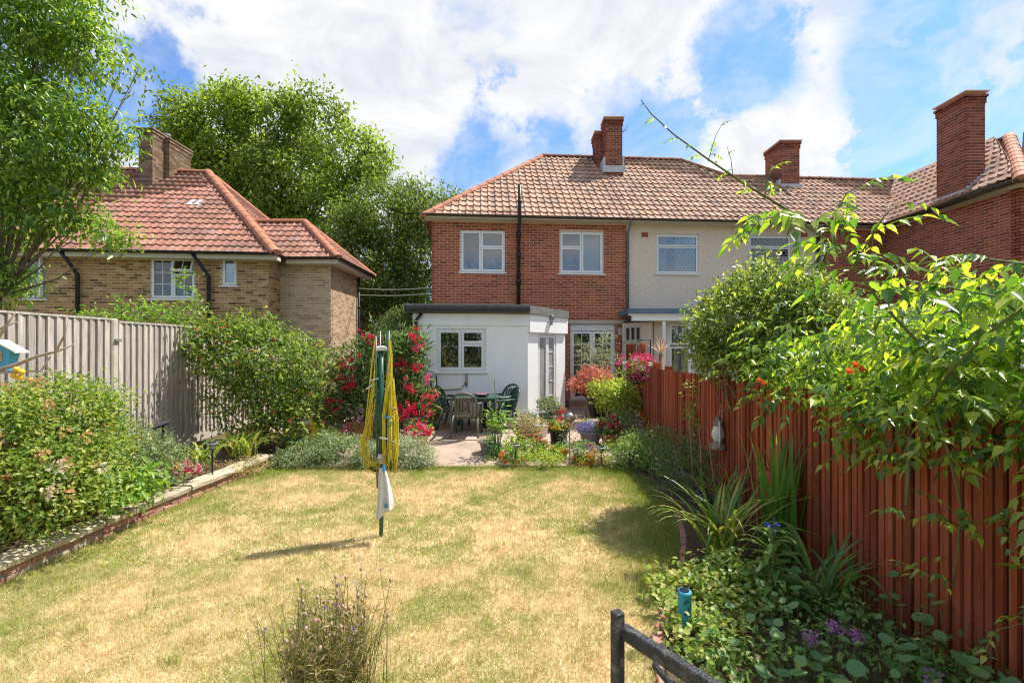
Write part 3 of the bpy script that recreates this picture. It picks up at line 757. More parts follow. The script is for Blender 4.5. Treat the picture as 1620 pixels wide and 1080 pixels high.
def gutter(root, a, b, out, mat, name='gutter', r=.06):
    a, b, out = Vector(a), Vector(b), Vector(out).normalized(); mb = MB(); vs = []; fs = []
    for p in (a, b):
        for k in range(7):
            t = math.pi * (1 + k / 6); vs.append(tuple(p + out * (r * math.cos(t)) + Vector((0, 0, r * math.sin(t)))))
        for k in range(7):
            t = math.pi * (2 - k / 6); vs.append(tuple(p + out * (r * .85 * math.cos(t)) + Vector((0, 0, r * .85 * math.sin(t) + .004))))
    for k in range(14): fs.append((k, (k + 1) % 14, 14 + (k + 1) % 14, 14 + k))
    fs += [tuple(range(13, -1, -1)), tuple(range(14, 28))]
    mb.add(vs, fs); return mb.build(name, mat, root)

# ================================================================ the terrace
FS = .0711; FD0 = 13.177
def fd(px): return FD0 / (1 - FS * (px - CX) / F)
def fX(px): return (px - CX) / F * fd(px)
E = Vector((1, FS, 0)).normalized(); BK = Vector((-E.y, E.x, 0))
O0 = Vector((fX(683), fd(683), 0))
FM = frame(O0, E, BK, (0, 0, 1))            # facade frame: along, into the house, up; brick house starts at 0
def fs(px): return (Vector((fX(px), fd(px), 0)) - O0).dot(E)
def fz(px, py): return CH - (py - CY) * fd(px) / F
EAVE = 5.62
s_end, s_peb, s_cor = fs(991), fs(1303), fs(1405)

# ---- brick house -------------------------------------------------
bh = thing('brick_house', 'two storey red brick end of terrace house with brown tiled hipped roof', 'house', tuple(O0))
w1 = (fs(728), fs(799), fz(760, 431), fz(760, 364)); w2 = (fs(885), fs(955), fz(920, 433), fz(920, 366))
dr = (fs(902), fs(973), fz(935, 633), fz(935, 512))
ext_r = fs(897)
wall(bh, FM, s_end, -.1, EAVE, M['mortar_red'], M['brick_red'], [w1, w2, dr], 300, vis=lambda x, z: z > 3.1 or x > ext_r, th=.22)
mb = MB(FM); mb.box((0.03, .22, 0), (.2, 7.0, EAVE)); mb.box((.2, 6.8, 0), (s_end, 7.0, EAVE)); mb.build('gable_wall', M['mortar_red'], bh)
# gable-side bricks, seen only from a step to the left
GM_ = frame(O0 + BK * 7.0, -BK, E, (0, 0, 1))
gb = MB(GM_)
for r in range(74):
    for k in range(31):
        x0 = k * .225 + (r % 2) * .11; gb.box((x0, -.006 + .02, r * .075 + .005), (x0 + .215, .05, r * .075 + .07), skip='k')
tag(gb.build('gable_brickwork', M['brick_red'], bh), kind='stuff')
L2 = [(0, 0, .46, 1), (.46, .60, 1, 1), (.46, 0, 1, .60)]
R2 = [(0, .62, .50, 1), (0, 0, .50, .62), (.50, 0, 1, 1)]
wa = window(bh, FM, *w1, L2); wb = window(bh, FM, *w2, R2, curtain=[(.52, .98, .03, .97)])
# hanging hearts in the bedroom windows
def heart(root, c, s, mat):
    mb = MB(); pts = []
    for k in range(25):
        t = 2 * math.pi * k / 24; x = 16 * math.sin(t) ** 3; z = 13 * math.cos(t) - 5 * math.cos(2 * t) - 2 * math.cos(3 * t) - math.cos(4 * t)
        pts.append(c + E * (x / 17 * s) + Vector((0, 0, z / 15 * s)))
    mb.tube(pts, .012, 5); mb.tube([c + Vector((0, 0, s * .35)), c + Vector((0, 0, s * 1.9))], .004, 4)
    return mb.build('frame', mat, root)
for px, py, lab, nm in ((780, 411, 'white heart ornament hanging in the window next to the drainpipe, larger of two', 'a'), (903, 411, 'small white heart ornament hanging in the bedroom window nearer the pebbledash', 'b')):
    c = FM @ Vector((fs(px), .16, fz(px, py))); h = thing('hanging_heart', lab, 'ornament', tuple(c), 'heart ornaments in the bedroom windows')
    heart(h, c, .17 if nm == 'a' else .13, M['white']); m2 = MB(); 
    for k in range(1): pass
    pts = []
    for t in range(13):
        q = 2 * math.pi * t / 12; pts.append(tuple(c + E * (16 * math.sin(q) ** 3 / 17 * .06) + Vector((0, 0, (13 * math.cos(q) - 5 * math.cos(2 * q) - 2 * math.cos(3 * q) - math.cos(4 * q)) / 15 * .06))))
    m2.poly(pts[:-1], .01, BK); m2.build('inner_heart', M['pot_white'], h)
# french doors
dw = window(bh, FM, *dr, [(0, .925, 1, 1), (0, 0, .5, .92), (.5, 0, 1, .92)], name='french_door', setback=.06, bars={0: (4, 1), 1: (2, 6), 2: (2, 6)}, cw=.075, fw=.05, curtain=[(.78, .97, .1, .9)])
mb = MB(FM @ Matrix.Translation((0, .0, 0))); xm = (dr[0] + dr[1]) / 2; mb.box((xm + .015, .0, 1.45), (xm + .045, .036, 1.68)); mb.box((xm + .02, -.03, 1.6), (xm + .14, -.012, 1.625)); mb.build('handle', M['galv'], dw)
mb = MB(FM); mb.box((dr[0] - .12, -.03, dr[3]), (dr[1] + .28, .1, dr[3] + .10)); mb.build('lintel', M['conc_post'], bh)
mb = MB(FM); mb.box((fs(977), -.06, fz(982, 530)), (fs(989), -.008, fz(982, 519))); mb.build('vent_box', M['conc_post'], bh)
# vent pipe, soil pipe, downpipe, gutter
sx = fs(820)
q = lambda s, o, z: FM @ Vector((s, o, z))
pipe(bh, [q(sx, -.10, 2.9), q(sx, -.10, 5.35), q(sx, -.45, 5.62), q(sx, -.45, 6.55)], M['black'], .052, 'soil_pipe')
mb = MB(); 
for z in (3.85, 4.6, 5.2): mb.tube([q(sx, -.10, z), q(sx, -.10, z + .12)], .075, 10)
mb.build('pipe_collar', M['black'], bh, True)
pipe(bh, [q(s_end + .02, -.36, 5.62), q(s_end + .02, -.07, 5.35), q(s_end + .02, -.07, .1)], M['grey_pl'], .04)
mb = MB(FM); mb.box((-.18, -.33, EAVE + .0), (s_end - .003, .0, EAVE + .02)); mb.box((-.18, -.35, EAVE), (s_end - .003, -.33, EAVE + .10)); mb.build('soffit', M['cream'], bh)
gutter(bh, q(-.21, -.40, EAVE + .10), q(s_end, -.40, EAVE + .085), BK, M['gutter'])
# roof
pl = Plane(q(0, -.36, EAVE + .05), E, BK, 41.5)
x_split = pl.of(q(s_end, 0, EAVE))[0]
HIPL = pl.px(858, 247)
ridge_u = HIPL[1]; hip_foot = (-.22, 0); hip_far = (pl.px(1073, 250)[0], ridge_u)
tmb = tile_mesh(M['tile_brown'])
u_low = pl.px(1290, 283)[1]; low_a = pl.px(1155, 283)[0]
main_poly = [hip_foot, (x_split, 0), (x_split, ridge_u), HIPL]
ro = roof(bh, pl, main_poly, M['tile_brown'], tmb, 300)
hipA, hipB, ridgeC = pl.at(*hip_foot, .02), pl.at(*HIPL, .02), pl.at(x_split, ridge_u, .02)
ridge(ro, hipA, hipB, M['ridge_red']); ridge(ro, hipB, ridgeC, M['ridge_dark'])
# far slopes of the roof (behind the ridge and the hip)
back = pl.at(x_split, ridge_u, -.03); Bk = lambda a: pl.at(a, ridge_u, -.03) + BK * (ridge_u * math.cos(R(41.5))) - Vector((0, 0, ridge_u * math.sin(R(41.5))))
mb = MB(); a0 = pl.at(*hip_foot, -.03); b0 = pl.at(*HIPL, -.03); far = a0 + BK * 2 * ridge_u * math.cos(R(41.5))
mb.poly([tuple(a0), tuple(b0), tuple(far)], .05); mb.poly([tuple(b0), tuple(back), tuple(Bk(x_split)), tuple(far)], .05); mb.build('rear_roof', M['tile_brown'], bh)
# chimney
ch0 = W(958, 272, 15.66); cx0, cx1 = (957 - CX) * 15.6 / F, (984 - CX) * 15.6 / F
chm = chimney(bh, [(cx0, cx1, 15.55, 16.1, 7.7, 9.85), (cx0 - .22, cx1 - .05, 16.1, 16.75, 8.0, 9.62)], M['mortar_red'], M['brick_dark'], zbase=8.1)
mb = MB(); mb.box((cx0 - .08, 15.49, 7.98), (cx1 + .10, 15.54, 8.2)); mb.box((cx1 + .003, 15.54, 7.98), (cx1 + .06, 16.1, 8.55)); mb.box((cx0 - .06, 15.5, 7.98), (cx0 - .003, 16.1, 8.5)); mb.build('flashing', M['lead'], chm)
mb = MB(); mb.tube([(cx1 + .05, 15.8, 9.5), (cx1 + .22, 15.8, 9.55), (cx1 + .22, 15.8, 9.75)], .012, 5); mb.tube([(cx1 + .12, 15.6, 9.55), (cx1 + .12, 16.0, 9.55)], .01, 4); mb.build('aerial', M['grey_pl'], chm)
# steps to the french doors
st = thing('door_steps', 'shallow concrete and brick steps below the french doors', 'steps', tuple(q((dr[0] + dr[1]) / 2, -.4, 0)))
for k, (dep, h) in enumerate(((1.0, .16), (.66, .32), (.34, .47))):
    mb = MB(FM); mb.box((dr[0] - .1 + .003 * k, -dep, 0.03), (dr[1] + .1 - .003 * k, -.012, h)); mb.build('step', M['concrete'] if k < 2 else M['redbrick_edge'], st)

# ---- white rendered extension ------------------------------------
ex = thing('kitchen_extension', 'white rendered flat roofed extension with a canted glazed door', 'extension', (W(740, 0, 11).x, 11.0, .18))
XA = W(645, 0, 10.45); XB = W(835, 0, 10.72); e2 = (Vector((XB.x, XB.y, 0)) - Vector((XA.x, XA.y, 0))); wx = e2.length; e2.normalize()
EM = frame((W(655, 0, 10.464).x, W(655, 0, 10.464).y, 0), e2, (-e2.y, e2.x, 0), (0, 0, 1)); wl_ = (Vector((XB.x, XB.y, 0)) - EM.translation).length
def es(px):
    d = Vector(((px - CX) / F, 1, 0)); o = EM.translation; n = Vector((-e2.y, e2.x, 0)); k = o.dot(n) / d.dot(n); return (d * k - o).dot(e2), k
xz = lambda px, py: (CH - (py - CY) * es(px)[1] / F)
ew = (es(690)[0], es(769)[0], xz(730, 588), xz(730, 519))
wall(ex, EM, wl_, -.1, 2.79, M['whitewall'], None, [ew], brick=False, th=.18)
window(ex, EM, *ew, [(0, 0, .5, 1), (.5, .66, 1, 1), (.5, 0, 1, .66)], fw=.06, cw=.06)
mb = MB(EM); mb.box((0, -.03, 2.52), (wl_ + .02, -.002, 2.79)); mb.build('fascia_band', M['whitewall'], ex)
# canted wall with the door
ca = Vector((XB.x, XB.y, 0)); cb_ = Vector((W(894, 0, 11.95).x, 11.95, 0)); e3 = (cb_ - ca); cw_ = e3.length; e3.normalize()
CMx = frame(ca, e3, (-e3.y, e3.x, 0), (0, 0, 1))
def cs(px):
    d = Vector(((px - CX) / F, 1, 0)); n = Vector((-e3.y, e3.x, 0)); k = ca.dot(n) / d.dot(n); return (d * k - ca).dot(e3)
cd = (cs(851), cs(880), .36, 2.33)
wall(ex, CMx, cw_, -.1, 2.79, M['whitewall'], None, [cd], brick=False, th=.15, name='canted_wall')
window(ex, CMx, *cd, [(0, 0, .52, 1), (.52, 0, 1, 1)], name='glazed_door', setback=.03, bars={1: (1, 5)}, fw=.04, cw=.05, glass=M['pale_pane'])
mb = MB(CMx); mb.box((0, -.07, 2.37), (cw_ + .02, -.002, 2.79)); mb.build('fascia_band', M['whitewall'], ex)
mb = MB(CMx); mb.box((cw_ * .60, -.045, 1.30), (cw_ * .63, -.005, 1.42)); mb.build('handle', M['galv'], ex)
# roof slab
r0 = W(643, 0, 10.35); r1 = W(836, 0, 10.6); r2 = W(897, 0, 11.9); zt = 2.99
mb = MB(); top = [(r0.x, r0.y, zt), (r1.x + .03, r1.y - .02, zt), (r2.x + .05, r2.y, zt - .03), (r2.x + .06, 13.25, zt - .03), (r0.x, 13.0, zt)]
mb.poly(top, .19); mb.build('flat_roof', M['felt'], ex)
mb = MB(); a_, b_ = Vector((r0.x - .03, r0.y - .05, zt - .19)), Vector((r1.x + .03, r1.y - .075, zt - .19)); d_ = (b_ - a_).normalized(); n_ = Vector((d_.y, -d_.x, 0))
prof = [(0, .03), (.05, .03), (.065, .1), (.05, .16), (.03, .195), (-.05, .205), (-.06, .197), (0, .193)]
vs = [tuple(p + n_ * o + Vector((0, 0, z))) for p in (a_, b_) for o, z in prof]
mb.add(vs, [(i, (i + 1) % 8, 8 + (i + 1) % 8, 8 + i) for i in range(8)] + [tuple(range(7, -1, -1)), tuple(range(8, 16))]); mb.build('roof_edge', M['felt_dark'], ex)
gx = EM @ Vector((.18, -.08, 2.79))
pipe(ex, [gx, EM @ Vector((.05, -.08, 2.62)), EM @ Vector((.05, -.08, .08))], M['black'], .04)
mb = MB(EM); mb.box((-.03, .003, -.1), (0.0, 2.5, 2.79)); mb.box((wl_ + 1.02, 1.33, -.1), (wl_ + 1.07, 2.5, 2.79)); mb.build('side_wall', M['whitewall'], ex)
mb = MB(CMx); mb.lathe([(.02, -.03), (.055, 0), (.06, .07), (.045, .1)], (cs(867), -.13, xz(835, 506) + .05), 10); mb.box((cs(867) - .02, -.13, 2.56), (cs(867) + .02, -.07, 2.66)); mb.build('spotlight', M['galv'], ex, False)

# ---- pebbledash house ---------------------------------------------
ph = thing('pebbledash_house', 'pebbledashed middle house of the terrace with leaded windows', 'house', tuple(q(s_end, 0, 0)))
PM = FM @ Matrix.Translation((s_end + .002, 0, 0)); pw = s_peb - s_end
p1 = (fs(1038) - s_end, fs(1105) - s_end, fz(1070, 433), fz(1070, 371)); p2 = (fs(1184) - s_end, fs(1251) - s_end, fz(1218, 433), fz(1218, 373))
wall(ph, PM, pw - .004, -.1, EAVE, M['pebble'], None, [p1, p2], brick=False, th=.2)
for i, wv in enumerate((p1, p2)):
    window(ph, PM, *wv, [(0, .71, 1, 1), (0, 0, 1, .70)], lattice=True, curtain=[(.02, .30, .02, .98), (.50, .98, .02, .98)] if i == 0 else [(.02, .98, .02, .98)], setback=.03, fw=.045, cw=.035)
for px in (1020, 1272):
    mb = MB(FM); mb.box((fs(px) - .10, -.012, fz(px, 375)), (fs(px) + .10, .02, fz(px, 368))); mb.build('air_brick', M['brick_red'], ph)
pipe(ph, [q(fs(1292), -.36, 5.62), q(fs(1292), -.07, 5.4), q(fs(1292), -.07, .1)], M['black'], .045)
pipe(ph, [q(fs(1112), -.10, 2.9), q(fs(1112), -.10, 3.45)], M['grey_pl'], .06, 'vent_pipe', False)
gutter(ph, q(s_end + .01, -.40, EAVE + .085), q(s_peb, -.40, EAVE + .085), BK, M['gutter'])
mb = MB(FM); mb.box((s_end + .002, -.33, EAVE), (s_peb - .003, .0, EAVE + .02)); mb.box((s_end + .002, -.35, EAVE), (s_peb - .003, -.33, EAVE + .10)); mb.build('soffit', M['cream'], ph)
x_s2 = pl.of(q(s_peb, 0, EAVE))[0]
poly2 = [(x_split + .002, 0), (x_s2, 0), (x_s2, u_low), (low_a, u_low), hip_far, (x_split + .002, ridge_u)]
ro2 = roof(ph, pl, poly2, M['tile_brown'], tmb, 300)
ridge(ro2, ridgeC, pl.at(*hip_far, .02), M['ridge_dark']); ridge(ro2, pl.at(*hip_far, .02), pl.at(low_a, u_low, .02), M['ridge_dark']); ridge(ro2, pl.at(low_a, u_low, .02), pl.at(x_s2, u_low, .02), M['ridge_dark'])
mb = MB(); hf = pl.at(*hip_far, -.03); la = pl.at(low_a, u_low, -.03); lb = pl.at(x_s2, u_low, -.03); drop = BK * 2.6 - Vector((0, 0, 2.3))
mb.poly([tuple(back), tuple(hf), tuple(hf + BK * 3.4 - Vector((0, 0, 3.1))), tuple(Bk(x_split))], .05); mb.poly([tuple(hf), tuple(la), tuple(la + drop), tuple(hf + BK * 3.4 - Vector((0, 0, 3.1)))], .05); mb.poly([tuple(la), tuple(lb), tuple(lb + drop), tuple(la + drop)], .05)
mb.build('rear_roof', M['tile_brown'], ph)
dq = 15.55; mx0, mx1 = (1235 - CX) * dq / F, (1265 - CX) * dq / F
ch2 = chimney(ph, [(mx0, mx1, dq, dq + .95, 7.0, 9.05)], M['mortar_red'], M['brick_dark'], zbase=7.5)
mb = MB(); mb.box((mx0 - .05, dq - .06, 7.28), (mx1 + .06, dq - .01, 7.58)); mb.box((mx0 - .06, dq - .01, 7.3), (mx0 - .005, dq + .8, 7.75)); mb.build('flashing', M['lead'], ch2)
# its garden porch: flat roof on white posts
po = thing('garden_porch', 'lean-to garden porch with white posts and blue grey roof edge behind the red fence', 'porch', tuple(W(1050, 600, 12.6)))
pd = 12.35; X = lambda px, d=pd: (px - CX) * d / F
zr = CH - (488 - CY) * pd / F
mb = MB(); mb.box((X(994), pd - .1, zr - .14), (X(1200), 13.6, zr)); mb.build('roof_slab', M['bluegrey'], po)
mb = MB(); mb.box((X(1000), pd - .02, zr - .33), (X(1200), pd + .12, zr - .143)); mb.box((X(994), pd - .05, zr - .19), (X(1200), pd + .0, zr - .142)); mb.build('beam', M['white'], po)
for px in (1051, 1092, 1150):
    mb = MB(); mb.bbox((X(px) - .045, pd + .01, 0), (X(px) + .045, pd + .1, zr - .335), .012); mb.build('post', M['white'], po)
# side wall running forward (left end) with a strip window, and glazed door behind
SW = frame((X(998), 13.3, 0), (X(1034) - X(998), pd - .05 - 13.3 + .3, 0), (0, 1, 0) if False else (-(pd - .05 - 13.3 + .3), X(1034) - X(998), 0), (0, 0, 1))
sl = Vector((X(1034) - X(998), pd - 13.05, 0)).length
so_ = (.08, sl - .3, 2.18, 2.62)
wall(po, SW, sl, 0, zr - .35, M['pebble'], None, [so_], brick=False, th=.1, name='side_wall')
window(po, SW, *so_, [(0, 0, .34, 1), (.34, 0, .67, 1), (.67, 0, 1, 1)], fw=.03, cw=.02, back=.3, setback=.01, frame_mat=M['cream'])
BW = frame((X(1034, 12.75), 12.75, 0), (1, 0, 0), (0, 1, 0), (0, 0, 1)); bwl = X(1200) - X(1034, 12.75)
bd = (X(1057, 12.75) - X(1034, 12.75), X(1100, 12.75) - X(1034, 12.75), .2, 2.7)
wall(po, BW, bwl, 0, zr - .145, M['cream'], None, [bd], brick=False, th=.1, name='back_wall')
window(po, BW, *bd, [(0, .76, 1, 1), (0, 0, 1, .74)], curtain=[(.3, .75, .02, .95)], name='glazed_door', sill=False, setback=.01)

# ---- corner house with the projecting wing -------------------------
kh = thing('corner_house', 'red brick corner house with a projecting wing and tall chimney', 'house', tuple(q(s_cor, 0, 0)))
KM = FM @ Matrix.Translation((s_peb + .002, 0, 0))
XW = 11.5; yc = fd(1405) + (XW - fX(1405)) * FS
kw = s_cor - s_peb
wall(kh, KM, kw - .01, -.1, EAVE, M['mortar_red'], M['brick_red'], [], 150, vis=lambda x, z: z > 3)
y_front = 10.3
WM = frame((XW, yc, 0), (0, -1, 0), (1, 0, 0), (0, 0, 1))
wall(kh, WM, yc - y_front, -.1, EAVE, M['mortar_red'], M['brick_red'], [], 300, vis=lambda x, z: z > 3.0, name='wing_wall')
WF = frame((XW, y_front, 0), (1, 0, 0), (0, 1, 0), (0, 0, 1))
wall(kh, WF, 5.0, -.1, EAVE, M['mortar_red'], M['brick_red'], [], 60, vis=lambda x, z: z > 3.0 and x < 1, name='wing_front')
EA = EAVE + .05
pw_ = Plane((XW - .36, yc - .3, EA), (0, -1, 0), (1, 0, 0), 41.5)
yv = fd(1403) - .36
val_top = pl.px(1425, 284)
kroof = [(x_s2 + .002, 0), (pl.px(1403, 361)[0] + .05, 0), (val_top[0], u_low), (x_s2 + .002, u_low)]
mb = MB(FM); mb.box((s_peb + .003, -.345, EAVE + .002), (s_cor + .1, .0, EAVE + .022)); mb.build('soffit', M['cream'], kh)
ro3 = roof(kh, pl, kroof, M['tile_brown'], tmb, 120)
ridge(ro3, pl.at(x_s2, u_low, .02), pl.at(val_top[0], u_low, .02), M['ridge_dark'])
vb = pl.at(pl.px(1403, 361)[0] + .05, 0); vt = pl.at(val_top[0], u_low)
ru = (vt.z - EA) / math.sin(R(41.5)); rx = vt.x
hipf = Vector((XW - .36, y_front - .36, EA)); rid_end = Vector((rx, y_front - .36 + (rx - XW + .36), vt.z))
wpoly = [pw_.of(vb), pw_.of(hipf), (pw_.of(rid_end)[0], ru), (pw_.of(vt)[0], ru)]
cy0, cy1 = 11.5, 12.3
ro4 = roof(kh, pw_, wpoly, M['tile_brown'], tmb, 300, name='wing_roof')
ridge(ro4, Vector((rx, vt.y, vt.z + .02)), rid_end + Vector((0, 0, .02)), M['ridge_dark']); ridge(ro4, hipf + Vector((0, 0, .03)), rid_end + Vector((0, 0, .03)), M['ridge_red'], .14)
pf = Plane((XW - .36, y_front - .36, EA), (1, 0, 0), (0, 1, 0), 41.5)
ro5 = roof(kh, pf, [(0, 0), (5.4, 0), (5.4, ru), ((rid_end.x - XW + .36), ru)], M['tile_brown'], tmb, 120, name='front_roof')
mb = MB(); mb.tube([vb + Vector((0, 0, .03)), vt + Vector((0, 0, .03))], .03, 6); mb.build('valley', M['lead'], ro4)
mb = MB(); mb.poly([tuple(vt), tuple(rid_end), tuple(rid_end + Vector((2.8, 0, -2.4))), tuple(vt + Vector((2.8, 0, -2.4)))], .05); mb.build('rear_roof', M['tile_brown'], kh)
gutter(kh, q(s_peb, -.40, EAVE + .085), vb + Vector((-.02, -.06, .03)), BK, M['gutter']); gutter(kh, vb + Vector((-.05, -.05, .03)), hipf + Vector((-.05, 0, .03)), (1, 0, 0), M['gutter']); gutter(kh, hipf + Vector((0, -.05, .03)), hipf + Vector((5.3, -.05, .03)), (0, 1, 0), M['gutter'])
mb = MB(); mb.box((XW - .33, y_front - .33, EAVE), (XW - .003, yc - .4, EAVE + .02)); mb.box((XW - .003, y_front - .33, EAVE), (XW + 5, y_front - .003, EAVE + .02)); mb.build('soffit', M['cream'], kh)
ch3 = chimney(kh, [(XW - .03, XW + .46, cy0, cy1, 5.7, 8.45)], M['mortar_red'], M['brick_dark'], zbase=5.9)
mb = MB(); mb.box((XW - .10, cy0 - .05, 5.78), (XW - .045, cy1 + .1, 6.0))
for k in range(7): z = 6.02 + k * .075; xk = XW - .03 + k * .085; mb.box((xk, cy0 - .05, z - .18), (xk + .085, cy0 - .012, z + .06))
mb.build('flashing', M['lead'], ch3)
# neighbour's low lean-to at the foot of the wing
lt = thing('garden_lean_to', 'low lean-to with a pale roof at the foot of the corner house wing', 'lean-to', (9.4, 10.2, 0))
mb = MB(); mb.poly([(8.1, 9.2, 2.75), (11.4, 9.2, 2.75), (11.4, 11.6, 3.05), (8.1, 11.6, 3.05)], .1); mb.build('roof_slab', M['felt'], lt)
mb = MB(); mb.box((8.15, 9.3, 2.45), (11.35, 9.36, 2.64)); mb.build('fascia', M['felt_dark'], lt)
mb = MB(); mb.box((8.2, 9.4, 0), (11.3, 9.5, 2.6)); mb.box((8.2, 9.5, 0), (8.3, 11.5, 2.6)); mb.build('front_wall', M['cream'], lt)
LF = frame((8.2, 9.38, 0), (1, 0, 0), (0, 1, 0))
window(lt, LF, .9, 2.3, 1.3, 2.3, [(0, 0, .5, 1), (.5, 0, 1, 1)], setback=-.05, sill=False, back=.012)

# ================================================================ left-hand house
LS = .0875; LD0 = 12.6 * (1 - LS * (300 - CX) / F)
def ld(px): return LD0 / (1 - LS * (px - CX) / F)
E4 = Vector((1, LS, 0)).normalized(); B4 = Vector((-E4.y, E4.x, 0))
O4 = Vector(((-90 - CX) / F * ld(-90), ld(-90), 0)); LM = frame(O4, E4, B4, (0, 0, 1))
def ls(px): d = ld(px); return (Vector(((px - CX) / F * d, d, 0)) - O4).dot(E4)
def lz(px, py): return CH - (py - CY) * ld(px) / F
LE = 4.52
lh = thing('yellow_brick_house', 'yellow stock brick house with red pantile hipped roof beyond the grey fence', 'house', tuple(O4))
lw = ls(425)
a1 = (ls(36), ls(73), lz(60, 473), lz(60, 404)); a2 = (ls(237), ls(309), lz(270, 473), lz(270, 407)); a3 = (ls(350), ls(375), lz(362, 452), lz(362, 407)); a0_ = (ls(5), ls(34), lz(20, 450), lz(20, 405))
wall(lh, LM, lw, -.4, LE, M['mortar_yel'], M['brick_yel'], [a1, a2, a3], 300, vis=lambda x, z: z > 2.3 and x > ls(60), th=.22)
window(lh, LM, *a1, [(0, 0, 1, 1)], curtain=[(.05, .95, .02, .98)], open_rect={0: (-14, 'Z')})
window(lh, LM, *a2, [(0, 0, .5, 1), (.5, .64, 1, 1), (.5, 0, 1, .62)], bars={0: (2, 3), 1: (2, 1), 2: (2, 2)}, curtain=[(.03, .47, .02, .98), (.52, .97, .02, .98)], open_rect={1: (-22, 'X')})
window(lh, LM, *a3, [(0, 0, 1, 1)], bars={0: (1, 2)}, curtain=[(.05, .95, .02, .98)])
LQ = lambda s, o, z: LM @ Vector((s, o, z))
LC = LQ(lw, 0, 0); LW0 = Vector((LC.x, W(443, 0, 13.4).y, 0))
RM1 = frame(LC, (0, 1, 0), (-1, 0, 0), (0, 0, 1)); rl = LW0.y - LC.y
wall(lh, RM1, rl, -.4, LE, M['mortar_yel'], M['brick_yel'], [], 40, vis=lambda x, z: z > 2.3, name='return_wall')
FX = W(523, 0, 13.4).x
WM4 = frame((LC.x + .002, LW0.y, 0), (1, 0, 0), (0, 1, 0), (0, 0, 1)); ww4 = FX - LC.x - .002
wall(lh, WM4, ww4, -.4, LE, M['mortar_yel'], M['brick_pale'], [], 300, vis=lambda x, z: z > 2.2, name='wing_wall')
SM4 = frame((FX, LW0.y + .002, 0), (0, 1, 0), (-1, 0, 0), (0, 0, 1)); sl4 = W(566, 0, -FX * F / (CX - 566)).y - LW0.y
wall(lh, SM4, sl4, -.4, LE, M['mortar_yel'], M['brick_pale'], [], 200, vis=lambda x, z: z > 2.2, name='side_wall')
tmr = tile_mesh(M['tile_red'], .212)
LP = 41.0
pl4 = Plane(LQ(0, -.36, LE + .06), E4, B4, LP)
ec = pl4.of(LQ(lw + .36, -.36, LE + .06)); rE = pl4.px(330, 273)
roof_poly = [(-6.0, 0), (ec[0], 0), rE, (-6.0, rE[1])]
ro6 = roof(lh, pl4, roof_poly, M['tile_red'], tmr, 300, vis=lambda p: p.x > -10.5)
mb = MB()
for k in range(4):
    a, u = pl4.px(292 + k * 5.6, 325); mb.poly([tuple(pl4.at(a, u, .04)), tuple(pl4.at(a + .15, u, .04)), tuple(pl4.at(a + .15, u + .4, .02)), tuple(pl4.at(a, u + .4, .02))], .02, pl4.N)
mb.build('glass_tile', M['pot_white'], ro6)
c4, r4 = pl4.at(*ec, .03), pl4.at(*rE, .03)
ridge(ro6, c4, r4, M['ridge_red'], .15); ridge(ro6, r4, pl4.at(-6.0, rE[1], .03), M['ridge_red'])
# hip slope facing right
hp = Plane(c4 - Vector((0, 0, .03)), B4, -E4, LP)
hrun = (r4 - c4).dot(-E4)
back4 = c4 + B4 * ((r4 - c4).dot(B4) * 2)
hpoly = [hp.of(c4), hp.of(back4), hp.of(r4)]
hp2 = Plane(c4 - Vector((0, 0, .03)), B4, -E4, math.degrees(math.atan2(r4.z - c4.z, hrun)))
ro7 = roof(lh, hp2, [hp2.of(c4), hp2.of(back4), hp2.of(r4)], M['tile_red'], tmr, 150, name='hip_roof')
ridge(ro7, back4, r4, M['ridge_red'], .12)
mb = MB(); mb.poly([tuple(r4), tuple(back4), tuple(back4 - E4 * 16), tuple(r4 - E4 * 12)], .05); mb.build('rear_roof', M['tile_red'], lh)
# wing roof
wy = LW0.y - .36; wpl = Plane((LC.x, wy, LE + .06), (1, 0, 0), (0, 1, 0), LP)
wr = wpl.px(490, 351); wE = (FX + .36 - LC.x, 0)
wr = (wE[0] - wr[1] * math.cos(R(LP)), wr[1])
ro8 = roof(lh, wpl, [(-.2, 0), wE, wr, (-1.6, wr[1])], M['tile_red'], tmr, 200, name='wing_roof')
cW, rW = wpl.at(*wE, .03), wpl.at(*wr, .03); bW = Vector((cW.x, cW.y + 2 * (rW.y - cW.y), cW.z))
ridge(ro8, cW, rW, M['ridge_red'], .12); ridge(ro8, rW, wpl.at(-1.5, wr[1], .03), M['ridge_red']); 
sp = Plane(cW - Vector((0, 0, .03)), (0, 1, 0), (-1, 0, 0), LP)
ro9 = roof(lh, sp, [sp.of(cW), sp.of(bW), sp.of(rW)], M['tile_red'], tmr, 150, name='wing_hip'); ridge(ro9, bW, rW, M['ridge_red'])
mb = MB(); mb.poly([tuple(rW), tuple(bW), (bW.x - 3.5, bW.y, bW.z), (rW.x - 1.8, rW.y, rW.z)], .05); mb.build('rear_wing_roof', M['tile_red'], lh)
gutter(lh, LQ(-5.5, -.42, LE + .07), LQ(lw + .34, -.42, LE + .07), B4, M['black']); gutter(lh, (LC.x + .3, wy - .05, LE + .07), (FX + .36, wy - .05, LE + .07), (0, 1, 0), M['black']); gutter(lh, (FX + .41, wy, LE + .07), (FX + .41, wy + 3.2, LE + .07), (-1, 0, 0), M['black'])
mb = MB(LM); mb.box((-5.5, -.33, LE - .1), (lw + .33, -.005, LE + .02)); mb.build('soffit', M['cream'], lh)
mb = MB(); mb.box((LC.x + .34, wy + .03, LE - .1), (FX + .33, LW0.y - .012, LE + .02)); mb.box((FX + .012, LW0.y - .012, LE - .1), (FX + .33, wy + 3.2, LE + .02)); mb.build('wing_soffit', M['cream'], lh)
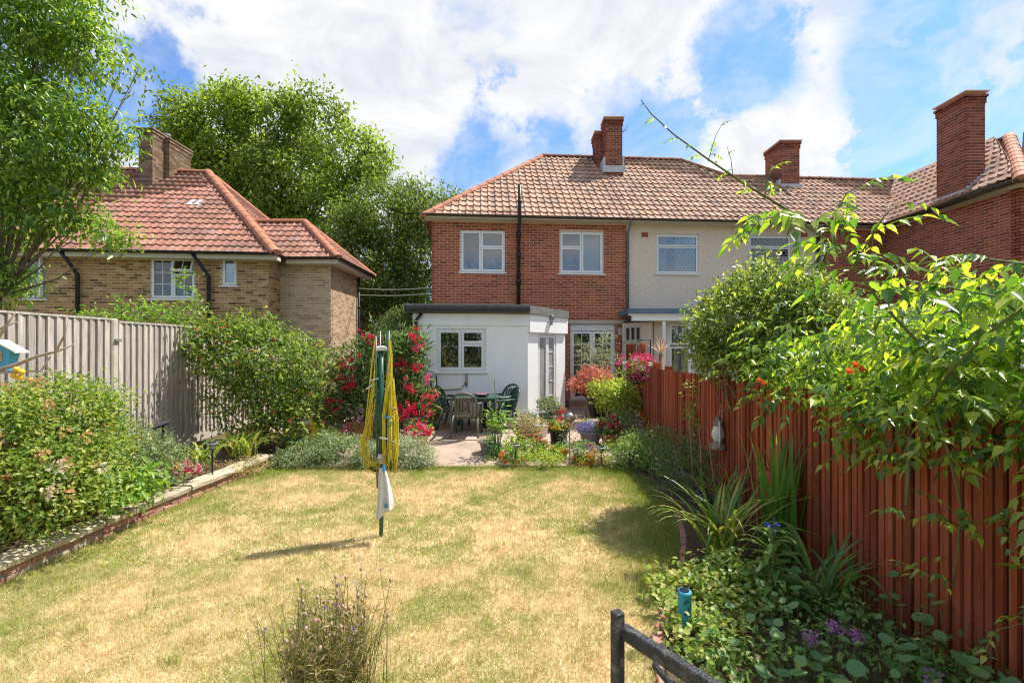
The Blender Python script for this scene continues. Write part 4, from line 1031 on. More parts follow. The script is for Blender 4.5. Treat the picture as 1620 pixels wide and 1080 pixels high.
for px in (127, 333):
    s = ls(px); top = [LQ(s - .28 if px > 200 else s - .2, -.38, LE + .05), LQ(s, -.09, LE - .55), LQ(s, -.09, 0)]
    pipe(lh, top, M['black'], .05)
pipe(lh, [(FX + .07, LW0.y + sl4 - .1, LE), (FX + .07, LW0.y + sl4 - .1, 0)], M['black'], .04)
# chimney stacks
sk = lambda px, d: (px - CX) * d / F
ch4 = chimney(lh, [(sk(219, 15.2), sk(241, 15.2), 15.2, 15.75, 6.7, 9.3), (sk(222, 15.75) - .05, sk(268, 15.75), 15.75, 16.8, 7.3, 9.22)], M['mortar_brown'], M['brick_brown'], zbase=7.4)
mb = MB(); xr = sk(241, 15.2); mb.box((sk(219, 15.2) - .05, 15.13, 6.95), (xr + .05, 15.19, 7.2))
for k in range(5): mb.box((xr + .003, 15.19 + k * .11, 7.0), (xr + .05, 15.30 + k * .11, 7.27 + k * .1))
xr2 = sk(268, 15.75)
for k in range(8): mb.box((xr2 + .003, 15.73 + k * .11, 7.3), (xr2 + .05, 15.84 + k * .11, 7.75 + k * .1))
mb.build('flashing', M['lead'], ch4)
mb = MB(); mb.lathe([(.10, 0), (.085, .22), (.12, .24), (.12, .3), (.09, .31)], (xr2 - .35, 16.1, 9.25), 12); mb.build('chimney_pot', M['galv'], ch4)
for y_ in (16.35, 16.65): mb = MB(); mb.lathe([(.12, 0), (.10, .12), (.11, .16)], (xr2 - .3, y_, 9.25), 12); mb.build('chimney_pot', M['ridge_red'], ch4)
mb = MB(); p = W(425, 0, 13.32); mb.tube([W(418, 498, 13.3), W(438, 498, 13.3), W(438, 486, 13.3)], .05, 8); mb.build('waste_pipe', M['black'], lh)

# far red-tiled outbuilding between the houses
ob = thing('far_cottage', 'distant low building with red hipped roof between the two houses', 'building', tuple(W(585, 545, 20)))
mb = MB(); A_ = W(560, 545, 19.5); mb.box((A_.x - 1.2, 19.6, -.3), (W(612, 0, 19.5).x, 24, 2.3)); mb.build('wall', M['brick_red'], ob)
ap = W(566, 488, 21.0); b1 = W(545, 545, 19.3); b2 = W(612, 537, 19.3); bz = 2.3
rp = Plane((b1.x, 19.3, bz), (1, 0, 0), (0, 1, 0), 38)
t0 = rp.px(566, 494); ro10 = roof(ob, rp, [(-2, 0), rp.px(613, 541), t0, (-2, t0[1])], M['tile_red'], tmr, 100)
ridge(ro10, rp.at(*rp.px(613, 541), .03), rp.at(*t0, .03), M['ridge_red'])
ridge(ro10, rp.at(*rp.px(592, 541), .06), rp.at(*rp.px(567, 505), .06), M['ridge_red'], .16)
# overhead cables
for i, (ya, yb) in enumerate(((456, 455), (466, 464))):
    mb = MB(); a = W(566, ya, 15.5); b = W(684, yb, 13.3); mb.tube([a.lerp(b, t / 8) - Vector((0, 0, .05 * math.sin(math.pi * t / 8))) for t in range(9)], .012, 5)
    tag(mb.build('overhead_cable', M['wire']), ('upper' if i == 0 else 'lower') + ' pale cable strung across the gap between the two houses', 'cable', 'cables between the houses')

# ================================================================ fences
def board(parent, me, p, rz, tilt=0): inst('board', me, parent, Matrix.Translation(p) @ Matrix.Rotation(rz, 4, 'Z') @ Matrix.Rotation(tilt, 4, 'Y'))
FXL = -5.9
gf = thing('grey_board_fence', 'weathered grey close board fence with concrete posts', 'fence', (FXL, 9, 0.3))
posts = [1.9, 4.3, 6.72, 9.14, 11.5, 13.8, 16.0]
tops = [2.42, 2.40, 2.37, 2.30, 2.24, 2.2]
for i, (ya, yb) in enumerate(zip(posts[:-1], posts[1:])):
    n = round((yb - ya - .1) / .118); bw = (yb - ya - .12) / n; zt = tops[i]
    # feather-edge board: a wedge in plan, thick edge lapping over the next
    mb = MB(); h = zt - .42
    mb.add([(0, -.008, 0), (.042, -.008, 0), (.010, bw * 1.02, 0), (0, bw * 1.02, 0), (0, -.008, h), (.042, -.008, h), (.010, bw * 1.02, h), (0, bw * 1.02, h)],
           [(0, 3, 2, 1), (4, 5, 6, 7), (0, 1, 5, 4), (1, 2, 6, 5), (2, 3, 7, 6), (3, 0, 4, 7)])
    me = mb.mesh('board', M['fence_grey'])
    for k in range(n):
        board(gf, me, Vector((FXL + random.uniform(0, .006), ya + .07 + k * bw, .42 + random.uniform(-.006, .004))), random.uniform(-.02, .03))
    mb = MB(); mb.box((FXL - .02, ya + .07, zt + .005), (FXL + .045, yb - .06, zt + .03)); mb.build('capping', M['fence_grey'], gf)
    mb = MB(); mb.box((FXL - .01, ya + .06, .2), (FXL + .03, yb - .06, .415)); mb.build('gravel_board', M['conc_post'], gf)
    for z in (.7, 1.35, 2.05):
        mb = MB(); mb.box((FXL - .075, ya + .05, z), (FXL - .004, yb - .05, z + .075)); mb.build('rail', M['fence_grey'], gf)
for i, y in enumerate(posts):
    zt = tops[min(i, 5)] + .06
    mb = MB(); mb.bbox((FXL - .06, y - .055, 0), (FXL + .055, y + .055, zt), .018); mb.build('post', M['conc_post'], gf)
tagp = MB(); tagp.box((FXL + .06, 6.69, 2.09), (FXL + .085, 6.78, 2.13)); tagp.build('bracket', M['galv'], gf)

FXR = 2.70
rf = thing('red_board_fence', 'red stained wooden board fence along the shaded flower bed', 'fence', (FXR, 5, 0))
def bd_mesh(w, h, mat=M['fence_red'], th=.018):
    mb = MB(); mb.add([(-.5 * th, 0, 0), (.5 * th, 0, 0), (.4 * th, w, 0), (-.5 * th, w, 0), (-.5 * th, 0, h), (.5 * th, 0, h), (.4 * th, w, h - .004), (-.5 * th, w, h - .004)],
           [(0, 3, 2, 1), (4, 5, 6, 7), (0, 1, 5, 4), (1, 2, 6, 5), (2, 3, 7, 6), (3, 0, 4, 7)]); return mb.mesh('board', mat)
rboards = [bd_mesh(w, h, th=.022) for w in (.040, .045, .052) for h in (1.56, 1.575)]; rback = bd_mesh(.15, 1.55)
y = 1.3; k = 0
while y < 8.7:
    n_ = random.randrange(6); w = (.040, .045, .052)[n_ // 2]
    board(rf, rboards[n_], Vector((FXR - .036 + random.uniform(-.006, .006), y, .05 + random.uniform(-.016, .012))), random.uniform(-.12, .12), random.uniform(-.006, .006))
    if k % 2 == 0: board(rf, rback, Vector((FXR + random.uniform(-.002, .002), y, .05 + random.uniform(-.014, .012))), random.uniform(-.02, .02), random.uniform(-.003, .003))
    y += w + random.uniform(.012, .03); k += 1
for z in (.35, .95, 1.48):
    mb = MB(); mb.box((FXR + .022, 1.3, z), (FXR + .07, 8.75, z + .07)); mb.build('rail', M['fence_red'], rf)
for yy in (1.6, 3.7, 5.9, 8.05):
    mb = MB(); mb.bbox((FXR + .015, yy - .05, -.1), (FXR + .12, yy + .05, 1.68), .01); mb.build('post', M['fence_red'], rf)
rf2 = thing('red_panel_fence', 'taller red panel fence next to the house wall behind the hanging basket', 'fence', (3.0, 11, .18))
pa, pb = Vector((2.74, 8.78, .05)), Vector((3.28, 13.1, .1)); dv = (pb - pa); n = 44
for k in range(n):
    t = k / n; hgt = 1.62 + .42 * min(1, max(0, (t - .08) / .3))
    me = bd_mesh(.1, round(hgt, 1)); p = pa + dv * t
    board(rf2, me, p + Vector((.012 * (k % 2), 0, 0)), -math.atan2(dv.x, dv.y) + random.uniform(-.04, .04))
for t in (.02, .42, .8):
    p = pa + dv * t; mb = MB(); mb.bbox((p.x + .03, p.y - .05, 0), (p.x + .13, p.y + .05, 1.72 if t < .1 else 2.1), .01); mb.build('post', M['fence_red'], rf2)

# ================================================================ trees
def PB(px, py, d, rx, ry, rd): p = W(px, py, d); return (p.x, p.y, p.z, rx * d / F, rd, ry * d / F)
lf_ash = leafm('ash_leaves', [(.10, .155, .03), (.15, .205, .04), (.20, .255, .05), (.27, .31, .07)], .45, tb=(1.7, 1.8, .8), mottled=((.14, .195, .035), .35))
lf_dark = leafm('dense_leaves', [(.05, .09, .02), (.08, .125, .025), (.12, .165, .03), (.18, .21, .045)], .42)
lf_left = leafm('elder_leaves', [(.06, .125, .02), (.10, .18, .028), (.16, .24, .035), (.26, .32, .055)], .46, rough=.3, spec=.7)
lf_shrub = leafm('shrub_leaves', [(.05, .10, .02), (.085, .145, .025), (.14, .195, .035), (.24, .27, .055)], .42, rough=.38)
lf_lime = leafm('lime_leaves', [(.16, .24, .03), (.24, .31, .04), (.31, .36, .06), (.36, .38, .09)], .4)
lf_spir = leafm('spiraea_leaves', [(.07, .13, .025), (.13, .20, .03), (.2, .255, .045), (.26, .27, .06)], .38)
lf_bush = leafm('laurel_leaves', [(.07, .115, .024), (.11, .16, .03), (.18, .22, .045), (.3, .32, .08)], .42, rough=.3, spec=.6)
lf_vine = leafm('creeper_leaves', [(.045, .105, .022), (.08, .155, .025), (.15, .235, .032), (.25, .32, .045), (.33, .38, .06)], .52, rough=.26, spec=.8, tb=(1.9, 2.0, .75), gain=1.28)
lf_grey = leafm('grey_leaves', [(.12, .16, .09), (.19, .235, .14), (.27, .30, .2), (.34, .36, .25)], .25)
lf_cat = leafm('catmint_leaves', [(.065, .11, .045), (.10, .155, .06), (.15, .2, .07), (.22, .24, .13)], .3)
lf_white = leafm('white_petals', [(.7, .7, .66), (.78, .78, .76), (.8, .74, .72)], .3, tb=(1, 1, 1))
lf_fresh = leafm('fresh_leaves', [(.10, .19, .03), (.15, .25, .035), (.21, .31, .05)], .4)
lf_olean = leafm('oleander_leaves', [(.06, .11, .035), (.09, .15, .05), (.15, .21, .075), (.2, .25, .1)], .25, rough=.35)
lf_strap = leafm('strap_leaves', [(.08, .16, .03), (.13, .21, .035), (.22, .27, .05), (.36, .33, .08)], .35, rough=.35)
lf_dry = leafm('dry_leaves', [(.3, .22, .1), (.4, .3, .12), (.25, .2, .07), (.2, .22, .06)], .3)
lf_nast = leafm('nasturtium_leaves', [(.10, .20, .085), (.13, .24, .095), (.18, .28, .10)], .4, rough=.45)
lf_dkg = leafm('bed_leaves', [(.09, .17, .05), (.13, .22, .06), (.18, .26, .07)], .4, rough=.35)
lf_maple = leafm('maple_leaves', [(.42, .13, .08), (.5, .2, .13), (.36, .1, .07), (.52, .27, .19)], .35, tb=(1.3, .9, .8))
lf_conif = leafm('conifer_sprays', [(.16, .19, .07), (.23, .25, .09), (.12, .16, .06)], .2)
def petm(name, c, c2=None): return leafm(name, [c, c2 or tuple(x * .8 for x in c), tuple(min(.9, x * 1.15) for x in c)], .35, rough=.6, spec=.2, tb=(1.2, 1.1, 1.1), gain=1.1)
pt = {'red': petm('red_petals', (.62, .022, .085), (.5, .014, .05)), 'hot': petm('pink_petals', (.7, .07, .22), (.6, .04, .14)), 'pale': petm('palepink_petals', (.75, .42, .5)), 'white': lf_white,
      'purple': petm('purple_petals', (.22, .17, .55), (.3, .24, .62)), 'orange': petm('orange_petals', (.75, .2, .02)), 'yellow': petm('yellow_petals', (.78, .55, .06)), 'crimson': petm('crimson_petals', (.3, .01, .04)),
      'mauve': petm('mauve_petals', (.5, .22, .5), (.42, .14, .42)), 'blue': petm('blue_petals', (.12, .13, .62)), 'buff': petm('buff_heads', (.52, .3, .13), (.6, .4, .22)), 'cream': petm('cream_heads', (.62, .55, .4))}
FM_ = {}
for k in pt:
    FM_[k] = petals_mesh('flower', pt[k], 16, .035, .032, .028)
    FM_[k + 's'] = petals_mesh('flower', pt[k], 7, .015, .018, .014)
    FM_[k + 'd'] = petals_mesh('flower', pt[k], 14, .03, .04, .016, True)

def tree(name, label, base, blobs, ncl, per, spread, L, Wd, lm, trunk_r=.2, limbs=14, group=None, cat='tree', lo=.45, tm=T_FOLD, seed=1, droop=.35, lean=1.0):
    rng = np.random.default_rng(seed)
    t = thing(name, label, cat, tuple(base), group)
    C = foliage('crown', blobs, ncl, per, spread, L, Wd, lm, t, lo, tm, droop, rng=rng)
    b = Vector(base); top = Vector(np.average([q[:3] for q in blobs], 0)); mb = MB()
    fork = b.lerp(top, .55); fork.x = b.x + lean * (fork.x - b.x); fork.z = max(fork.z, b.z + .4 * (top.z - b.z))
    mb.tube([b - Vector((0, 0, .2)), b + Vector((0, 0, .3)), b.lerp(fork, .6), fork], [trunk_r * 1.25, trunk_r, trunk_r * .85, trunk_r * .7], 10)
    for q in blobs:
        c = Vector(q[:3]); m = fork.lerp(c, .5) + Vector((0, 0, -.08 * (c - fork).length))
        mb.tube([fork, fork.lerp(m, .5), m, c], [trunk_r * .5, trunk_r * .38, trunk_r * .25, trunk_r * .08], 7, cap=False)
        near = C[np.argsort(np.linalg.norm(C - np.array(q[:3]), axis=1))[:max(6, limbs)]]
        for e in near[::3]:
            e = Vector(e); mb.tube([m.lerp(c, .3), m.lerp(e, .55) + Vector((0, 0, .05)), e], [trunk_r * .17, trunk_r * .1, trunk_r * .03], 5, cap=False)
    mb.build('trunk', M['bark'], t, True)
    return t
D1 = 25
tree('ash_tree', 'tall pale green ash tree rising behind the yellow brick house', (W(440, 0, D1).x, D1, -.1),
     [PB(330, 212, D1, 58, 46, 2.2), PB(290, 182, D1, 32, 22, 1.2), PB(420, 198, D1, 70, 42, 2.4), PB(500, 180, D1, 40, 32, 1.6), PB(545, 248, D1, 56, 38, 2), PB(450, 290, D1, 92, 50, 2.6), PB(345, 280, D1, 52, 50, 2.2), PB(588, 268, D1, 30, 22, 1.2),
      PB(400, 355, D1, 100, 46, 2.2), PB(520, 340, D1, 58, 46, 2), PB(375, 168, D1, 36, 18, 1.4), PB(300, 240, D1, 28, 36, 1.6), PB(455, 166, D1, 38, 20, 1.4)], 380, 110, .40, .25, .125, lf_ash, .36, seed=3, lo=.6)
D2 = 21
tree('dense_tree', 'dense darker green tree filling the gap between the two houses', (W(640, 0, D2).x, D2, -.1),
     [PB(610, 350, D2, 85, 55, 2), PB(680, 345, D2, 60, 42, 1.6), PB(590, 420, D2, 80, 70, 2.2), PB(665, 440, D2, 60, 70, 2), PB(630, 500, D2, 90, 50, 2), PB(725, 330, D2, 24, 18, 1), PB(560, 380, D2, 40, 50, 1.6), PB(640, 310, D2, 50, 22, 1.4)], 520, 80, .32, .16, .07, lf_dark, .28, seed=5, lo=.4)
tree('low_tree', 'low dark tree at the foot of the gap between the houses', (W(600, 0, 24).x, 24.5, -.1), [PB(590, 480, 24.5, 40, 60, 1.5), PB(660, 510, 24.5, 50, 50, 1.5), PB(620, 450, 24.5, 70, 50, 1.2)], 220, 30, .3, .22, .1, lf_dark, .2, seed=6)
D3 = 6.6
tree('elder_tree', 'leafy green tree overhanging the grey fence with bright sunlit leaves', (-7.75, 6.9, -.1),
     [PB(80, 30, D3, 78, 60, .8), PB(10, 80, D3, 90, 95, 1.0), PB(125, 75, D3, 42, 40, .45), PB(50, 170, D3, 85, 52, .9), PB(150, 205, D3, 46, 32, .5), PB(190, 222, D3, 20, 15, .25), PB(60, 245, D3, 90, 38, .8), PB(150, 262, D3, 36, 20, .45),
      PB(10, 310, D3, 60, 42, .7), PB(80, 300, D3, 48, 24, .5), PB(130, 345, D3, 46, 17, .35), PB(183, 378, D3, 22, 13, .25), PB(70, 352, D3, 40, 15, .35), PB(2, 440, D3, 34, 46, .5), PB(-70, 250, D3, 80, 250, 1.2), PB(222, 105, D3, 13, 17, .15), PB(190, 120, D3, 14, 30, .2), PB(70, -50, D3, 100, 60, 1.0)], 740, 44, .13, .086, .034, lf_left, .045, limbs=6, seed=8, lo=.2, tm=T_OVAL, droop=.6, lean=.25)
def shrub(name, label, cat, base, blobs, ncl, per, spread, L, Wd, lm, flowers=(), group=None, stems=10, lo=.5, seed=1, tm=T_FOLD, droop=.2, up=.8, stem_r=.014, stem_m=None, zmin=None):
    rng = np.random.default_rng(seed)
    t = thing(name, label, cat, tuple(base), group)
    C = foliage('foliage', blobs, ncl, per, spread, L, Wd, lm, t, lo, tm, droop, up, rng=rng, zmin=zmin)
    if stems: twigs('stem', base, C, stem_m or M['bark'], t, stem_r, .003, stems, rng)
    random.seed(seed)
    for key, n, s in flowers:
        b = np.array(blobs, float); w = b[:, 3] * b[:, 5]; k = rng.choice(len(b), n, p=w / w.sum())
        d = rdir(n, rng); d[:, 1] = -np.abs(d[:, 1]) * 1.0; d[:, 2] = np.abs(d[:, 2]) * 1.1 - .35; d = unit(d)
        P_ = b[k, :3] + d * b[k, 3:6] * 1.04
        strew('flower', FM_[key], t, P_, s * .8, s * 1.2)
    return t
def B(px, py, d, rx, ry, rd): return PB(px, py, d, rx, ry, rd)
# shrubs beyond the grey fence
shrub('fence_shrub', 'sprawling light green shrub showing above the grey fence below the kitchen window', 'shrub', (W(190, 0, 8.6).x, 8.6, 0), [B(170, 505, 8.6, 45, 14, .4), B(220, 492, 8.6, 34, 20, .4), B(205, 530, 8.6, 60, 20, .4), B(190, 600, 8.6, 30, 60, .3)], 90, 12, .1, .10, .04, lf_fresh, seed=21)
shrub('fence_shrub', 'upright thin shrub standing against the white kitchen window of the yellow house', 'shrub', (W(290, 0, 8.9).x, 8.9, 0), [B(297, 455, 8.9, 13, 28, .2), B(300, 490, 8.9, 26, 26, .3), B(255, 500, 8.9, 24, 24, .3), B(290, 540, 8.9, 40, 40, .3)], 90, 10, .09, .08, .038, lf_fresh, seed=22)
shrub('fence_shrub', 'wispy shrub growing against the pale wing wall beyond the fence', 'shrub', (W(470, 0, 12.3).x, 12.3, 0), [B(466, 525, 12.3, 22, 16, .3), B(445, 530, 12.3, 20, 20, .3), B(470, 560, 12.3, 30, 30, .3)], 34, 10, .1, .09, .04, lf_fresh, seed=23)
# raised bed, near to far
shrub('spiraea_bush', 'big bushy shrub with orange and cream faded flower heads beside the fence', 'shrub', (-4.95, 4.5, .2), [B(40, 680, 4.5, 105, 75, .75), B(100, 640, 5.0, 75, 45, .6), B(60, 770, 4.3, 105, 75, .6), B(-40, 720, 4.2, 90, 110, .7), B(130, 720, 5.0, 60, 70, .6)], 1150, 17, .075, .056, .026, lf_spir,
      [('buff', 60, 1.2), ('cream', 34, 1.2)], seed=31, stems=16, zmin=.2)
shrub('mixed_shrub', 'pale mixed shrub with browning leaves between the spiraea and the daylilies', 'shrub', (-4.75, 5.6, .2), [B(205, 730, 5.5, 55, 42, .45), B(170, 690, 5.8, 34, 34, .4), B(245, 745, 5.8, 40, 34, .4)], 190, 14, .07, .062, .026, lf_cat, [('buffs', 20, 1.2), ('creams', 16, 1.3)], seed=32, zmin=.2)
shrub('peony_plant', 'leafy green plant in front of the pale shrub just behind the coping', 'plant', (-4.5, 4.9, .2), [B(190, 775, 4.9, 36, 24, .2), B(225, 762, 5.2, 34, 24, .2)], 44, 8, .06, .11, .036, lf_fresh, seed=33, tm=T_OVAL, zmin=.2)
shrub('lavender_clump', 'grey green lavender clump with faded violet spikes below the solar panel', 'plant', (-5.0, 6.3, .2), [B(245, 725, 6.2, 46, 30, .35), B(225, 700, 6.4, 30, 20, .3)], 120, 14, .07, .07, .012, lf_grey, [('purples', 30, 1.0), ('yellows', 5, 1.6), ('oranges', 3, 2.0)], seed=34, up=.2, droop=-.8, zmin=.2)
for i, (px, py, d, n, L, lab) in enumerate(((318, 732, 6.75, 44, .62, 'daylily clump with arching yellowing strap leaves near the pink flowers'), (385, 722, 7.4, 52, .62, 'second daylily clump with arching leaves in front of the fuchsia'))):
    p = W(px, py, d); p.z = .25
    t = thing('daylily', lab, 'plant', tuple(p), 'daylilies in the raised bed'); random.seed(40 + i)
    ms = []
    for v in range(10):
        mb = MB(); strap_mb(mb, (0, 0, 0), 0, L * random.uniform(.7, 1.15), .028, random.uniform(.1, .5), random.uniform(1.0, 2.4)); ms.append(mb.mesh('leaf', lf_strap))
    for k in range(n):
        inst('leaf', random.choice(ms), t, Matrix.Translation(p + Vector((random.uniform(-.16, .16), random.uniform(-.12, .12), 0))) @ Matrix.Rotation(random.uniform(0, 6.28), 4, 'Z'))
shrub('pink_dianthus', 'low mound of bright pink dianthus spilling over the coping', 'flowers', (W(300, 745, 6.3).x, 6.3, .2), [B(298, 742, 6.2, 22, 12, .14)], 30, 10, .04, .035, .012, lf_grey, [('hots', 46, 1.5), ('pales', 14, 1.2)], seed=42, stems=0, zmin=.15)
shrub('sedum_mound', 'dry brown moss and sedum mound growing over the end of the coping', 'plant', (-4.1, 7.3, .15), [B(392, 735, 7.15, 30, 14, .25), B(365, 740, 6.9, 24, 10, .2)], 130, 12, .035, .03, .012, lf_dry, seed=43, stems=0)
shrub('fuchsia_bush', 'large dark green fuchsia bush with small reddish flowers against the fence', 'shrub', (W(415, 0, 8.4).x, 8.4, .25), [B(375, 560, 8.2, 66, 52, .6), B(440, 590, 8.4, 75, 60, .7), B(400, 640, 8.2, 70, 55, .6), B(480, 580, 8.7, 50, 40, .5), B(395, 520, 8.5, 40, 24, .4), B(340, 540, 8.3, 34, 40, .4), B(470, 660, 8.3, 40, 40, .4)], 560, 17, .105, .10, .04, lf_shrub,
      [('reds', 40, 1.6), ('pales', 14, 1.3)], seed=44, stems=18, stem_r=.02, lo=.5)
mb = MB(); p = W(386, 700, 8.0)
for dx, dz in ((-.05, .75), (.32, .85)): mb.tube([(p.x, p.y, .25), (p.x + dx * .5, p.y, .25 + dz * .6), (p.x + dx, p.y + .1, .25 + dz)], [.02, .016, .01], 6)
fu = [o for o in COL.objects if o.name.startswith('fuchsia_bush')][0]; mb.build('bare_stem', M['drystem'], fu, True)
shrub('variegated_grass', 'pale variegated ornamental grass beside the yellow ornament', 'plant', (W(505, 0, 9.4).x, 9.4, .1), [B(505, 655, 9.4, 28, 22, .3)], 60, 16, .06, .26, .014, leafm('variegated', [(.4, .44, .28), (.5, .52, .36), (.3, .36, .18)], .3), seed=45, stems=0, droop=-.1, up=.2)
# white-flowered mounds along the far end of the lawn
shrub('white_flower_mound', 'long dark grey green mound dotted with tiny white flowers behind the clothes dryer', 'plant', (-3.1, 7.85, .03), [B(480, 725, 7.75, 46, 20, .3), B(545, 718, 7.8, 55, 26, .35), B(590, 722, 7.7, 36, 22, .3), B(450, 732, 7.7, 30, 12, .2), B(520, 702, 8.0, 40, 16, .2)], 900, 16, .05, .042, .016, leafm('cerastium_leaves', [(.09, .14, .055), (.13, .19, .075), (.18, .23, .11), (.24, .28, .16)], .3), [('whites', 120, .62)], seed=51, stems=0, zmin=.0)
shrub('white_flower_mound', 'rounded pale cream mound of white flowers right of the clothes dryer', 'plant', (-1.7, 7.75, .03), [B(645, 718, 7.7, 40, 27, .35), B(625, 708, 7.8, 26, 22, .3), B(670, 728, 7.7, 22, 18, .25)], 520, 16, .05, .038, .015, lf_grey, [('creams', 110, .65), ('whites', 100, .65)], seed=52, stems=0, zmin=.0)
shrub('box_clump', 'small dark yellow green clump under the yellow ornament', 'plant', (W(510, 0, 8.3).x, 8.3, .1), [B(512, 693, 8.3, 26, 14, .22)], 60, 14, .05, .03, .014, lf_shrub, seed=53, stems=0)

# ================================================================ patio
def pot(name, label, p, r, h, mat, group=None, rim=.02, taper=.72, square=False, plant=None):
    p = Vector(p); t = thing(name, label, 'plant pot', tuple(p), group); n = 4 if square else 20
    k = 1.414 if square else 1
    prof = [(r * taper * k, 0), (r * k * .97, h * .86), ((r + rim) * k, h * .86), ((r + rim) * k, h), (r * k * .92, h), (r * k * .9, h * .9)]
    mb = MB(Matrix.Translation(p) @ Matrix.Rotation(R(45 if square else 0) + .1, 4, 'Z')); mb.lathe(prof, n=n, cap=False); mb.lathe([(r * taper * k, 0.004), (.001, .004)], n=n, cap=False); mb.build('pot_wall', mat, t, not square)
    mb = MB(Matrix.Translation(p) @ Matrix.Rotation(R(45 if square else 0) + .1, 4, 'Z')); mb.lathe([(r * k * .93, h * .9), (.001, h * .93)], n=n, cap=False); mb.build('soil', M['soil'], t)
    return t
def at(px, d, z=None): x = (px - CX) * d / F; return Vector((x, d, patio_z(d) if z is None else z))
def oleander(label, p, blobs, nfl, seed):
    rng = np.random.default_rng(seed); t = thing('oleander', label, 'shrub', tuple(p), 'oleanders by the extension')
    C = foliage('foliage', blobs, 260, 11, .11, .17, .03, lf_olean, t, .4, T_FOLD, -.35, .35, rng=rng)
    twigs('stem', p, C, M['bark'], t, .018, .004, 16, rng)
    b = np.array(blobs); random.seed(seed)
    for (c, n, spread, key, s) in nfl:
        c = Vector(c); strew('flower', FM_[key], t, [c + Vector((random.gauss(0, spread), random.gauss(0, spread * .6), random.gauss(0, spread * .8))) for _ in range(n)], s * .8, s * 1.25)
    return t
d = 9.3
oleander('red flowering oleander in a terracotta pot left of the clothes dryer', at(567, d), [B(565, 590, d, 40, 60, .45), B(590, 640, d, 34, 46, .4), B(545, 620, d, 26, 50, .35), B(600, 560, d, 26, 40, .35)],
         [(W(548, 577, d - .4), 9, .10, 'red', 1.1), (W(545, 605, d - .4), 10, .10, 'red', 1.1), (W(527, 637, d - .4), 7, .08, 'red', 1.1), (W(522, 600, d - .3), 4, .05, 'red', 1), (W(583, 537, d - .3), 8, .10, 'red', 1.1), (W(596, 545, d - .3), 6, .06, 'red', 1.), (W(556, 610, d - .4), 6, .07, 'red', 1.1), (W(572, 660, d - .4), 5, .08, 'pale', 1), (W(548, 682, d - .5), 4, .05, 'hot', 1)], 61)
pot('terracotta_pot', 'terracotta pot of the red oleander partly hidden by the dryer', at(567, d), .24, .36, M['terracotta'], 'patio pots')
d = 9.7
oleander('tall red flowering oleander against the extension corner beside the black downpipe', at(652, d), [B(640, 590, d, 32, 56, .35), B(648, 640, d, 30, 38, .35), B(630, 555, d, 28, 30, .3), B(655, 560, d, 15, 44, .2), B(670, 640, d, 16, 22, .2)],
         [(W(652, 535, d - .4), 9, .07, 'red', 1.), (W(656, 552, d - .4), 7, .06, 'hot', 1.), (W(640, 575, d - .4), 8, .10, 'red', 1.1), (W(660, 583, d - .4), 7, .08, 'red', 1.1), (W(672, 600, d - .4), 5, .07, 'hot', 1.), (W(645, 613, d - .5), 9, .09, 'red', 1.2), (W(640, 652, d - .6), 20, .13, 'red', 1.2),
          (W(655, 645, d - .6), 8, .10, 'red', 1.2), (W(676, 630, d - .5), 9, .08, 'red', 1.1), (W(670, 652, d - .5), 8, .07, 'red', 1.1), (W(657, 520, d - .3), 4, .04, 'red', .9), (W(663, 670, d - .5), 6, .06, 'red', 1)], 62)
pot('grey_planter', 'grey planter holding the tall oleander by the extension', at(652, d), .26, .34, M['pot_grey'], 'patio pots')
shrub('conifer', 'feathery pale green conifer rising behind the clothes dryer', 'shrub', at(632, 10.6), [B(630, 530, 10.6, 24, 34, .25), B(636, 502, 10.6, 12, 18, .15), B(620, 512, 10.6, 14, 12, .15)], 150, 14, .06, .12, .014, lf_conif, seed=63, droop=-.5, up=.2, stems=6)
p = at(662, 8.7); pot('geranium_trough', 'terracotta pot of red and pink geraniums standing behind the cream mound', p, .2, .24, M['terracotta'], 'patio pots')
shrub('geranium', 'red and pink geraniums filling the terracotta pot near the cream mound', 'flowers', tuple(p + Vector((0, 0, .24))), [(p.x, p.y, p.z + .3, .24, .2, .12)], 30, 8, .05, .05, .045, lf_fresh, [('red', 14, 1.1), ('hot', 12, 1.1), ('pale', 6, .9)], seed=64, stems=5)
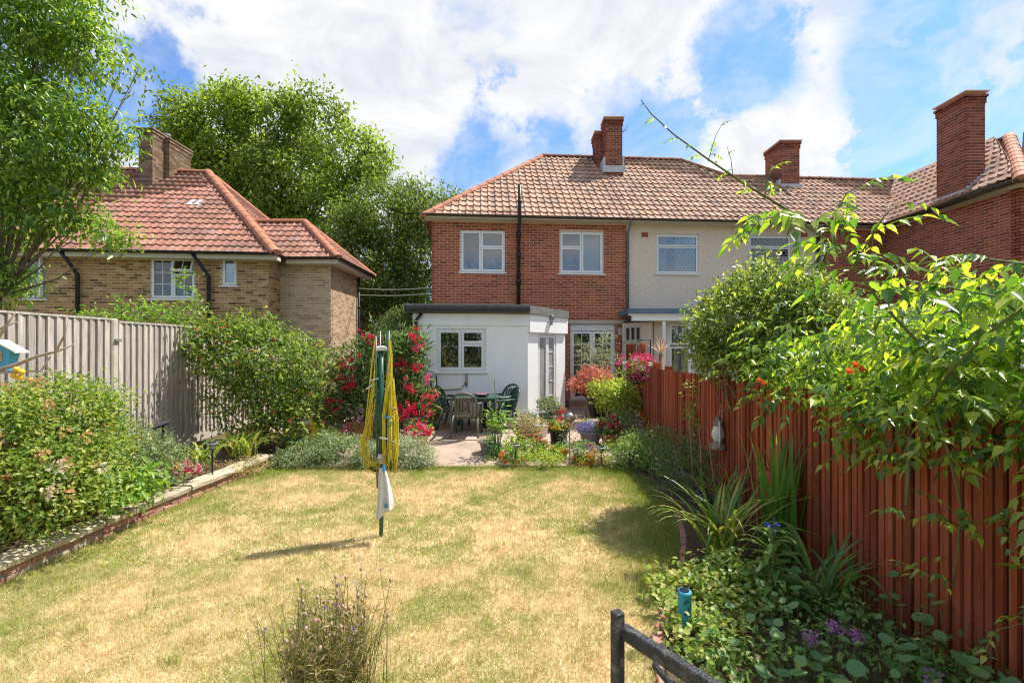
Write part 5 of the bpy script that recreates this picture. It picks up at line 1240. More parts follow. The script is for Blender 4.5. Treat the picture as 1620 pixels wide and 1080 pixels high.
# yellow ornament and striped bag at the bed end
p = at(487, 8.9, .22); t = thing('parrot_ornament', 'yellow and orange glazed bird ornament beside the fuchsia bush', 'ornament', tuple(p))
mb = MB(); mb.lathe([(.03, 0), (.11, .05), (.15, .18), (.13, .30), (.08, .40), (.075, .46), (.09, .52), (.06, .59), (.005, .61)], tuple(p), 14); mb.build('body', M['yellow'], t, True)
mb = MB(); mb.lathe([(.05, -.02), (.155, .02), (.17, .14), (.157, .2)], tuple(p), 14); mb.build('breast', M['orange'], t, True)
mb = MB(); mb.tube([p + Vector((.05, -.07, .5)), p + Vector((.08, -.13, .47)), p + Vector((.08, -.14, .44))], [.025, .015, .004], 6); mb.build('beak', M['black'], t, True)
for i, (px, lab) in enumerate(((455, 'striped red white and blue vase nearer the fuchsia stems'), (473, 'striped vase with blue base standing against the yellow ornament'))):
    p = at(px, 8.6, .2); t = thing('painted_vase', lab, 'vase', tuple(p), 'painted vases by the bed'); T = Matrix.Translation(p) @ Matrix.Rotation(.25, 4, 'Y')
    mb = MB(T); mb.lathe([(.05, 0), (.09, .06), (.095, .16)], n=12); mb.build('base', M['blue_pl'], t, True)
    mb = MB(T); mb.lathe([(.096, .16), (.1, .26), (.08, .40), (.1, .46)], n=12, cap=False); mb.build('body', M['pot_white'], t, True)
    for k in range(5):
        a = k * 1.257; mb = MB(T); mb.tube([(.1 * math.cos(a), .1 * math.sin(a), .17), (.103 * math.cos(a), .103 * math.sin(a), .27), (.084 * math.cos(a), .084 * math.sin(a), .39)], .012, 5); mb.build('stripe', pt['red'], t)
# hose reel on the wall
hp_ = Vector((W(688, 0, 10.46).x, 10.42, 0)); t = thing('hose_reel', 'coiled yellow garden hose hanging on the white wall by the downpipe', 'hose', (hp_.x, 10.42, .6))
rng_ = random.Random(4); mb = MB()
for k in range(9):
    cx = hp_.x + rng_.uniform(-.03, .05); rx, rz = rng_.uniform(.11, .19), rng_.uniform(.26, .42)
    mb.tube([(cx + rx * math.cos(a), 10.44 - .02 * k * .5, .72 + rz * math.sin(a)) for a in [2 * math.pi * j / 20 for j in range(21)]], .012, 5, cap=False)
mb.tube([(hp_.x + .15, 10.36, .4), (hp_.x + .35, 10.16, patio_z(10.16) + .02), (hp_.x + .2, 9.96, patio_z(9.96) + .02), (hp_.x - .2, 10.06, patio_z(10.06) + .02), (hp_.x, 10.26, .3)], .012, 5)
mb.tube([(hp_.x + .05, 10.48, 1.02), (hp_.x + .6, 10.54, 1.05), (hp_.x + .72, 10.56, 1.25)], .012, 5); mb.build('hose', M['hose'], t, True)
mb = MB(); mb.tube([(hp_.x - .08, 10.44, 1.0), (hp_.x - .08, 10.36, 1.36), (hp_.x + .05, 10.36, 1.36), (hp_.x + .05, 10.44, 1.0)], .018, 6); mb.build('bracket', M['black'], t, True)
mb = MB(); mb.lathe([(.02, -.06), (.13, -.06), (.13, .06), (.02, .06)], (0, 0, 0), 14); mb.T = None
mb.v = [(hp_.x + .02 + x, 10.34 + z, .62 + y) for x, y, z in mb.v]; mb.build('drum', M['hose'], t, False)
mb = MB(); mb.lathe([(.02, 0), (.03, .08), (.025, .3), (.012, .34)], (hp_.x + .72, 10.56, 1.1), 8); mb.build('tap', M['galv'], t, True)

# ---- table and chairs
TZ = patio_z(9.95); tp = Vector((-.77, 9.95, TZ))
tb = thing('garden_table', 'dark green plastic garden table with a square rounded top', 'table', tuple(tp))
def rrect(w, h, r, n=5):
    out = []
    for cx, cy, a0 in ((w - r, h - r, 0), (-w + r, h - r, 90), (-w + r, -h + r, 180), (w - r, -h + r, 270)):
        for k in range(n + 1): a = R(a0 + 90 * k / n); out.append((cx + r * math.cos(a), cy + r * math.sin(a)))
    return out
mb = MB(); mb.poly([(tp.x + x, tp.y + y, TZ + .72) for x, y in rrect(.48, .40, .14)], .035); mb.build('table_top', M['green_pl'], tb)
mb = MB(); mb.poly([(tp.x + x, tp.y + y, TZ + .684) for x, y in rrect(.43, .35, .12)], .06); mb.build('apron', M['green_pl'], tb)
for sx_ in (-1, 1):
    for sy_ in (-1, 1):
        mb = MB(); x, y = tp.x + sx_ * .38, tp.y + sy_ * .29; mb.tube([(x + sx_ * .05, y + sy_ * .04, TZ), (x, y, TZ + .66)], [.028, .04], 8); mb.build('leg', M['green_pl'], tb)
bw = thing('table_bowl', 'small dark bowl with pink petals on the garden table', 'bowl', (tp.x + .12, tp.y - .1, TZ + .72)); bp = Vector((tp.x + .12, tp.y - .1, TZ + .721))
mb = MB(); mb.lathe([(.05, 0), (.14, .025), (.17, .055), (.155, .055), (.12, .03), (.001, .02)], tuple(bp), 18, cap=False); mb.build('dish', M['black'], bw, True)
strew('petal', FM_['pales'], bw, [bp + Vector((random.uniform(-.1, .1), random.uniform(-.1, .1), .045)) for _ in range(26)], 1, 1.6)
def chair(label, mat, loc, rz):
    t = thing('garden_chair', label, 'chair', (0, 0, 0), 'plastic chairs round the garden table')
    mb = MB(); mb.poly([(x, y, .43) for x, y in rrect(.24, .23, .07)], .03); mb.poly([(x, y - .0, .40) for x, y in rrect(.22, .21, .06)], .035); mb.build('seat', mat, t)
    bk = lambda u, v: (u, .22 + .16 * v + .05 * (1 - (u / .27) ** 2), .44 + .46 * v)   # seat back surface
    for k in range(7):
        u = (k - 3) * .058; top = .86 - .10 * (abs(u) / .18) ** 2
        mb = MB(); pts = [bk(u, v) for v in (.0, .3, .6, top)]
        vs = []; 
        for p_ in pts: vs += [(p_[0] - .019, p_[1], p_[2]), (p_[0] + .019, p_[1], p_[2]), (p_[0] + .019, p_[1] + .012, p_[2]), (p_[0] - .019, p_[1] + .012, p_[2])]
        fs_ = []
        for i in range(3):
            for q_ in range(4): fs_.append((i * 4 + q_, i * 4 + (q_ + 1) % 4, i * 4 + 4 + (q_ + 1) % 4, i * 4 + 4 + q_))
        mb.add(vs, fs_ + [(3, 2, 1, 0), (12, 13, 14, 15)]); mb.build('slat', mat, t)
    mb = MB(); arc = [(.265, -.02), (.265, .3), (.255, .6), (.21, .85), (.12, .98), (0, 1.02)]; arc = [(-u, v) for u, v in arc] + [(u, v) for u, v in arc[-2::-1]]
    mb.tube([bk(u, v) for u, v in arc], .026, 8); mb.tube([bk(u, .08) for u in (-.25, -.12, 0, .12, .25)], .022, 6); mb.build('back_frame', mat, t, True)
    for s in (-1, 1):
        mb = MB(); mb.tube([(s * .27, .26, .68), (s * .285, .05, .665), (s * .285, -.16, .655), (s * .27, -.23, .62)], [.024, .03, .032, .024], 8); mb.build('armrest', mat, t, True)
        mb = MB(); mb.tube([(s * .27, -.23, .63), (s * .255, -.235, .42), (s * .28, -.26, 0)], [.026, .03, .022], 8); mb.build('leg', mat, t, True)
        mb = MB(); mb.tube([(s * .25, .21, .44), (s * .26, .26, .22), (s * .28, .32, 0)], [.03, .026, .022], 8); mb.build('leg', mat, t, True)
    t.location = loc; t.rotation_euler = (0, 0, rz)
    return t
# a chair faces local -y; its back stands at +y
chair('green plastic chair coloured grey brown for shade with its slatted back turned to the lawn', M['green_pl_shaded'], (tp.x - .17, tp.y - .50, patio_z(9.45)), R(176))
chair('green plastic chair under the kitchen window beside the hose', M['green_pl'], (tp.x - .50, tp.y + .12, patio_z(10.05)), R(80))
chair('green plastic chair nearest the canted door facing the table', M['green_pl'], (tp.x + .50, tp.y - .08, patio_z(9.85)), R(-72))
chair('green plastic chair half hidden behind the one by the canted door', M['green_pl'], (tp.x + .50, tp.y + .26, patio_z(10.2)), R(-48))

# ---- pots
def planted(nm, plab, p, r, h, mat, pl, **kw):
    pot(nm, plab, p, r, h, mat, 'patio pots', **kw); base = Vector(p) + Vector((0, 0, h * .93))
    return base
d = 8.75; p = at(835, d); b = planted('terracotta_pot', 'wide terracotta pot with a drying golden plant', p, .24, .26, M['terracotta'], None)
shrub('drying_plant', 'golden brown drying plant in the wide terracotta pot', 'plant', tuple(b), [(p.x, p.y, b.z + .16, .3, .26, .18)], 110, 12, .05, .035, .016, lf_dry, seed=71)
d = 9.9; p = at(871, d); b = planted('green_pot', 'dark green pot by the canted door', p, .24, .34, M['pot_green'], None)
shrub('lavender', 'grey lavender tuft growing in the dark green pot', 'plant', tuple(b), [(p.x - .05, p.y, b.z + .17, .2, .18, .2)], 70, 12, .04, .09, .01, lf_grey, [('reds', 0, 1)], seed=72, droop=-.8, up=.1)
shrub('begonia', 'small red and pink begonia at the edge of the green pot', 'flowers', tuple(b + Vector((.2, -.05, 0))), [(p.x + .2, p.y - .08, b.z + .08, .1, .08, .08)], 12, 6, .03, .04, .03, lf_fresh, [('reds', 18, 2.0), ('pales', 6, 1.6)], seed=73, stems=3)
d = 9.4; p = at(856, d); b = planted('white_pot', 'white plastic pot in front of the green pot', p, .16, .25, M['pot_white'], None)
shrub('seedling', 'thin pale seedlings in the white pot', 'plant', tuple(b), [(p.x, p.y, b.z + .06, .12, .1, .08)], 14, 6, .03, .05, .014, lf_grey, seed=74, stems=4)
d = 10.15; p = at(824, d); mb = MB(); t = thing('stone_trough', 'rough stone trough beside the white wall corner', 'trough', tuple(p)); mb.bbox((p.x - .3, p.y - .16, p.z), (p.x + .28, p.y + .16, p.z + .22), .03); mb.build('body', M['conc_post'], t); mb = MB(); mb.box((p.x - .25, p.y - .12, p.z + .222), (p.x + .23, p.y + .12, p.z + .226)); mb.build('soil', M['soil'], t)
shrub('succulent', 'straggling succulents in the rough stone trough', 'plant', (p.x, p.y, p.z + .22), [(p.x, p.y, p.z + .28, .3, .16, .09)], 40, 9, .04, .05, .02, lf_grey, [('pales', 6, 1.2)], seed=75, stems=0)
d = 10.75; p = at(845, 10.85); pot('teal_pot', 'small teal pot at the foot of the white corner', at(843, 10.55), .10, .2, M['pot_teal'], 'patio pots')
d = 8.3; p = at(770, d); b = planted('grey_pot', 'small grey pot at the patio edge beside the staked plant', p, .13, .22, M['pot_grey'], None)
shrub('thyme', 'low thyme cushion in the small grey pot', 'plant', tuple(b), [(p.x, p.y, b.z + .05, .16, .14, .08)], 40, 10, .03, .03, .01, lf_cat, seed=76, stems=0)
p = at(782, 8.15); b = planted('teal_pot', 'teal glazed pot at the foot of the staked plant', p, .12, .2, M['pot_teal'], None)
p = at(788, 8.1); shrub('staked_plant', 'tall thin leafy plant tied to a cane at the patio edge', 'plant', tuple(p), [B(788, 700, 8.1, 14, 30, .15), B(792, 662, 8.1, 12, 16, .12), B(780, 655, 8.1, 12, 10, .1), B(798, 685, 8.1, 20, 10, .16), B(788, 726, 8.0, 26, 12, .2)], 62, 7, .07, .11, .028, lf_fresh, [('yellows', 8, 1)], seed=77, stems=12, stem_m=M['stem'])
mb = MB(); a_, b_ = W(791, 720, 8.05), W(782, 600, 8.05); a_.z = 0; mb.tube([a_, b_], .008, 6); tag(mb.build('cane', M['drystem']), 'thin bamboo cane supporting the tall plant', 'cane')
# flower border on the patio edge
def posy(label, px, py, d, rx, ry, rd, lm, fl, seed, n=60, L=.045, Wd=.02, nm='bedding_plant'):
    blob = B(px, py, d, rx, ry, rd); shrub(nm, label, 'flowers', (blob[0], d, .03), [blob], n, 11, .04, L, Wd, lm, fl, 'bedding plants along the patio edge', seed=seed, stems=0, zmin=.01)
posy('orange marigolds beside the staked plant', 810, 722, 7.75, 18, 14, .18, lf_fresh, [('oranges', 20, 1.8), ('whites', 10, 1.3)], 81)
posy('lime green leafy bedding plant without flowers', 855, 724, 7.75, 34, 13, .25, lf_lime, [], 82, 110)
posy('cream and yellow petunias behind the marigolds', 830, 706, 8.0, 18, 10, .15, lf_fresh, [('creams', 16, 1.8), ('yellows', 10, 1.6)], 83)
posy('crimson petunias in front of the wide terracotta pot', 852, 703, 8.1, 12, 9, .12, lf_fresh, [('crimsons', 14, 2), ('hots', 12, 2)], 84)
posy('rust orange flowers at the foot of the dark planter', 880, 714, 8.0, 16, 8, .12, lf_fresh, [('oranges', 20, 1.6)], 85)
posy('dark leaved plant with mauve flowers right of the glass ball stake', 920, 712, 7.9, 24, 14, .2, lf_dkg, [('mauves', 20, 1.5), ('crimsons', 10, 1.4)], 86)
posy('bright orange marigolds in front of the mauve flowers', 922, 728, 7.75, 16, 9, .14, lf_fresh, [('oranges', 24, 2.0)], 87)
posy('yellow and apricot bedding flowers beside the path light', 945, 724, 7.8, 18, 14, .18, lf_dry, [('yellows', 20, 1.6), ('oranges', 8, 1.4)], 88)
d = 8.4; p = at(884, d); b = planted('dark_planter', 'tall dark planter with pansies left of the glass ball stake', p, .17, .42, M['pot_black'], None, taper=.8)
shrub('pansy', 'crimson and yellow pansies in the tall dark planter', 'flowers', tuple(b), [(p.x, p.y, b.z + .1, .2, .18, .12)], 36, 9, .04, .05, .03, lf_fresh, [('crimson', 8, 1), ('hot', 5, 1), ('yellow', 8, .9)], seed=91, stems=4)
shrub('trailing_plant', 'silver trailing plant hanging from the dark planter', 'plant', tuple(b + Vector((.08, -.1, 0))), [(p.x + .06, p.y - .15, b.z - .2, .13, .08, .22)], 50, 9, .04, .035, .02, lf_grey, seed=92, stems=3)
d = 8.9; p = at(934, d); b = planted('grey_pot', 'round grey pot full of violet campanula', p, .22, .25, M['pot_grey'], None)
shrub('campanula', 'dome of violet campanula flowers in the round grey pot', 'flowers', tuple(b), [(p.x, p.y, b.z + .07, .25, .22, .13)], 50, 10, .04, .04, .02, lf_fresh, [('purples', 130, 1.5)], seed=93, stems=0)
d = 8.7; p = at(964, d); b = planted('terracotta_pot', 'terracotta pot of dark red begonias near the fence', p, .16, .24, M['terracotta'], None)
shrub('begonia', 'dark red begonias above near black leaves close to the fence', 'flowers', tuple(b), [(p.x, p.y, b.z + .14, .22, .2, .18)], 60, 9, .05, .06, .045, lf_dkg, [('crimson', 12, 1.2), ('red', 8, 1.1)], seed=94, stems=4)
d = 11.4; p = at(948, d); b = planted('black_pot', 'large square black pot with the olive tree in front of the french doors', p, .26, .5, M['pot_black'], None, square=True)
tree('olive_tree', 'small silvery olive tree in the square black pot before the french doors', tuple(b), [B(945, 552, d, 30, 22, .35), B(955, 575, d, 26, 20, .3), B(935, 575, d, 22, 22, .3), B(950, 600, d, 22, 16, .25), B(958, 535, d, 14, 12, .2)], 130, 12, .09, .075, .016, leafm('olive_leaves', [(.17, .2, .13), (.25, .27, .18), (.33, .35, .26), (.4, .41, .33)], .2), .025, 4, seed=95)
shrub('underplanting', 'green plants around the foot of the olive tree', 'plant', tuple(b), [(p.x, p.y, b.z + .06, .24, .2, .1)], 30, 9, .04, .06, .04, lf_shrub, seed=96, stems=0)
d = 10.6; p = at(927, d); t = tree('japanese_maple', 'small japanese maple with salmon pink leaves on a thin stem', tuple(p), [B(935, 600, d, 28, 12, .3), B(905, 608, d, 12, 7, .2), B(952, 592, d, 18, 12, .25), B(925, 612, d, 24, 8, .25), B(940, 585, d, 16, 8, .2)], 110, 11, .07, .07, .03, lf_maple, .018, 4, seed=97)
shrub('lime_shrub', 'bright yellow green leafy shrub beside the red fence', 'shrub', tuple(at(968, 10.3)), [B(968, 625, 10.3, 34, 24, .4), B(990, 640, 10.3, 26, 26, .35), B(950, 615, 10.3, 18, 16, .3), B(985, 612, 10.3, 22, 14, .3)], 170, 13, .09, .09, .038, lf_lime, seed=98)
p = at(955, 9.5); t = thing('turtle_planter', 'dark green dish planter on the patio before the black pot', 'planter', tuple(p)); mb = MB(); mb.lathe([(.14, 0), (.22, .1), (.23, .15), (.2, .15), (.18, .12), (.001, .12)], tuple(p), 16, cap=False); mb.build('dish', M['pot_green'], t, True)
shrub('mixed_bedding', 'mixed white and blue flowers around the base of the lime shrub', 'flowers', tuple(at(985, 9.4)), [B(985, 685, 9.3, 30, 16, .35), B(965, 668, 9.6, 18, 10, .2), B(1000, 665, 9.4, 18, 14, .25)], 120, 11, .06, .06, .022, lf_cat, [('whites', 20, 1.5), ('purples', 14, 1.4), ('oranges', 8, 2.2), ('yellows', 6, 2)], seed=99)
# hanging basket on its bracket
d = 9.0; c = W(1008, 590, d); t = thing('hanging_basket', 'hanging basket of pink white and red flowers on the fence corner', 'hanging basket', tuple(c))
mb = MB(); mb.lathe([(.06, -.22), (.14, -.17), (.2, -.06), (.21, 0)], tuple(c), 16); mb.build('basket', M['pot_black'], t, True)
for k in range(3):
    a = k * 2.094; mb = MB(); mb.tube([c + Vector((.2 * math.cos(a), .2 * math.sin(a), 0)), c + Vector((0, 0, .62))], .006, 5); mb.build('chain', M['galv'], t)
mb = MB(); mb.tube([c + Vector((0, 0, .62)), c + Vector((.1, 0, .66)), c + Vector((.27, .02, .66)), c + Vector((.27, .02, .1))], .012, 6); mb.build('bracket', M['black'], t, True)
shrub('basket_flowers', 'pink white and crimson petunias spilling from the hanging basket', 'flowers', tuple(c), [(c.x, c.y, c.z + .12, .26, .22, .2), (c.x + .05, c.y - .08, c.z - .05, .26, .18, .14)], 70, 11, .06, .055, .034, lf_fresh, [('hot', 24, 1.2), ('pale', 14, 1.1), ('white', 8, 1.1), ('crimson', 6, 1), ('yellow', 6, .8), ('orange', 3, .9)], seed=101, stems=4)
strew('flower', FM_['hot'], t, [c + Vector((random.gauss(0, .14), -.1 + random.gauss(0, .06), .33 + random.gauss(0, .05))) for _ in range(16)], .9, 1.3)
# spiky cordyline seen over the red fence
p = W(1046, 600, 10.2); p.z = .2; t = thing('cordyline', 'purple spiky cordyline above the fence beside the porch post', 'plant', tuple(p)); h = W(1046, 560, 10.2)
mb = MB(); mb.tube([p, h], .05, 7); mb.build('stem', M['bark'], t, True); sm_ = leafm('cordyline_leaf', [(.2, .09, .09), (.3, .16, .14), (.42, .36, .3)], .2); random.seed(12)
ms = []
for v in range(5): mb = MB(); strap_mb(mb, (0, 0, 0), 0, .42, .03, random.uniform(.1, 1.2), .5); ms.append(mb.mesh('leaf', sm_))
for k in range(26): inst('leaf', ms[k % 5], t, Matrix.Translation(h) @ Matrix.Rotation(k * 2.4, 4, 'Z'))
# stakes and path lights
def path_light(label, p, h, s=1.0):
    t = thing('path_light', label, 'solar light', tuple(p), 'solar lights in the garden'); p = Vector(p)
    mb = MB(); mb.tube([p, p + Vector((0, 0, h))], .012 * s, 8); mb.build('stake', M['black'], t)
    mb = MB(); mb.lathe([(.02, 0), (.045, .03), (.045, .06), (.075, .065), (.075, .08), (.02, .095)], tuple(p + Vector((0, 0, h))), 14); mb.build('lamp_head', M['galv'], t)
    mb = MB(); mb.lathe([(.05, 0), (.05, .004)], tuple(p + Vector((0, 0, h + .093))), 12); mb.build('solar_cell', M['solar'], t)
path_light('small solar path light among the orange marigolds', (W(816, 735, 7.62).x, 7.62, 0), .30)
path_light('small solar path light at the edge of the catmint', (W(952, 735, 7.6).x, 7.6, 0), .26)
path_light('solar path light standing in front of the daylilies', (W(336, 748, 6.5).x, 6.5, .2), .36)
p = W(258, 690, 6.3); p.z = .2; t = thing('solar_panel', 'tilted black solar panel on a stake before the grey fence', 'solar panel', tuple(p)); c = W(258, 671, 6.3)
mb = MB(); mb.tube([p, c], .014, 8); mb.build('stake', M['black'], t)
mb = MB(Matrix.Translation(c) @ Matrix.Rotation(-.35, 4, 'Y') @ Matrix.Rotation(.5, 4, 'X')); mb.box((-.12, -.06, .0), (.12, .06, .018)); mb.build('frame', M['black'], t)
mb = MB(Matrix.Translation(c) @ Matrix.Rotation(-.35, 4, 'Y') @ Matrix.Rotation(.5, 4, 'X')); mb.box((-.112, -.052, .0182), (.112, .052, .021)); mb.build('solar_cell', M['solar'], t)
d = 7.62; c = W(901, 659, d); t = thing('glass_ball_stake', 'tall metal stake topped with a glass ball in the flower border', 'garden stake', (c.x, d, 0))
mb = MB(); mb.tube([(c.x, d, -.05), c], .011, 8); mb.build('stake', M['galv'], t); mb = MB(); mb.lathe([(.0 + .075 * math.sin(a), -.075 * math.cos(a)) for a in [math.pi * k / 12 for k in range(1, 12)]], tuple(c), 18); mb.build('ball', M['galv'], t, True)
mb = MB(); mb.lathe([(.05, -.006), (.1, -.006), (.1, .006), (.05, .006)], (0, 0, 0), 18, cap=False); mb.v = [(c.x + x, c.y + z, c.z + y) for x, y, z in mb.v]; mb.build('ring', M['rustmetal'], t)

# ================================================================ rotary clothes dryer
dp = Vector((-1.388, 4.83, 0)); t = thing('rotary_dryer', 'folded green rotary clothes dryer with hanging yellow lines', 'clothes dryer', tuple(dp))
mb = MB(); mb.tube([dp - Vector((0, 0, .1)), dp + Vector((0, 0, .62))], .022, 10); mb.tube([dp + Vector((0, 0, .6)), dp + Vector((0, 0, 2.0))], .027, 10); mb.build('pole', M['dryer_green'], t, True)
mb = MB(); mb.lathe([(.06, 0), (.065, .03), (.03, .05)], tuple(dp + Vector((0, 0, 1.97))), 12); mb.lathe([(.04, 0), (.05, .05), (.04, .1)], tuple(dp + Vector((0, 0, .78))), 12); mb.build('hub', M['pot_white'], t)
mb = MB(); mb.lathe([(.035, 0), (.05, .03), (.05, .10), (.035, .13)], tuple(dp + Vector((0, 0, .5))), 12); mb.build('collar', M['black'], t)
arms = [(.085, -.02), (-.05, -.035), (-.03, .06), (.05, .06)]
tips = []
for i, (ax, ay) in enumerate(arms):
    lo_, hi_ = dp + Vector((ax * .6, ay * .6, .60)), dp + Vector((ax, ay, 2.18 if i != 1 else 2.12)); tips.append(hi_)
    mb = MB(); mb.tube([lo_, hi_], .012, 8); mb.build('arm', M['dryer_green'], t, True)
    mb = MB(); mb.tube([dp + Vector((0, 0, .55)), lo_], .010, 6); mb.tube([dp + Vector((0, 0, 1.05)), lo_.lerp(hi_, .35)], .008, 6); mb.build('brace', M['black'], t)
rg = random.Random(5)
def dline(pts):
    mb = MB(); mb.tube([dp + Vector(p) for p in pts], .0045, 5, cap=False); mb.build('line', M['yellow_line'], t, True)
for k in range(24):   # full bundle right of the pole: long loops hanging from the arm tip
    x0 = .085 + rg.uniform(-.02, .045); y0 = -.02 + rg.uniform(-.05, .05); zt_ = 2.17 - .055 * (k % 12); zb = rg.uniform(.66, .95); x1 = rg.uniform(.05, .155); w_ = rg.uniform(.012, .035)
    dline([(.085, -.02, zt_), (x0, y0, zt_ - .25), (x1 - w_, y0, 1.3), (x1 - w_, y0 + .01, zb + .12), (x1 - w_ * .5, y0, zb + .01), (x1 + w_ * .3, y0, zb), (x1 + w_, y0, zb + .12), (x1 + w_ * .8, y0 + .02, 1.25), (x0 + .01, y0 + .03, zt_ - .5)])
for k in range(17):   # looser loops on the left that curl back to the collar
    y0 = -.04 + rg.uniform(-.06, .05); zt_ = 2.12 - .05 * k; b_ = rg.uniform(.0, .13); zb = rg.uniform(.70, .86)
    dline([(-.05, -.035, zt_), (-.055 - b_ * .15, y0, zt_ * .7 + .4), (-.085 - b_ * .55, y0, 1.15), (-.09 - b_, y0, .98), (-.085 - b_ * .85, y0, zb + .06), (-.06 - b_ * .5, y0 - .01, zb - .02), (-.03 - b_ * .15, y0 - .01, zb - .04), (0, -.035, zb + .01)])
pegc = [M['pot_white'], M['pot_teal'], M['drystem'], M['blue_pl'], M['pot_white'], M['drystem'], M['black'], M['pot_grey'], M['pot_white'], M['drystem']]
for k, (px, py) in enumerate(((607, 693), (617, 672), (623, 646), (612, 660), (592, 600), (620, 698), (590, 742), (600, 728), (584, 612), (596, 752))):
    p = W(px, py, 4.74); pe = thing('clothes_peg', ['white peg clipped low on the dryer pole', 'green peg among the right hand lines', 'wooden peg clipped high on the yellow lines', 'blue peg on the yellow lines beside the pole', 'white peg on the left arm lines', 'brown wooden peg on the thick line bundle', 'black peg hanging at the foot of the lines', 'grey peg bunched below the lines', 'white peg clipped to the outer left lines', 'wooden peg by the collar of the dryer'][k], 'peg', tuple(p), 'pegs on the clothes dryer')
    a = rg.uniform(-.5, 2.2)
    for s in (-1, 1):
        mb = MB(Matrix.Translation(p) @ Matrix.Rotation(a, 4, 'Y') @ Matrix.Rotation(s * .09, 4, 'X')); mb.box((-.006, -.006 + s * .007, -.04), (.006, .006 + s * .007, .04)); mb.build('jaw', pegc[k], pe)
# white cloth hanging from the collar
top = W(606, 738, 4.72); t = thing('white_cloth', 'white cloth with a blue corner hanging on the clothes dryer', 'cloth', tuple(top)); mb = MB(); nu, nv = 13, 14; vs = []; fs_ = []
for j in range(nv + 1):
    v = j / nv
    for i in range(nu + 1):
        u = i / nu - .5; wd = .05 + .13 * v ** .7; x = u * wd * 1.1 + .02 * v + .012 * math.sin(v * 3); y = .03 * math.sin(u * 14 + v * 1.2) * (.4 + v) ; z = -.56 * v * (1 - .28 * (u + .5) * v) - .02 * abs(u)
        vs.append((top.x + x, top.y - .03 + y, top.z + z))
for j in range(nv):
    for i in range(nu): k = j * (nu + 1) + i; fs_.append((k, k + 1, k + nu + 2, k + nu + 1))
mb.add(vs, fs_); mb.build('towel', M['cloth'], t, True)
mb = MB(); mb.tube([top + Vector((.02, -.04, .03)), top + Vector((.025, -.05, -.03))], [.016, .02], 6); mb.build('clip', M['blue_pl'], t); mb = MB(); mb.box((top.x + .03, top.y - .06, top.z - .405), (top.x + .075, top.y - .055, top.z - .365)); mb.build('label_tab', M['blue_pl'], t)

# ================================================================ right-hand bed and fence
p = W(1147, 684, 5.62); p.x = FXR - .13; t = thing('hurricane_lantern', 'rusty white hurricane lantern hanging on the red fence', 'lantern', (p.x, p.y, p.z)); c = Vector((p.x, 5.68, CH - (710 - CY) * 5.68 / F))
mb = MB(); mb.lathe([(.10, 0), (.105, .02), (.08, .07), (.05, .085), (.05, .1)], tuple(c), 16); mb.build('fuel_tank', M['rustmetal'], t, True)
mb = MB(); mb.lathe([(.045, .1), (.075, .16), (.07, .22), (.045, .29)], tuple(c), 14, cap=False); mb.build('globe', M['pot_white'], t, True)
mb = MB(); mb.lathe([(.05, .29), (.065, .31), (.05, .35), (.035, .36), (.035, .39), (.045, .395)], tuple(c), 14); mb.build('chimney_cap', M['rustmetal'], t, True)
for s in (-1, 1): mb = MB(); mb.tube([c + Vector((.02 * s, .09 * s, .05)), c + Vector((.02 * s, .1 * s, .15)), c + Vector((.02 * s, .09 * s, .3)), c + Vector((0, .03 * s, .36))], .011, 6); mb.build('frame_tube', M['pot_white'], t, True)
mb = MB(); mb.tube([c + Vector((0, -.08, .3)), c + Vector((.03, -.05, .45)), c + Vector((.10, 0, .5)), c + Vector((.03, .05, .45)), c + Vector((0, .08, .3))], .005, 5); mb.build('handle', M['galv'], t)
shrub('catmint', 'bright green bushy plant with tiny white flowers at the corner of the lawn', 'plant', (W(1000, 730, 7.5).x, 7.6, .03), [B(985, 720, 7.6, 34, 20, .35), B(1015, 712, 7.5, 34, 24, .4), B(1040, 725, 7.2, 30, 26, .35), B(1030, 700, 7.8, 40, 22, .35)], 340, 14, .07, .055, .016, leafm('gaura_leaves', [(.10, .17, .04), (.16, .24, .055), (.23, .3, .08)], .35), [('whites', 60, 1.0)], seed=111, stems=8, zmin=.02, droop=-.3)
shrub('catmint', 'grey green catmint with faded violet flowers leaning over the lawn shade', 'plant', (2.25, 6.2, .05), [B(1075, 745, 6.4, 40, 40, .4), B(1105, 755, 6.0, 38, 46, .4), B(1060, 720, 6.9, 36, 34, .4), B(1080, 785, 5.9, 38, 26, .3)], 420, 14, .08, .05, .012, lf_cat, [('purples', 40, .9), ('mauves', 30, .8)], seed=112, stems=14, zmin=.03, droop=-.5, up=.2)
# crocosmia and iris blades
def blades(nm, lab, pts, n, L, w, lean, arch, seed, mat=lf_strap, spread=.12):
    random.seed(seed); p0 = Vector(pts); t = thing(nm, lab, 'plant', tuple(p0)); ms = []
    for v in range(12): mb = MB(); strap_mb(mb, (0, 0, 0), 0, L * random.uniform(.75, 1.15), w * random.uniform(.8, 1.2), random.uniform(*lean), random.uniform(*arch), 9); ms.append(mb.mesh('leaf', mat))
    for k in range(n): inst('leaf', ms[k % 12], t, Matrix.Translation(p0 + Vector((random.uniform(-spread, spread), random.uniform(-spread, spread), -.03))) @ Matrix.Rotation(random.uniform(0, 6.28), 4, 'Z'))
    return t
blades('arching_daylily', 'clump of long arching strap leaves bending over the shaded lawn', (1.95, 4.25, .06), 54, .95, .034, (.05, .45), (1.0, 2.5), 121)
blades('iris_clump', 'tall upright sword leaves standing against the red fence', (2.45, 4.2, .06), 40, 1.15, .04, (.0, .16), (.1, .5), 122, leafm('sword_leaves', [(.07, .15, .03), (.10, .2, .035), (.17, .26, .05)], .35, rough=.35), .14)
blades('dark_strap_clump', 'dark green strap leaves bending in the shade at the fence foot', (2.4, 3.45, .06), 26, .75, .035, (.1, .5), (.8, 2.2), 123, lf_dkg, .12)
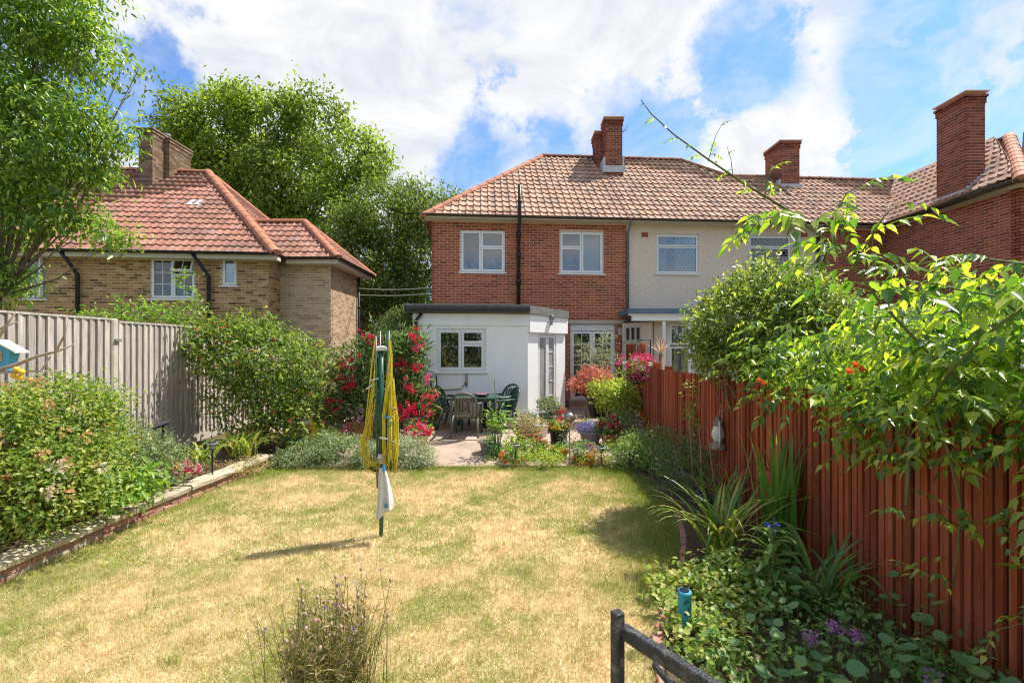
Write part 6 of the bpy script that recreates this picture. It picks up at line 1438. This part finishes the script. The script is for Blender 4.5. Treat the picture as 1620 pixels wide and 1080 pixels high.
blades('grass_clump', 'green blades sprouting behind the arching clump by the fence', (2.35, 5.1, .06), 30, .75, .026, (.05, .4), (.5, 1.6), 124, lf_strap, .14)
p = W(1185, 760, 4.6); t = thing('spent_daylily_stem', 'upright stem with spent orange daylily flowers before the fence', 'flower', (p.x, 4.6, .05)); mb = MB(); top = W(1200, 736, 4.55)
mb.tube([(p.x + .12, 4.6, .05), (p.x + .1, 4.6, .5), top], [.009, .008, .006], 6); mb.build('stem', M['stem'], t, True)
om = petm('spent_petals', (.55, .16, .04), (.45, .2, .05))
for k, (dx, dz) in enumerate(((-.13, .06), (.03, .12), (.08, .07), (.1, -.05))):
    q_ = top + Vector((dx, random.uniform(-.03, .03), dz)); m_ = top.lerp(q_, .55) + Vector((0, 0, .012))
    mb = MB(); mb.tube([top, top.lerp(m_, .5), m_, q_], [.005, .012, .014, .003], 6); mb.build('flower', om, t, True)
mb = MB(); rg2 = random.Random(3)
for (px0, py0, px1, py1, d) in ((1100, 760, 1090, 640, 5.9), (1112, 770, 1106, 670, 5.7), (1160, 800, 1193, 700, 5.0), (1135, 800, 1120, 690, 5.5), (1150, 790, 1165, 735, 5.1)):
    a_, b_ = W(px0, py0, d), W(px1, py1, d); a_.z = .05; mb.tube([a_, a_.lerp(b_, .5) + Vector((rg2.uniform(-.02, .02), 0, 0)), b_], [.009, .008, .004], 5)
tag(mb.build('dead_stems', M['drystem'], None, True), 'dry tan stems left standing in the bed under the lantern', 'stems')
mb = MB(); p = W(1066, 680, 7.6); mb.bbox((p.x - .02, 7.58, .05), (p.x + .03, 7.6, .72), .006); tag(mb.build('slate_marker', M['pot_grey']), 'grey slate plant marker leaning near the fence', 'marker')
# centaurea with one blue flower
def lance(nm, lab, p, n, L, w, seed, mat, fl=None, h=.5):
    random.seed(seed); p = Vector(p); t = thing(nm, lab, 'plant', tuple(p)); ms = []
    for v in range(6):
        V, lo_, sz = leafV([(0, 0, 0)], [(1, 0, random.uniform(.1, .6))], [(-.3, 0, 1)], L * random.uniform(.8, 1.2), w, (np.array([(0, 0, 0), (.5, 0, .0), (1, 0, -.3), (.2, .22, .03), (.45, .5, .05), (.75, .36, -.05), (.2, -.22, .03), (.45, -.5, .05), (.75, -.36, -.05), (.25, 0, .0), (.75, 0, -.1)]), [(0, 9, 4, 3), (9, 1, 5, 4), (1, 10, 5), (10, 2, 5), (0, 6, 7, 9), (9, 7, 8, 1), (1, 8, 10), (10, 8, 2)]))
        ms.append(raw('leaf', V, lo_, sz, mat, True))
    for k in range(n):
        z = h * (k / n) ** 1.3; s = 1.1 - .65 * k / n
        inst('leaf', ms[k % 6], t, Matrix.Translation(p + Vector((random.uniform(-.03, .03), random.uniform(-.03, .03), z))) @ Matrix.Rotation(k * 2.4 + random.uniform(-.3, .3), 4, 'Z') @ Matrix.Rotation(-random.uniform(-.3, .3), 4, 'Y') @ Matrix.Scale(s, 4))
    mb = MB(); mb.tube([p, p + Vector((.01, 0, h * .6)), p + Vector((.0, .0, h))], [.014, .01, .007], 7); mb.build('stem', M['stem'], t, True)
    if fl: inst('flower', FM_[fl], t, Matrix.Translation(p + Vector((0, 0, h + .02))) @ Matrix.Scale(1.3, 4))
    return t
lance('cornflower_plant', 'broad leaved cornflower plant with a single blue flower', (W(1222, 0, 3.45).x, 3.45, .08), 40, .34, .075, 131, lf_dkg, 'blued', .56)
lance('leafy_plant', 'low broad leaved green plant behind the nasturtiums', (W(1150, 0, 3.7).x, 3.75, .06), 22, .24, .07, 132, lf_dkg, None, .25)
# ground cover with small round leaves at the bed edge
shrub('oxalis_cover', 'low pale green ground cover along the brick edging behind the blue light', 'ground cover', (1.4, 3.3, .05), [(1.42, 3.45, .10, .34, .4, .13), (1.25, 2.95, .1, .22, .35, .12), (1.75, 3.6, .12, .3, .35, .16)], 380, 9, .06, .045, .036, leafm('oxalis_leaves', [(.13, .21, .04), (.2, .28, .055), (.3, .34, .09), (.33, .29, .12)], .4), [('pales', 10, .8)], seed=133, stems=0, tm=T_OVAL, zmin=.05, up=1.2, droop=.0)
# nasturtiums: every leaf a round disc on its own stalk
nt_ = thing('nasturtium', 'nasturtium plants with round blue green leaves at the foot of the red fence', 'plant', (1.7, 2.6, .06)); random.seed(9)
def disc():
    mb = MB(); n = 14; vs = [(0, 0, 0)]; 
    for k in range(n): a = 2 * math.pi * k / n; r = .5 * random.uniform(.92, 1.05); vs.append((r * math.cos(a), r * math.sin(a), .07 + random.uniform(-.03, .03)))
    mb.add(vs, [(0, k + 1, (k + 1) % n + 1) for k in range(n)]); return mb.mesh('leaf', lf_nast, True)
ds = [disc() for _ in range(5)]; mb = MB()
for k in range(190):
    y = random.uniform(1.9, 3.35); x = random.uniform(1.0 + .15 * (y > 3), 2.62); 
    if x < 1.45 and y > 2.85: continue
    z = .1 + random.random() ** .8 * (.14 + .22 * max(0, (x - 1.2) / 1.4)); s = random.uniform(.035, .085) * (1.15 if y < 2.5 else 1)
    inst('leaf', ds[k % 5], nt_, Matrix.Translation((x, y, z)) @ Matrix.Rotation(random.uniform(-.5, .5), 4, 'X') @ Matrix.Rotation(random.uniform(-.6, .3), 4, 'Y') @ Matrix.Rotation(random.uniform(0, 6), 4, 'Z') @ Matrix.Scale(s, 4))
    mb.tube([(x + random.uniform(-.08, .08), y + random.uniform(-.08, .08), .05), (x, y, z)], .003, 4, cap=False)
tag(mb.build('stalks', M['stem'], nt_), kind='stuff')
shrub('bed_undergrowth', 'small dark green leaves filling the bed between the nasturtiums', 'plant', (1.9, 2.7, .05), [(1.5, 2.55, .1, .5, .6, .1), (2.2, 2.8, .14, .42, .7, .16), (2.45, 2.3, .1, .25, .5, .2)], 360, 9, .07, .05, .025, lf_dkg, seed=134, stems=0, zmin=.04, up=1.0)
for i, (px, py, d, n) in enumerate(((1318, 990, 2.75, 12), (1282, 1008, 2.65, 9), (1352, 1004, 2.7, 7), (1480, 1072, 2.35, 10))):
    c = W(px, py, d); t = thing('pink_flower_head', ['pink and mauve flower cluster nearest the cornflower plant', 'lone striped pink flower head left of the cluster', 'small pink flower head between round leaves', 'pink flower cluster low by the fence in the corner'][i], 'flower', (c.x, c.y, .1), 'pink flowers in the shaded bed')
    mb = MB(); mb.tube([(c.x, c.y, .06), c], .004, 4); mb.build('stem', M['stem'], t)
    strew('flower', FM_['mauves'], t, [c + Vector((random.gauss(0, .025), random.gauss(0, .02), random.gauss(0, .014))) for _ in range(n)], .9, 1.3)
# blue lantern
c = W(1083, 962, 3.05); t = thing('blue_garden_light', 'turquoise cylindrical garden light on a stake at the bed edge', 'garden light', (c.x, c.y, .03)); b = Vector((c.x, c.y, CH - (990 - CY) * 3.05 / F))
mb = MB(); mb.lathe([(.044, 0), (.046, .006), (.044, .012), (.044, .215), (.047, .22), (.047, .236), (.02, .24)], tuple(b), 18); mb.build('body', M['lantern_blue'], t, True)
mb = MB(); mb.lathe([(.030, .2405), (.030, .244)], tuple(b), 14); mb.build('solar_cell', M['solar'], t)
mb = MB(); mb.lathe([(.047, -.012), (.048, .004)], tuple(b), 18); mb.build('rusty_rim', M['rustmetal'], t)
random.seed(2)
for k in range(9):
    a = -1.6 + random.uniform(-1.2, 1.2); z = random.uniform(.05, .19); mb = MB(); r_ = .0447; w_ = random.uniform(.08, .22); h_ = random.uniform(.008, .02)
    mb.add([(b.x + r_ * math.cos(a + u * w_), b.y + r_ * math.sin(a + u * w_), b.z + z + v * h_) for u, v in ((-1, 0), (0, -1), (1, .2), (.3, 1))], [(0, 1, 2, 3)]); mb.build('cutout', M['black'], t)
mb = MB(); mb.tube([(b.x, b.y, 0), (b.x, b.y, b.z)], .02, 8); mb.build('stake', M['pot_white'], t)
# handrail of the deck steps
q0 = W(977, 985, 1.6); t = thing('handrail', 'black painted iron handrail with a square post', 'handrail', (q0.x, 1.6, 0)); s = .019
mb = MB(Matrix.Translation((q0.x, 1.6, 0)) @ Matrix.Rotation(.5, 4, 'Z')); mb.bbox((-s, -s, 0), (s, s, CH - (966 - CY) * 1.6 / F), .004); mb.build('post', M['iron'], t)
r0_, r1_ = W(992, 1000, 1.59), W(1190, 1128, 1.22); dx_ = (r1_ - r0_).normalized(); z_ = Vector((0, 0, 1)); y_ = z_.cross(dx_).normalized(); zz = dx_.cross(y_)
mb = MB(frame(r0_, dx_, y_, zz)); mb.bbox((-.02, -.018, -.022), ((r1_ - r0_).length, .018, .022), .005); mb.build('rail', M['iron'], t)
u0, u1 = W(1036, 1052, 1.54), W(1100, 1130, 1.3); mb = MB(); mb.tube([u0, u1], .011, 8); mb.build('brace', M['iron'], t)
# love-in-a-mist clump in the foreground
rng = np.random.default_rng(55); t = thing('nigella_clump', 'wispy love in a mist clump with seed pods on the near lawn', 'plant', (-1.02, 2.55, 0)); random.seed(55)
mb = MB(); tipsn = []
for k in range(260):
    b = Vector((-1.02 + random.gauss(0, .10), 2.5 + random.gauss(0, .10), 0)); tp_ = b + Vector((random.gauss(0, .085), random.gauss(0, .08), random.uniform(.30, .66)))
    m_ = b.lerp(tp_, .5) + Vector((random.gauss(0, .02), random.gauss(0, .02), .02)); mb.tube([b, m_, tp_], [.0032, .0024, .0014], 4, cap=False); tipsn.append((b, m_, tp_))
mb.build('stem', M['stem'], t)
P_ = []; D_ = []
for b, m_, tp_ in tipsn:
    for j in range(34):
        u = random.random() ** 1.1; p = (b.lerp(m_, 2 * u) if u < .5 else m_.lerp(tp_, 2 * u - 1)); P_.append(tuple(p)); D_.append((random.gauss(0, 1), random.gauss(0, 1), random.uniform(.1, 1.2)))
leaves('foliage', P_, D_, rdir(len(P_), rng), (.045 + .04 * rng.random(len(P_))), .0042, leafm('nigella_leaves', [(.13, .15, .05), (.24, .2, .09), (.32, .22, .15), (.3, .28, .08)], .3), t, T_DIA)
podm = surf('seed_pod', (.40, .22, .19), (.5, .36, .26), scale=60, rough=.8); pod = MB(); pod.lathe([(.002, -.009), (.007, -.005), (.0095, .003), (.007, .010), (.0015, .018)], n=8); pod = pod.mesh('seed_pod', podm, True)
for k, (b, m_, tp_) in enumerate(tipsn[:95]):
    if k < 78: inst('seed_pod', pod, t, Matrix.Translation(tp_))
    else: inst('flower', FM_['blues' if k % 2 else 'purples'], t, Matrix.Translation(tp_) @ Matrix.Scale(.6, 4))

# bird house on a bare branch
p = W(0, 567, 3.6); t = thing('bird_house', 'small turquoise bird house with a pitched roof hanging by the bare branch', 'bird house', tuple(p)); T = Matrix.Translation(p) @ Matrix.Rotation(.35, 4, 'Z')
mb = MB(T); mb.add([(-.06, -.05, -.11), (.06, -.05, -.11), (.095, -.06, .06), (0, -.06, .13), (-.095, -.06, .06), (-.06, .05, -.11), (.06, .05, -.11), (.095, .06, .06), (0, .06, .13), (-.095, .06, .06)], [(0, 1, 2, 3, 4), (9, 8, 7, 6, 5), (0, 5, 6, 1), (1, 6, 7, 2), (2, 7, 8, 3), (3, 8, 9, 4), (4, 9, 5, 0)]); mb.build('body', M['house_blue'], t)
for s in (-1, 1):
    mb = MB(T); mb.add([(0, -.09, .15), (s * .135, -.09, .055), (s * .135, .09, .055), (0, .09, .15), (0, -.09, .138), (s * .135, -.09, .043), (s * .135, .09, .043), (0, .09, .138)], [(0, 1, 2, 3), (7, 6, 5, 4), (0, 4, 5, 1), (1, 5, 6, 2), (2, 6, 7, 3)]); mb.build('roof_panel', M['house_roof'], t)
mb = MB(T); mb.box((-.045, -.066, -.02), (.045, -.0575, .055)); mb.build('front_picture', M['house_pic'], t)
mb = MB(); mb.tube([p + Vector((0, 0, .14)), p + Vector((-.05, .02, .30))], .003, 4); mb.build('cord', M['drystem'], t)
br = thing('bare_branch', 'bare pale dead branch reaching in front of the grey fence', 'branch', (-4.3, 3.6, .2)); mb = MB()
mb.tube([(-4.25, 3.65, .15), (-4.2, 3.6, 1.2), W(-20, 590, 3.5), W(25, 577, 3.5), W(60, 563, 3.5), W(90, 556, 3.5), W(118, 544, 3.5)], [.035, .028, .019, .015, .012, .009, .004], 7)
mb.tube([W(88, 557, 3.5), W(102, 530, 3.5), W(109, 508, 3.5)], [.009, .006, .003], 6); mb.tube([W(-20, 590, 3.5), W(40, 587, 3.48), W(94, 587, 3.48)], [.015, .009, .005], 6); mb.tube([W(64, 588, 3.48), W(80, 564, 3.5)], [.007, .006], 6)
mb.tube([W(-20, 560, 3.4), W(10, 515, 3.4), W(26, 492, 3.4)], [.014, .009, .004], 6); mb.tube([W(-20, 530, 3.4), W(8, 516, 3.4), W(27, 509, 3.4)], [.01, .008, .004], 6); mb.tube([W(-20, 590, 3.5), W(-22, 560, 3.4)], .014, 6); mb.build('limb', M['deadwood'], br, True)
for k, (px, py) in enumerate(((26, 584), (34, 588), (22, 594), (31, 597))):
    q_ = W(px, py, 3.44); mb = MB(); mb.lathe([(.022 * math.sin(a), -.022 * math.cos(a)) for a in [math.pi * j / 8 for j in range(1, 8)]], tuple(q_), 10); tag(mb.build('yellow_bauble', M['yellow'], None, True), ['upper left yellow bauble of the bunch under the bird house branch', 'upper right yellow bauble of the bunch on the branch', 'lower left yellow bauble hanging beside the bird house', 'lowest yellow bauble of the bunch on the branch'][k], 'ornament', 'yellow baubles on the bare branch')
# laurel bush over the red fence
lb = 5.6
shrub('laurel_bush', 'large rounded glossy bush leaning over the red fence', 'bush', (3.3, lb, 0), [B(1215, 500, lb, 95, 62, .75), B(1160, 520, lb - .1, 62, 58, .6), B(1215, 455, lb, 66, 36, .6), B(1280, 490, lb - .1, 62, 46, .7), B(1200, 560, lb, 100, 40, .6), B(1120, 545, lb - .1, 26, 26, .3), B(1214, 420, lb, 12, 14, .15), B(1330, 540, lb - .2, 60, 60, .7), B(1260, 640, lb + .2, 80, 80, .6)], 1000, 22, .085, .075, .030, lf_bush, seed=141, stems=26, stem_r=.03, lo=.55)

# ================================================================ trumpet creeper over the near fence: every compound leaf an object
tc = thing('trumpet_creeper', 'trumpet creeper with long toothed leaves arching over the near red fence', 'climber', (FXR + .1, 2.8, .05)); random.seed(77); rng = np.random.default_rng(77)
def compound(npair, Lr, lf, droop):
    P_, D_, N_, L_ = [], [], [], []
    pts = []; p = Vector((0, 0, 0)); th = .25
    for i in range(npair * 2 + 2):
        pts.append(p.copy()); th -= droop / (npair * 2); p = p + Vector((math.cos(th), 0, math.sin(th))) * (Lr / (npair * 2 + 1))
    for i in range(1, npair + 1):
        q_ = pts[min(i * 2, len(pts) - 1)]
        for s in (-1, 1):
            P_.append(tuple(q_)); D_.append((.45 + random.uniform(-.1, .1), s * .8, -.55 - random.uniform(0, .6))); N_.append((random.uniform(-.2, .5), random.uniform(-.25, .25), 1)); L_.append(lf * random.uniform(.6, 1.2) * (1.05 - .05 * i))
    P_.append(tuple(pts[-1])); D_.append((1, 0, -.7)); N_.append((.4, 0, 1)); L_.append(lf * 1.1)
    L_ = np.array(L_); V, lo_, sz = leafV(P_, D_, N_, L_, L_ * np.array([random.uniform(.38, .52) for _ in L_]), T_SERR)
    # rachis
    k = len(V); rv = []; rl = []; rs = []
    for i, q_ in enumerate(pts):
        rv += [(q_.x, q_.y - .0022, q_.z), (q_.x, q_.y + .0022, q_.z), (q_.x, q_.y, q_.z - .004)]
    for i in range(len(pts) - 1):
        for a, b in ((0, 1), (1, 2), (2, 0)): rl += [k + 3 * i + a, k + 3 * i + b, k + 3 * i + 3 + b, k + 3 * i + 3 + a]; rs.append(4)
    return raw('leaf', np.concatenate([V, np.array(rv)]), np.concatenate([lo_, rl]), np.concatenate([sz, rs]), lf_vine)
CL = [compound(random.choice((3, 4, 4)), random.uniform(.20, .30), random.uniform(.07, .105), random.uniform(.5, 1.5)) for _ in range(12)]
CS = [compound(3, random.uniform(.08, .13), random.uniform(.03, .042), random.uniform(.4, 1.2)) for _ in range(4)]
placed = 0
def cleaf(p, az, pitch=0., s=1., small=False):
    LEAVES.append((random.choice(CS if small else CL), Matrix.Translation(p) @ Matrix.Rotation(az, 4, 'Z') @ Matrix.Rotation(-pitch, 4, 'Y') @ Matrix.Rotation(random.uniform(-.5, .5), 4, 'X') @ Matrix.Scale(s, 4)))
mbS = MB(); LEAVES = []
def shoot(pts, r0, r1, n, small=False, s=1., az0=None, skip=0.0):
    pts = [Vector(p) for p in pts]; mbS.tube(pts, [r0 + (r1 - r0) * i / (len(pts) - 1) for i in range(len(pts))], 7)
    Ls = [(b - a).length for a, b in zip(pts[:-1], pts[1:])]; T_ = sum(Ls)
    for k in range(n):
        u = skip + (1 - skip) * (k + .5) / n; x = u * T_; i = 0
        while x > Ls[i] and i < len(Ls) - 1: x -= Ls[i]; i += 1
        p = pts[i].lerp(pts[i + 1], x / Ls[i]); d_ = (pts[i + 1] - pts[i]); az = math.atan2(d_.y, d_.x) + (1 if k % 2 else -1) * random.uniform(.7, 1.5)
        cleaf(p, az, random.uniform(-.1, .5), s * (1.05 - .45 * (u if small else 0)), small)
# the long shoot across the sky
dS = 2.25
shoot([W(1560, 640, 2.4), W(1470, 560, 2.35), W(1390, 475, 2.3), W(1350, 420, dS), W(1300, 375, dS), W(1245, 332, dS)], .0075, .005, 18, s=.95, skip=.3)
shoot([W(1245, 332, dS), W(1180, 292, dS), W(1120, 252, dS), W(1065, 212, dS), W(1030, 180, dS), W(1014, 158, dS)], .006, .002, 12, True, .75)
shoot([W(1120, 256, dS), W(1132, 215, dS), W(1146, 190, dS)], .002, .001, 3, True, .8); shoot([W(1160, 280, dS), W(1156, 250, dS), W(1150, 232, dS)], .002, .001, 2, True, .7); shoot([W(1210, 310, dS), W(1213, 285, dS), W(1222, 262, dS)], .003, .0015, 3, True, 1.1)
shoot([W(1300, 375, dS), W(1340, 305, dS - .05), W(1370, 296, dS - .05)], .004, .002, 5, s=.8); shoot([W(1350, 420, dS), W(1400, 340, dS), W(1425, 318, dS)], .004, .002, 5, s=.8)
shoot([W(1330, 400, dS), W(1300, 405, dS - .1), W(1275, 430, dS - .1)], .004, .002, 3, s=.65); shoot([W(1250, 335, dS), W(1200, 350, dS), W(1172, 385, dS)], .004, .002, 6, s=.75)
# right-hand arching stems
shoot([W(1470, 640, 2.5), W(1500, 590, 2.3), W(1560, 530, 2.1), W(1640, 470, 1.95)], .008, .006, 9, s=.85); shoot([W(1700, 430, 2.0), W(1600, 415, 2.1), W(1520, 405, 2.2), W(1450, 420, 2.3), W(1420, 445, 2.35)], .007, .003, 13, s=.85)
shoot([W(1640, 520, 2.2), W(1580, 470, 2.25), W(1500, 455, 2.3), W(1440, 470, 2.4)], .007, .003, 9, s=.85)
# hanging stem down the fence
shoot([W(1480, 650, 2.45), W(1502, 720, 2.42), W(1520, 800, 2.4), W(1515, 870, 2.4), W(1508, 930, 2.4)], .007, .004, 3, s=.7, skip=.1)
shoot([W(1516, 830, 2.4), W(1460, 810, 2.35), W(1390, 805, 2.3)], .003, .0015, 4, s=.6); shoot([W(1518, 830, 2.4), W(1570, 822, 2.3), W(1625, 838, 2.2)], .003, .0015, 4, s=.65); shoot([W(1508, 920, 2.4), W(1480, 905, 2.35), W(1460, 915, 2.3)], .003, .0015, 3, s=.5)
shoot([W(1680, 900, 2.0), W(1620, 985, 2.05), W(1560, 1000, 2.1)], .003, .0015, 4, s=.55); shoot([W(1440, 690, 2.6), W(1436, 760, 2.58), W(1434, 800, 2.55)], .012, .008, 2, s=.6)
# branches through the mound with its leaves
for k in range(30):
    y0 = random.uniform(2.0, 4.6); a = Vector((FXR + random.uniform(-.05, .35), y0, random.uniform(1.55, 2.0))); b = a + Vector((random.uniform(-.55, .1), random.uniform(-.5, .35), random.uniform(-.25, .55))); m_ = a.lerp(b, .5) + Vector((0, 0, .1))
    shoot([a, m_, b], .006, .002, 5, s=random.uniform(.75, 1.05))
for k in range(210):
    y0 = random.uniform(1.8, 4.9); p = Vector((FXR + random.gauss(-.1, .24), y0, 1.86 + random.gauss(0, .24))); cleaf(p, random.uniform(1.6, 5.2), random.uniform(-.3, .5), random.uniform(.75, 1.1))
for k in range(95):
    y0 = random.uniform(1.75, 3.5); p = Vector((FXR - random.uniform(.04, .3), y0, random.uniform(1.32, 1.8) + .1 * (2.6 - y0))); cleaf(p, random.uniform(2.2, 4.4), random.uniform(-.5, .3), random.uniform(.7, 1.05))
for k in range(120):
    y0 = random.uniform(1.7, 3.7); p = Vector((FXR + random.uniform(-.3, .5), y0, random.uniform(1.95, 2.45))); cleaf(p, random.uniform(0, 6.28), random.uniform(-.1, .5), random.uniform(.8, 1.1))
# the 300 nearest leaves are parts of their own, the rest one mass behind them
LEAVES.sort(key=lambda q: (q[1].translation - cam.location).length / q[1].median_scale)
for me_, m_ in LEAVES[:300]: inst('leaf', me_, tc, m_)
Vs, Ls, Ss, off_ = [], [], [], 0
for me_, m_ in LEAVES[300:]:
    v_ = np.array([tuple(m_ @ v.co) for v in me_.vertices]) - np.array(ORG[tc]); Vs.append(v_)
    Ls.append(np.array([l.vertex_index for l in me_.loops]) + off_); Ss.append(np.array([len(p_.vertices) for p_ in me_.polygons])); off_ += len(v_)
tag(link('leaves', raw('leaves', np.concatenate(Vs), np.concatenate(Ls), np.concatenate(Ss), lf_vine), tc), kind='stuff')
mbS.build('stem', M['stem'], tc, True)
fo = [(FXR + .1, 2.6, 1.8, .3, .8, .3), (FXR + .1, 3.6, 1.8, .32, .8, .3), (FXR + .15, 4.5, 1.78, .3, .7, .25), (FXR + .3, 2.4, 2.0, .3, .6, .25), (FXR + .5, 3.4, 1.7, .4, 1.0, .4), (FXR + .35, 2.2, 2.25, .3, .5, .25), (FXR + .6, 2.9, 2.2, .5, .6, .25)]
tag(foliage('inner_leaves', fo, 330, 10, .09, .085, .042, lf_vine, tc, .3, T_SERR, .5, .7, rng=rng) is None or tc.children[-1], kind='stuff')
pf_ = petm('trumpet_petals', (.7, .13, .03))
for px, py, d in ((1352, 588, 2.6), (1362, 578, 2.65), (1372, 585, 2.62), (1215, 607, 3.4), (1208, 602, 3.4)):
    c = W(px, py, d); n_ = 15; vs = []; fs_ = []
    for i_, (r_, z_) in enumerate(((.004, 0), (.007, .02), (.010, .034), (.021, .045))):
        for k_ in range(n_):
            a_ = 2 * math.pi * k_ / n_; rr = r_ * (1 + (.28 * math.cos(5 * a_) if i_ == 3 else 0)); vs.append((c.x - z_, c.y + rr * math.cos(a_) - z_ * .3, c.z + rr * math.sin(a_) + z_ * .15))
    for i_ in range(3):
        for k_ in range(n_): fs_.append((i_ * n_ + k_, i_ * n_ + (k_ + 1) % n_, (i_ + 1) * n_ + (k_ + 1) % n_, (i_ + 1) * n_ + k_))
    mb = MB(); mb.add(vs, fs_); mb.build('flower', pf_, tc, True)
# small climber on the fence under the bush
shrub('fence_climber', 'thin straggling climber on the red fence left of the lantern', 'climber', (2.62, 6.4, .05), [(2.6, 6.5, 1.2, .08, .16, .4), (2.6, 6.6, .8, .08, .2, .3)], 44, 7, .06, .05, .026, lf_fresh, [('whites', 10, .8)], seed=151, stems=8, stem_r=.006, stem_m=M['drystem'])
# wooded far end of the garden behind the viewer, mirrored in the window panes
wb = [(-9 + 3.2 * k, -16 + (k % 3), 3.4 + (k % 2) * 1.2, 2.4, 1.6, 3.4 + (k % 2)) for k in range(8)]
C = foliage('woodland', wb, 800, 36, .55, .28, .17, lf_dark, None, .5, T_FOLD, .3, .8, rng=np.random.default_rng(9))
for o in COL.objects:
    if o.name == 'woodland': tag(o, kind='stuff')
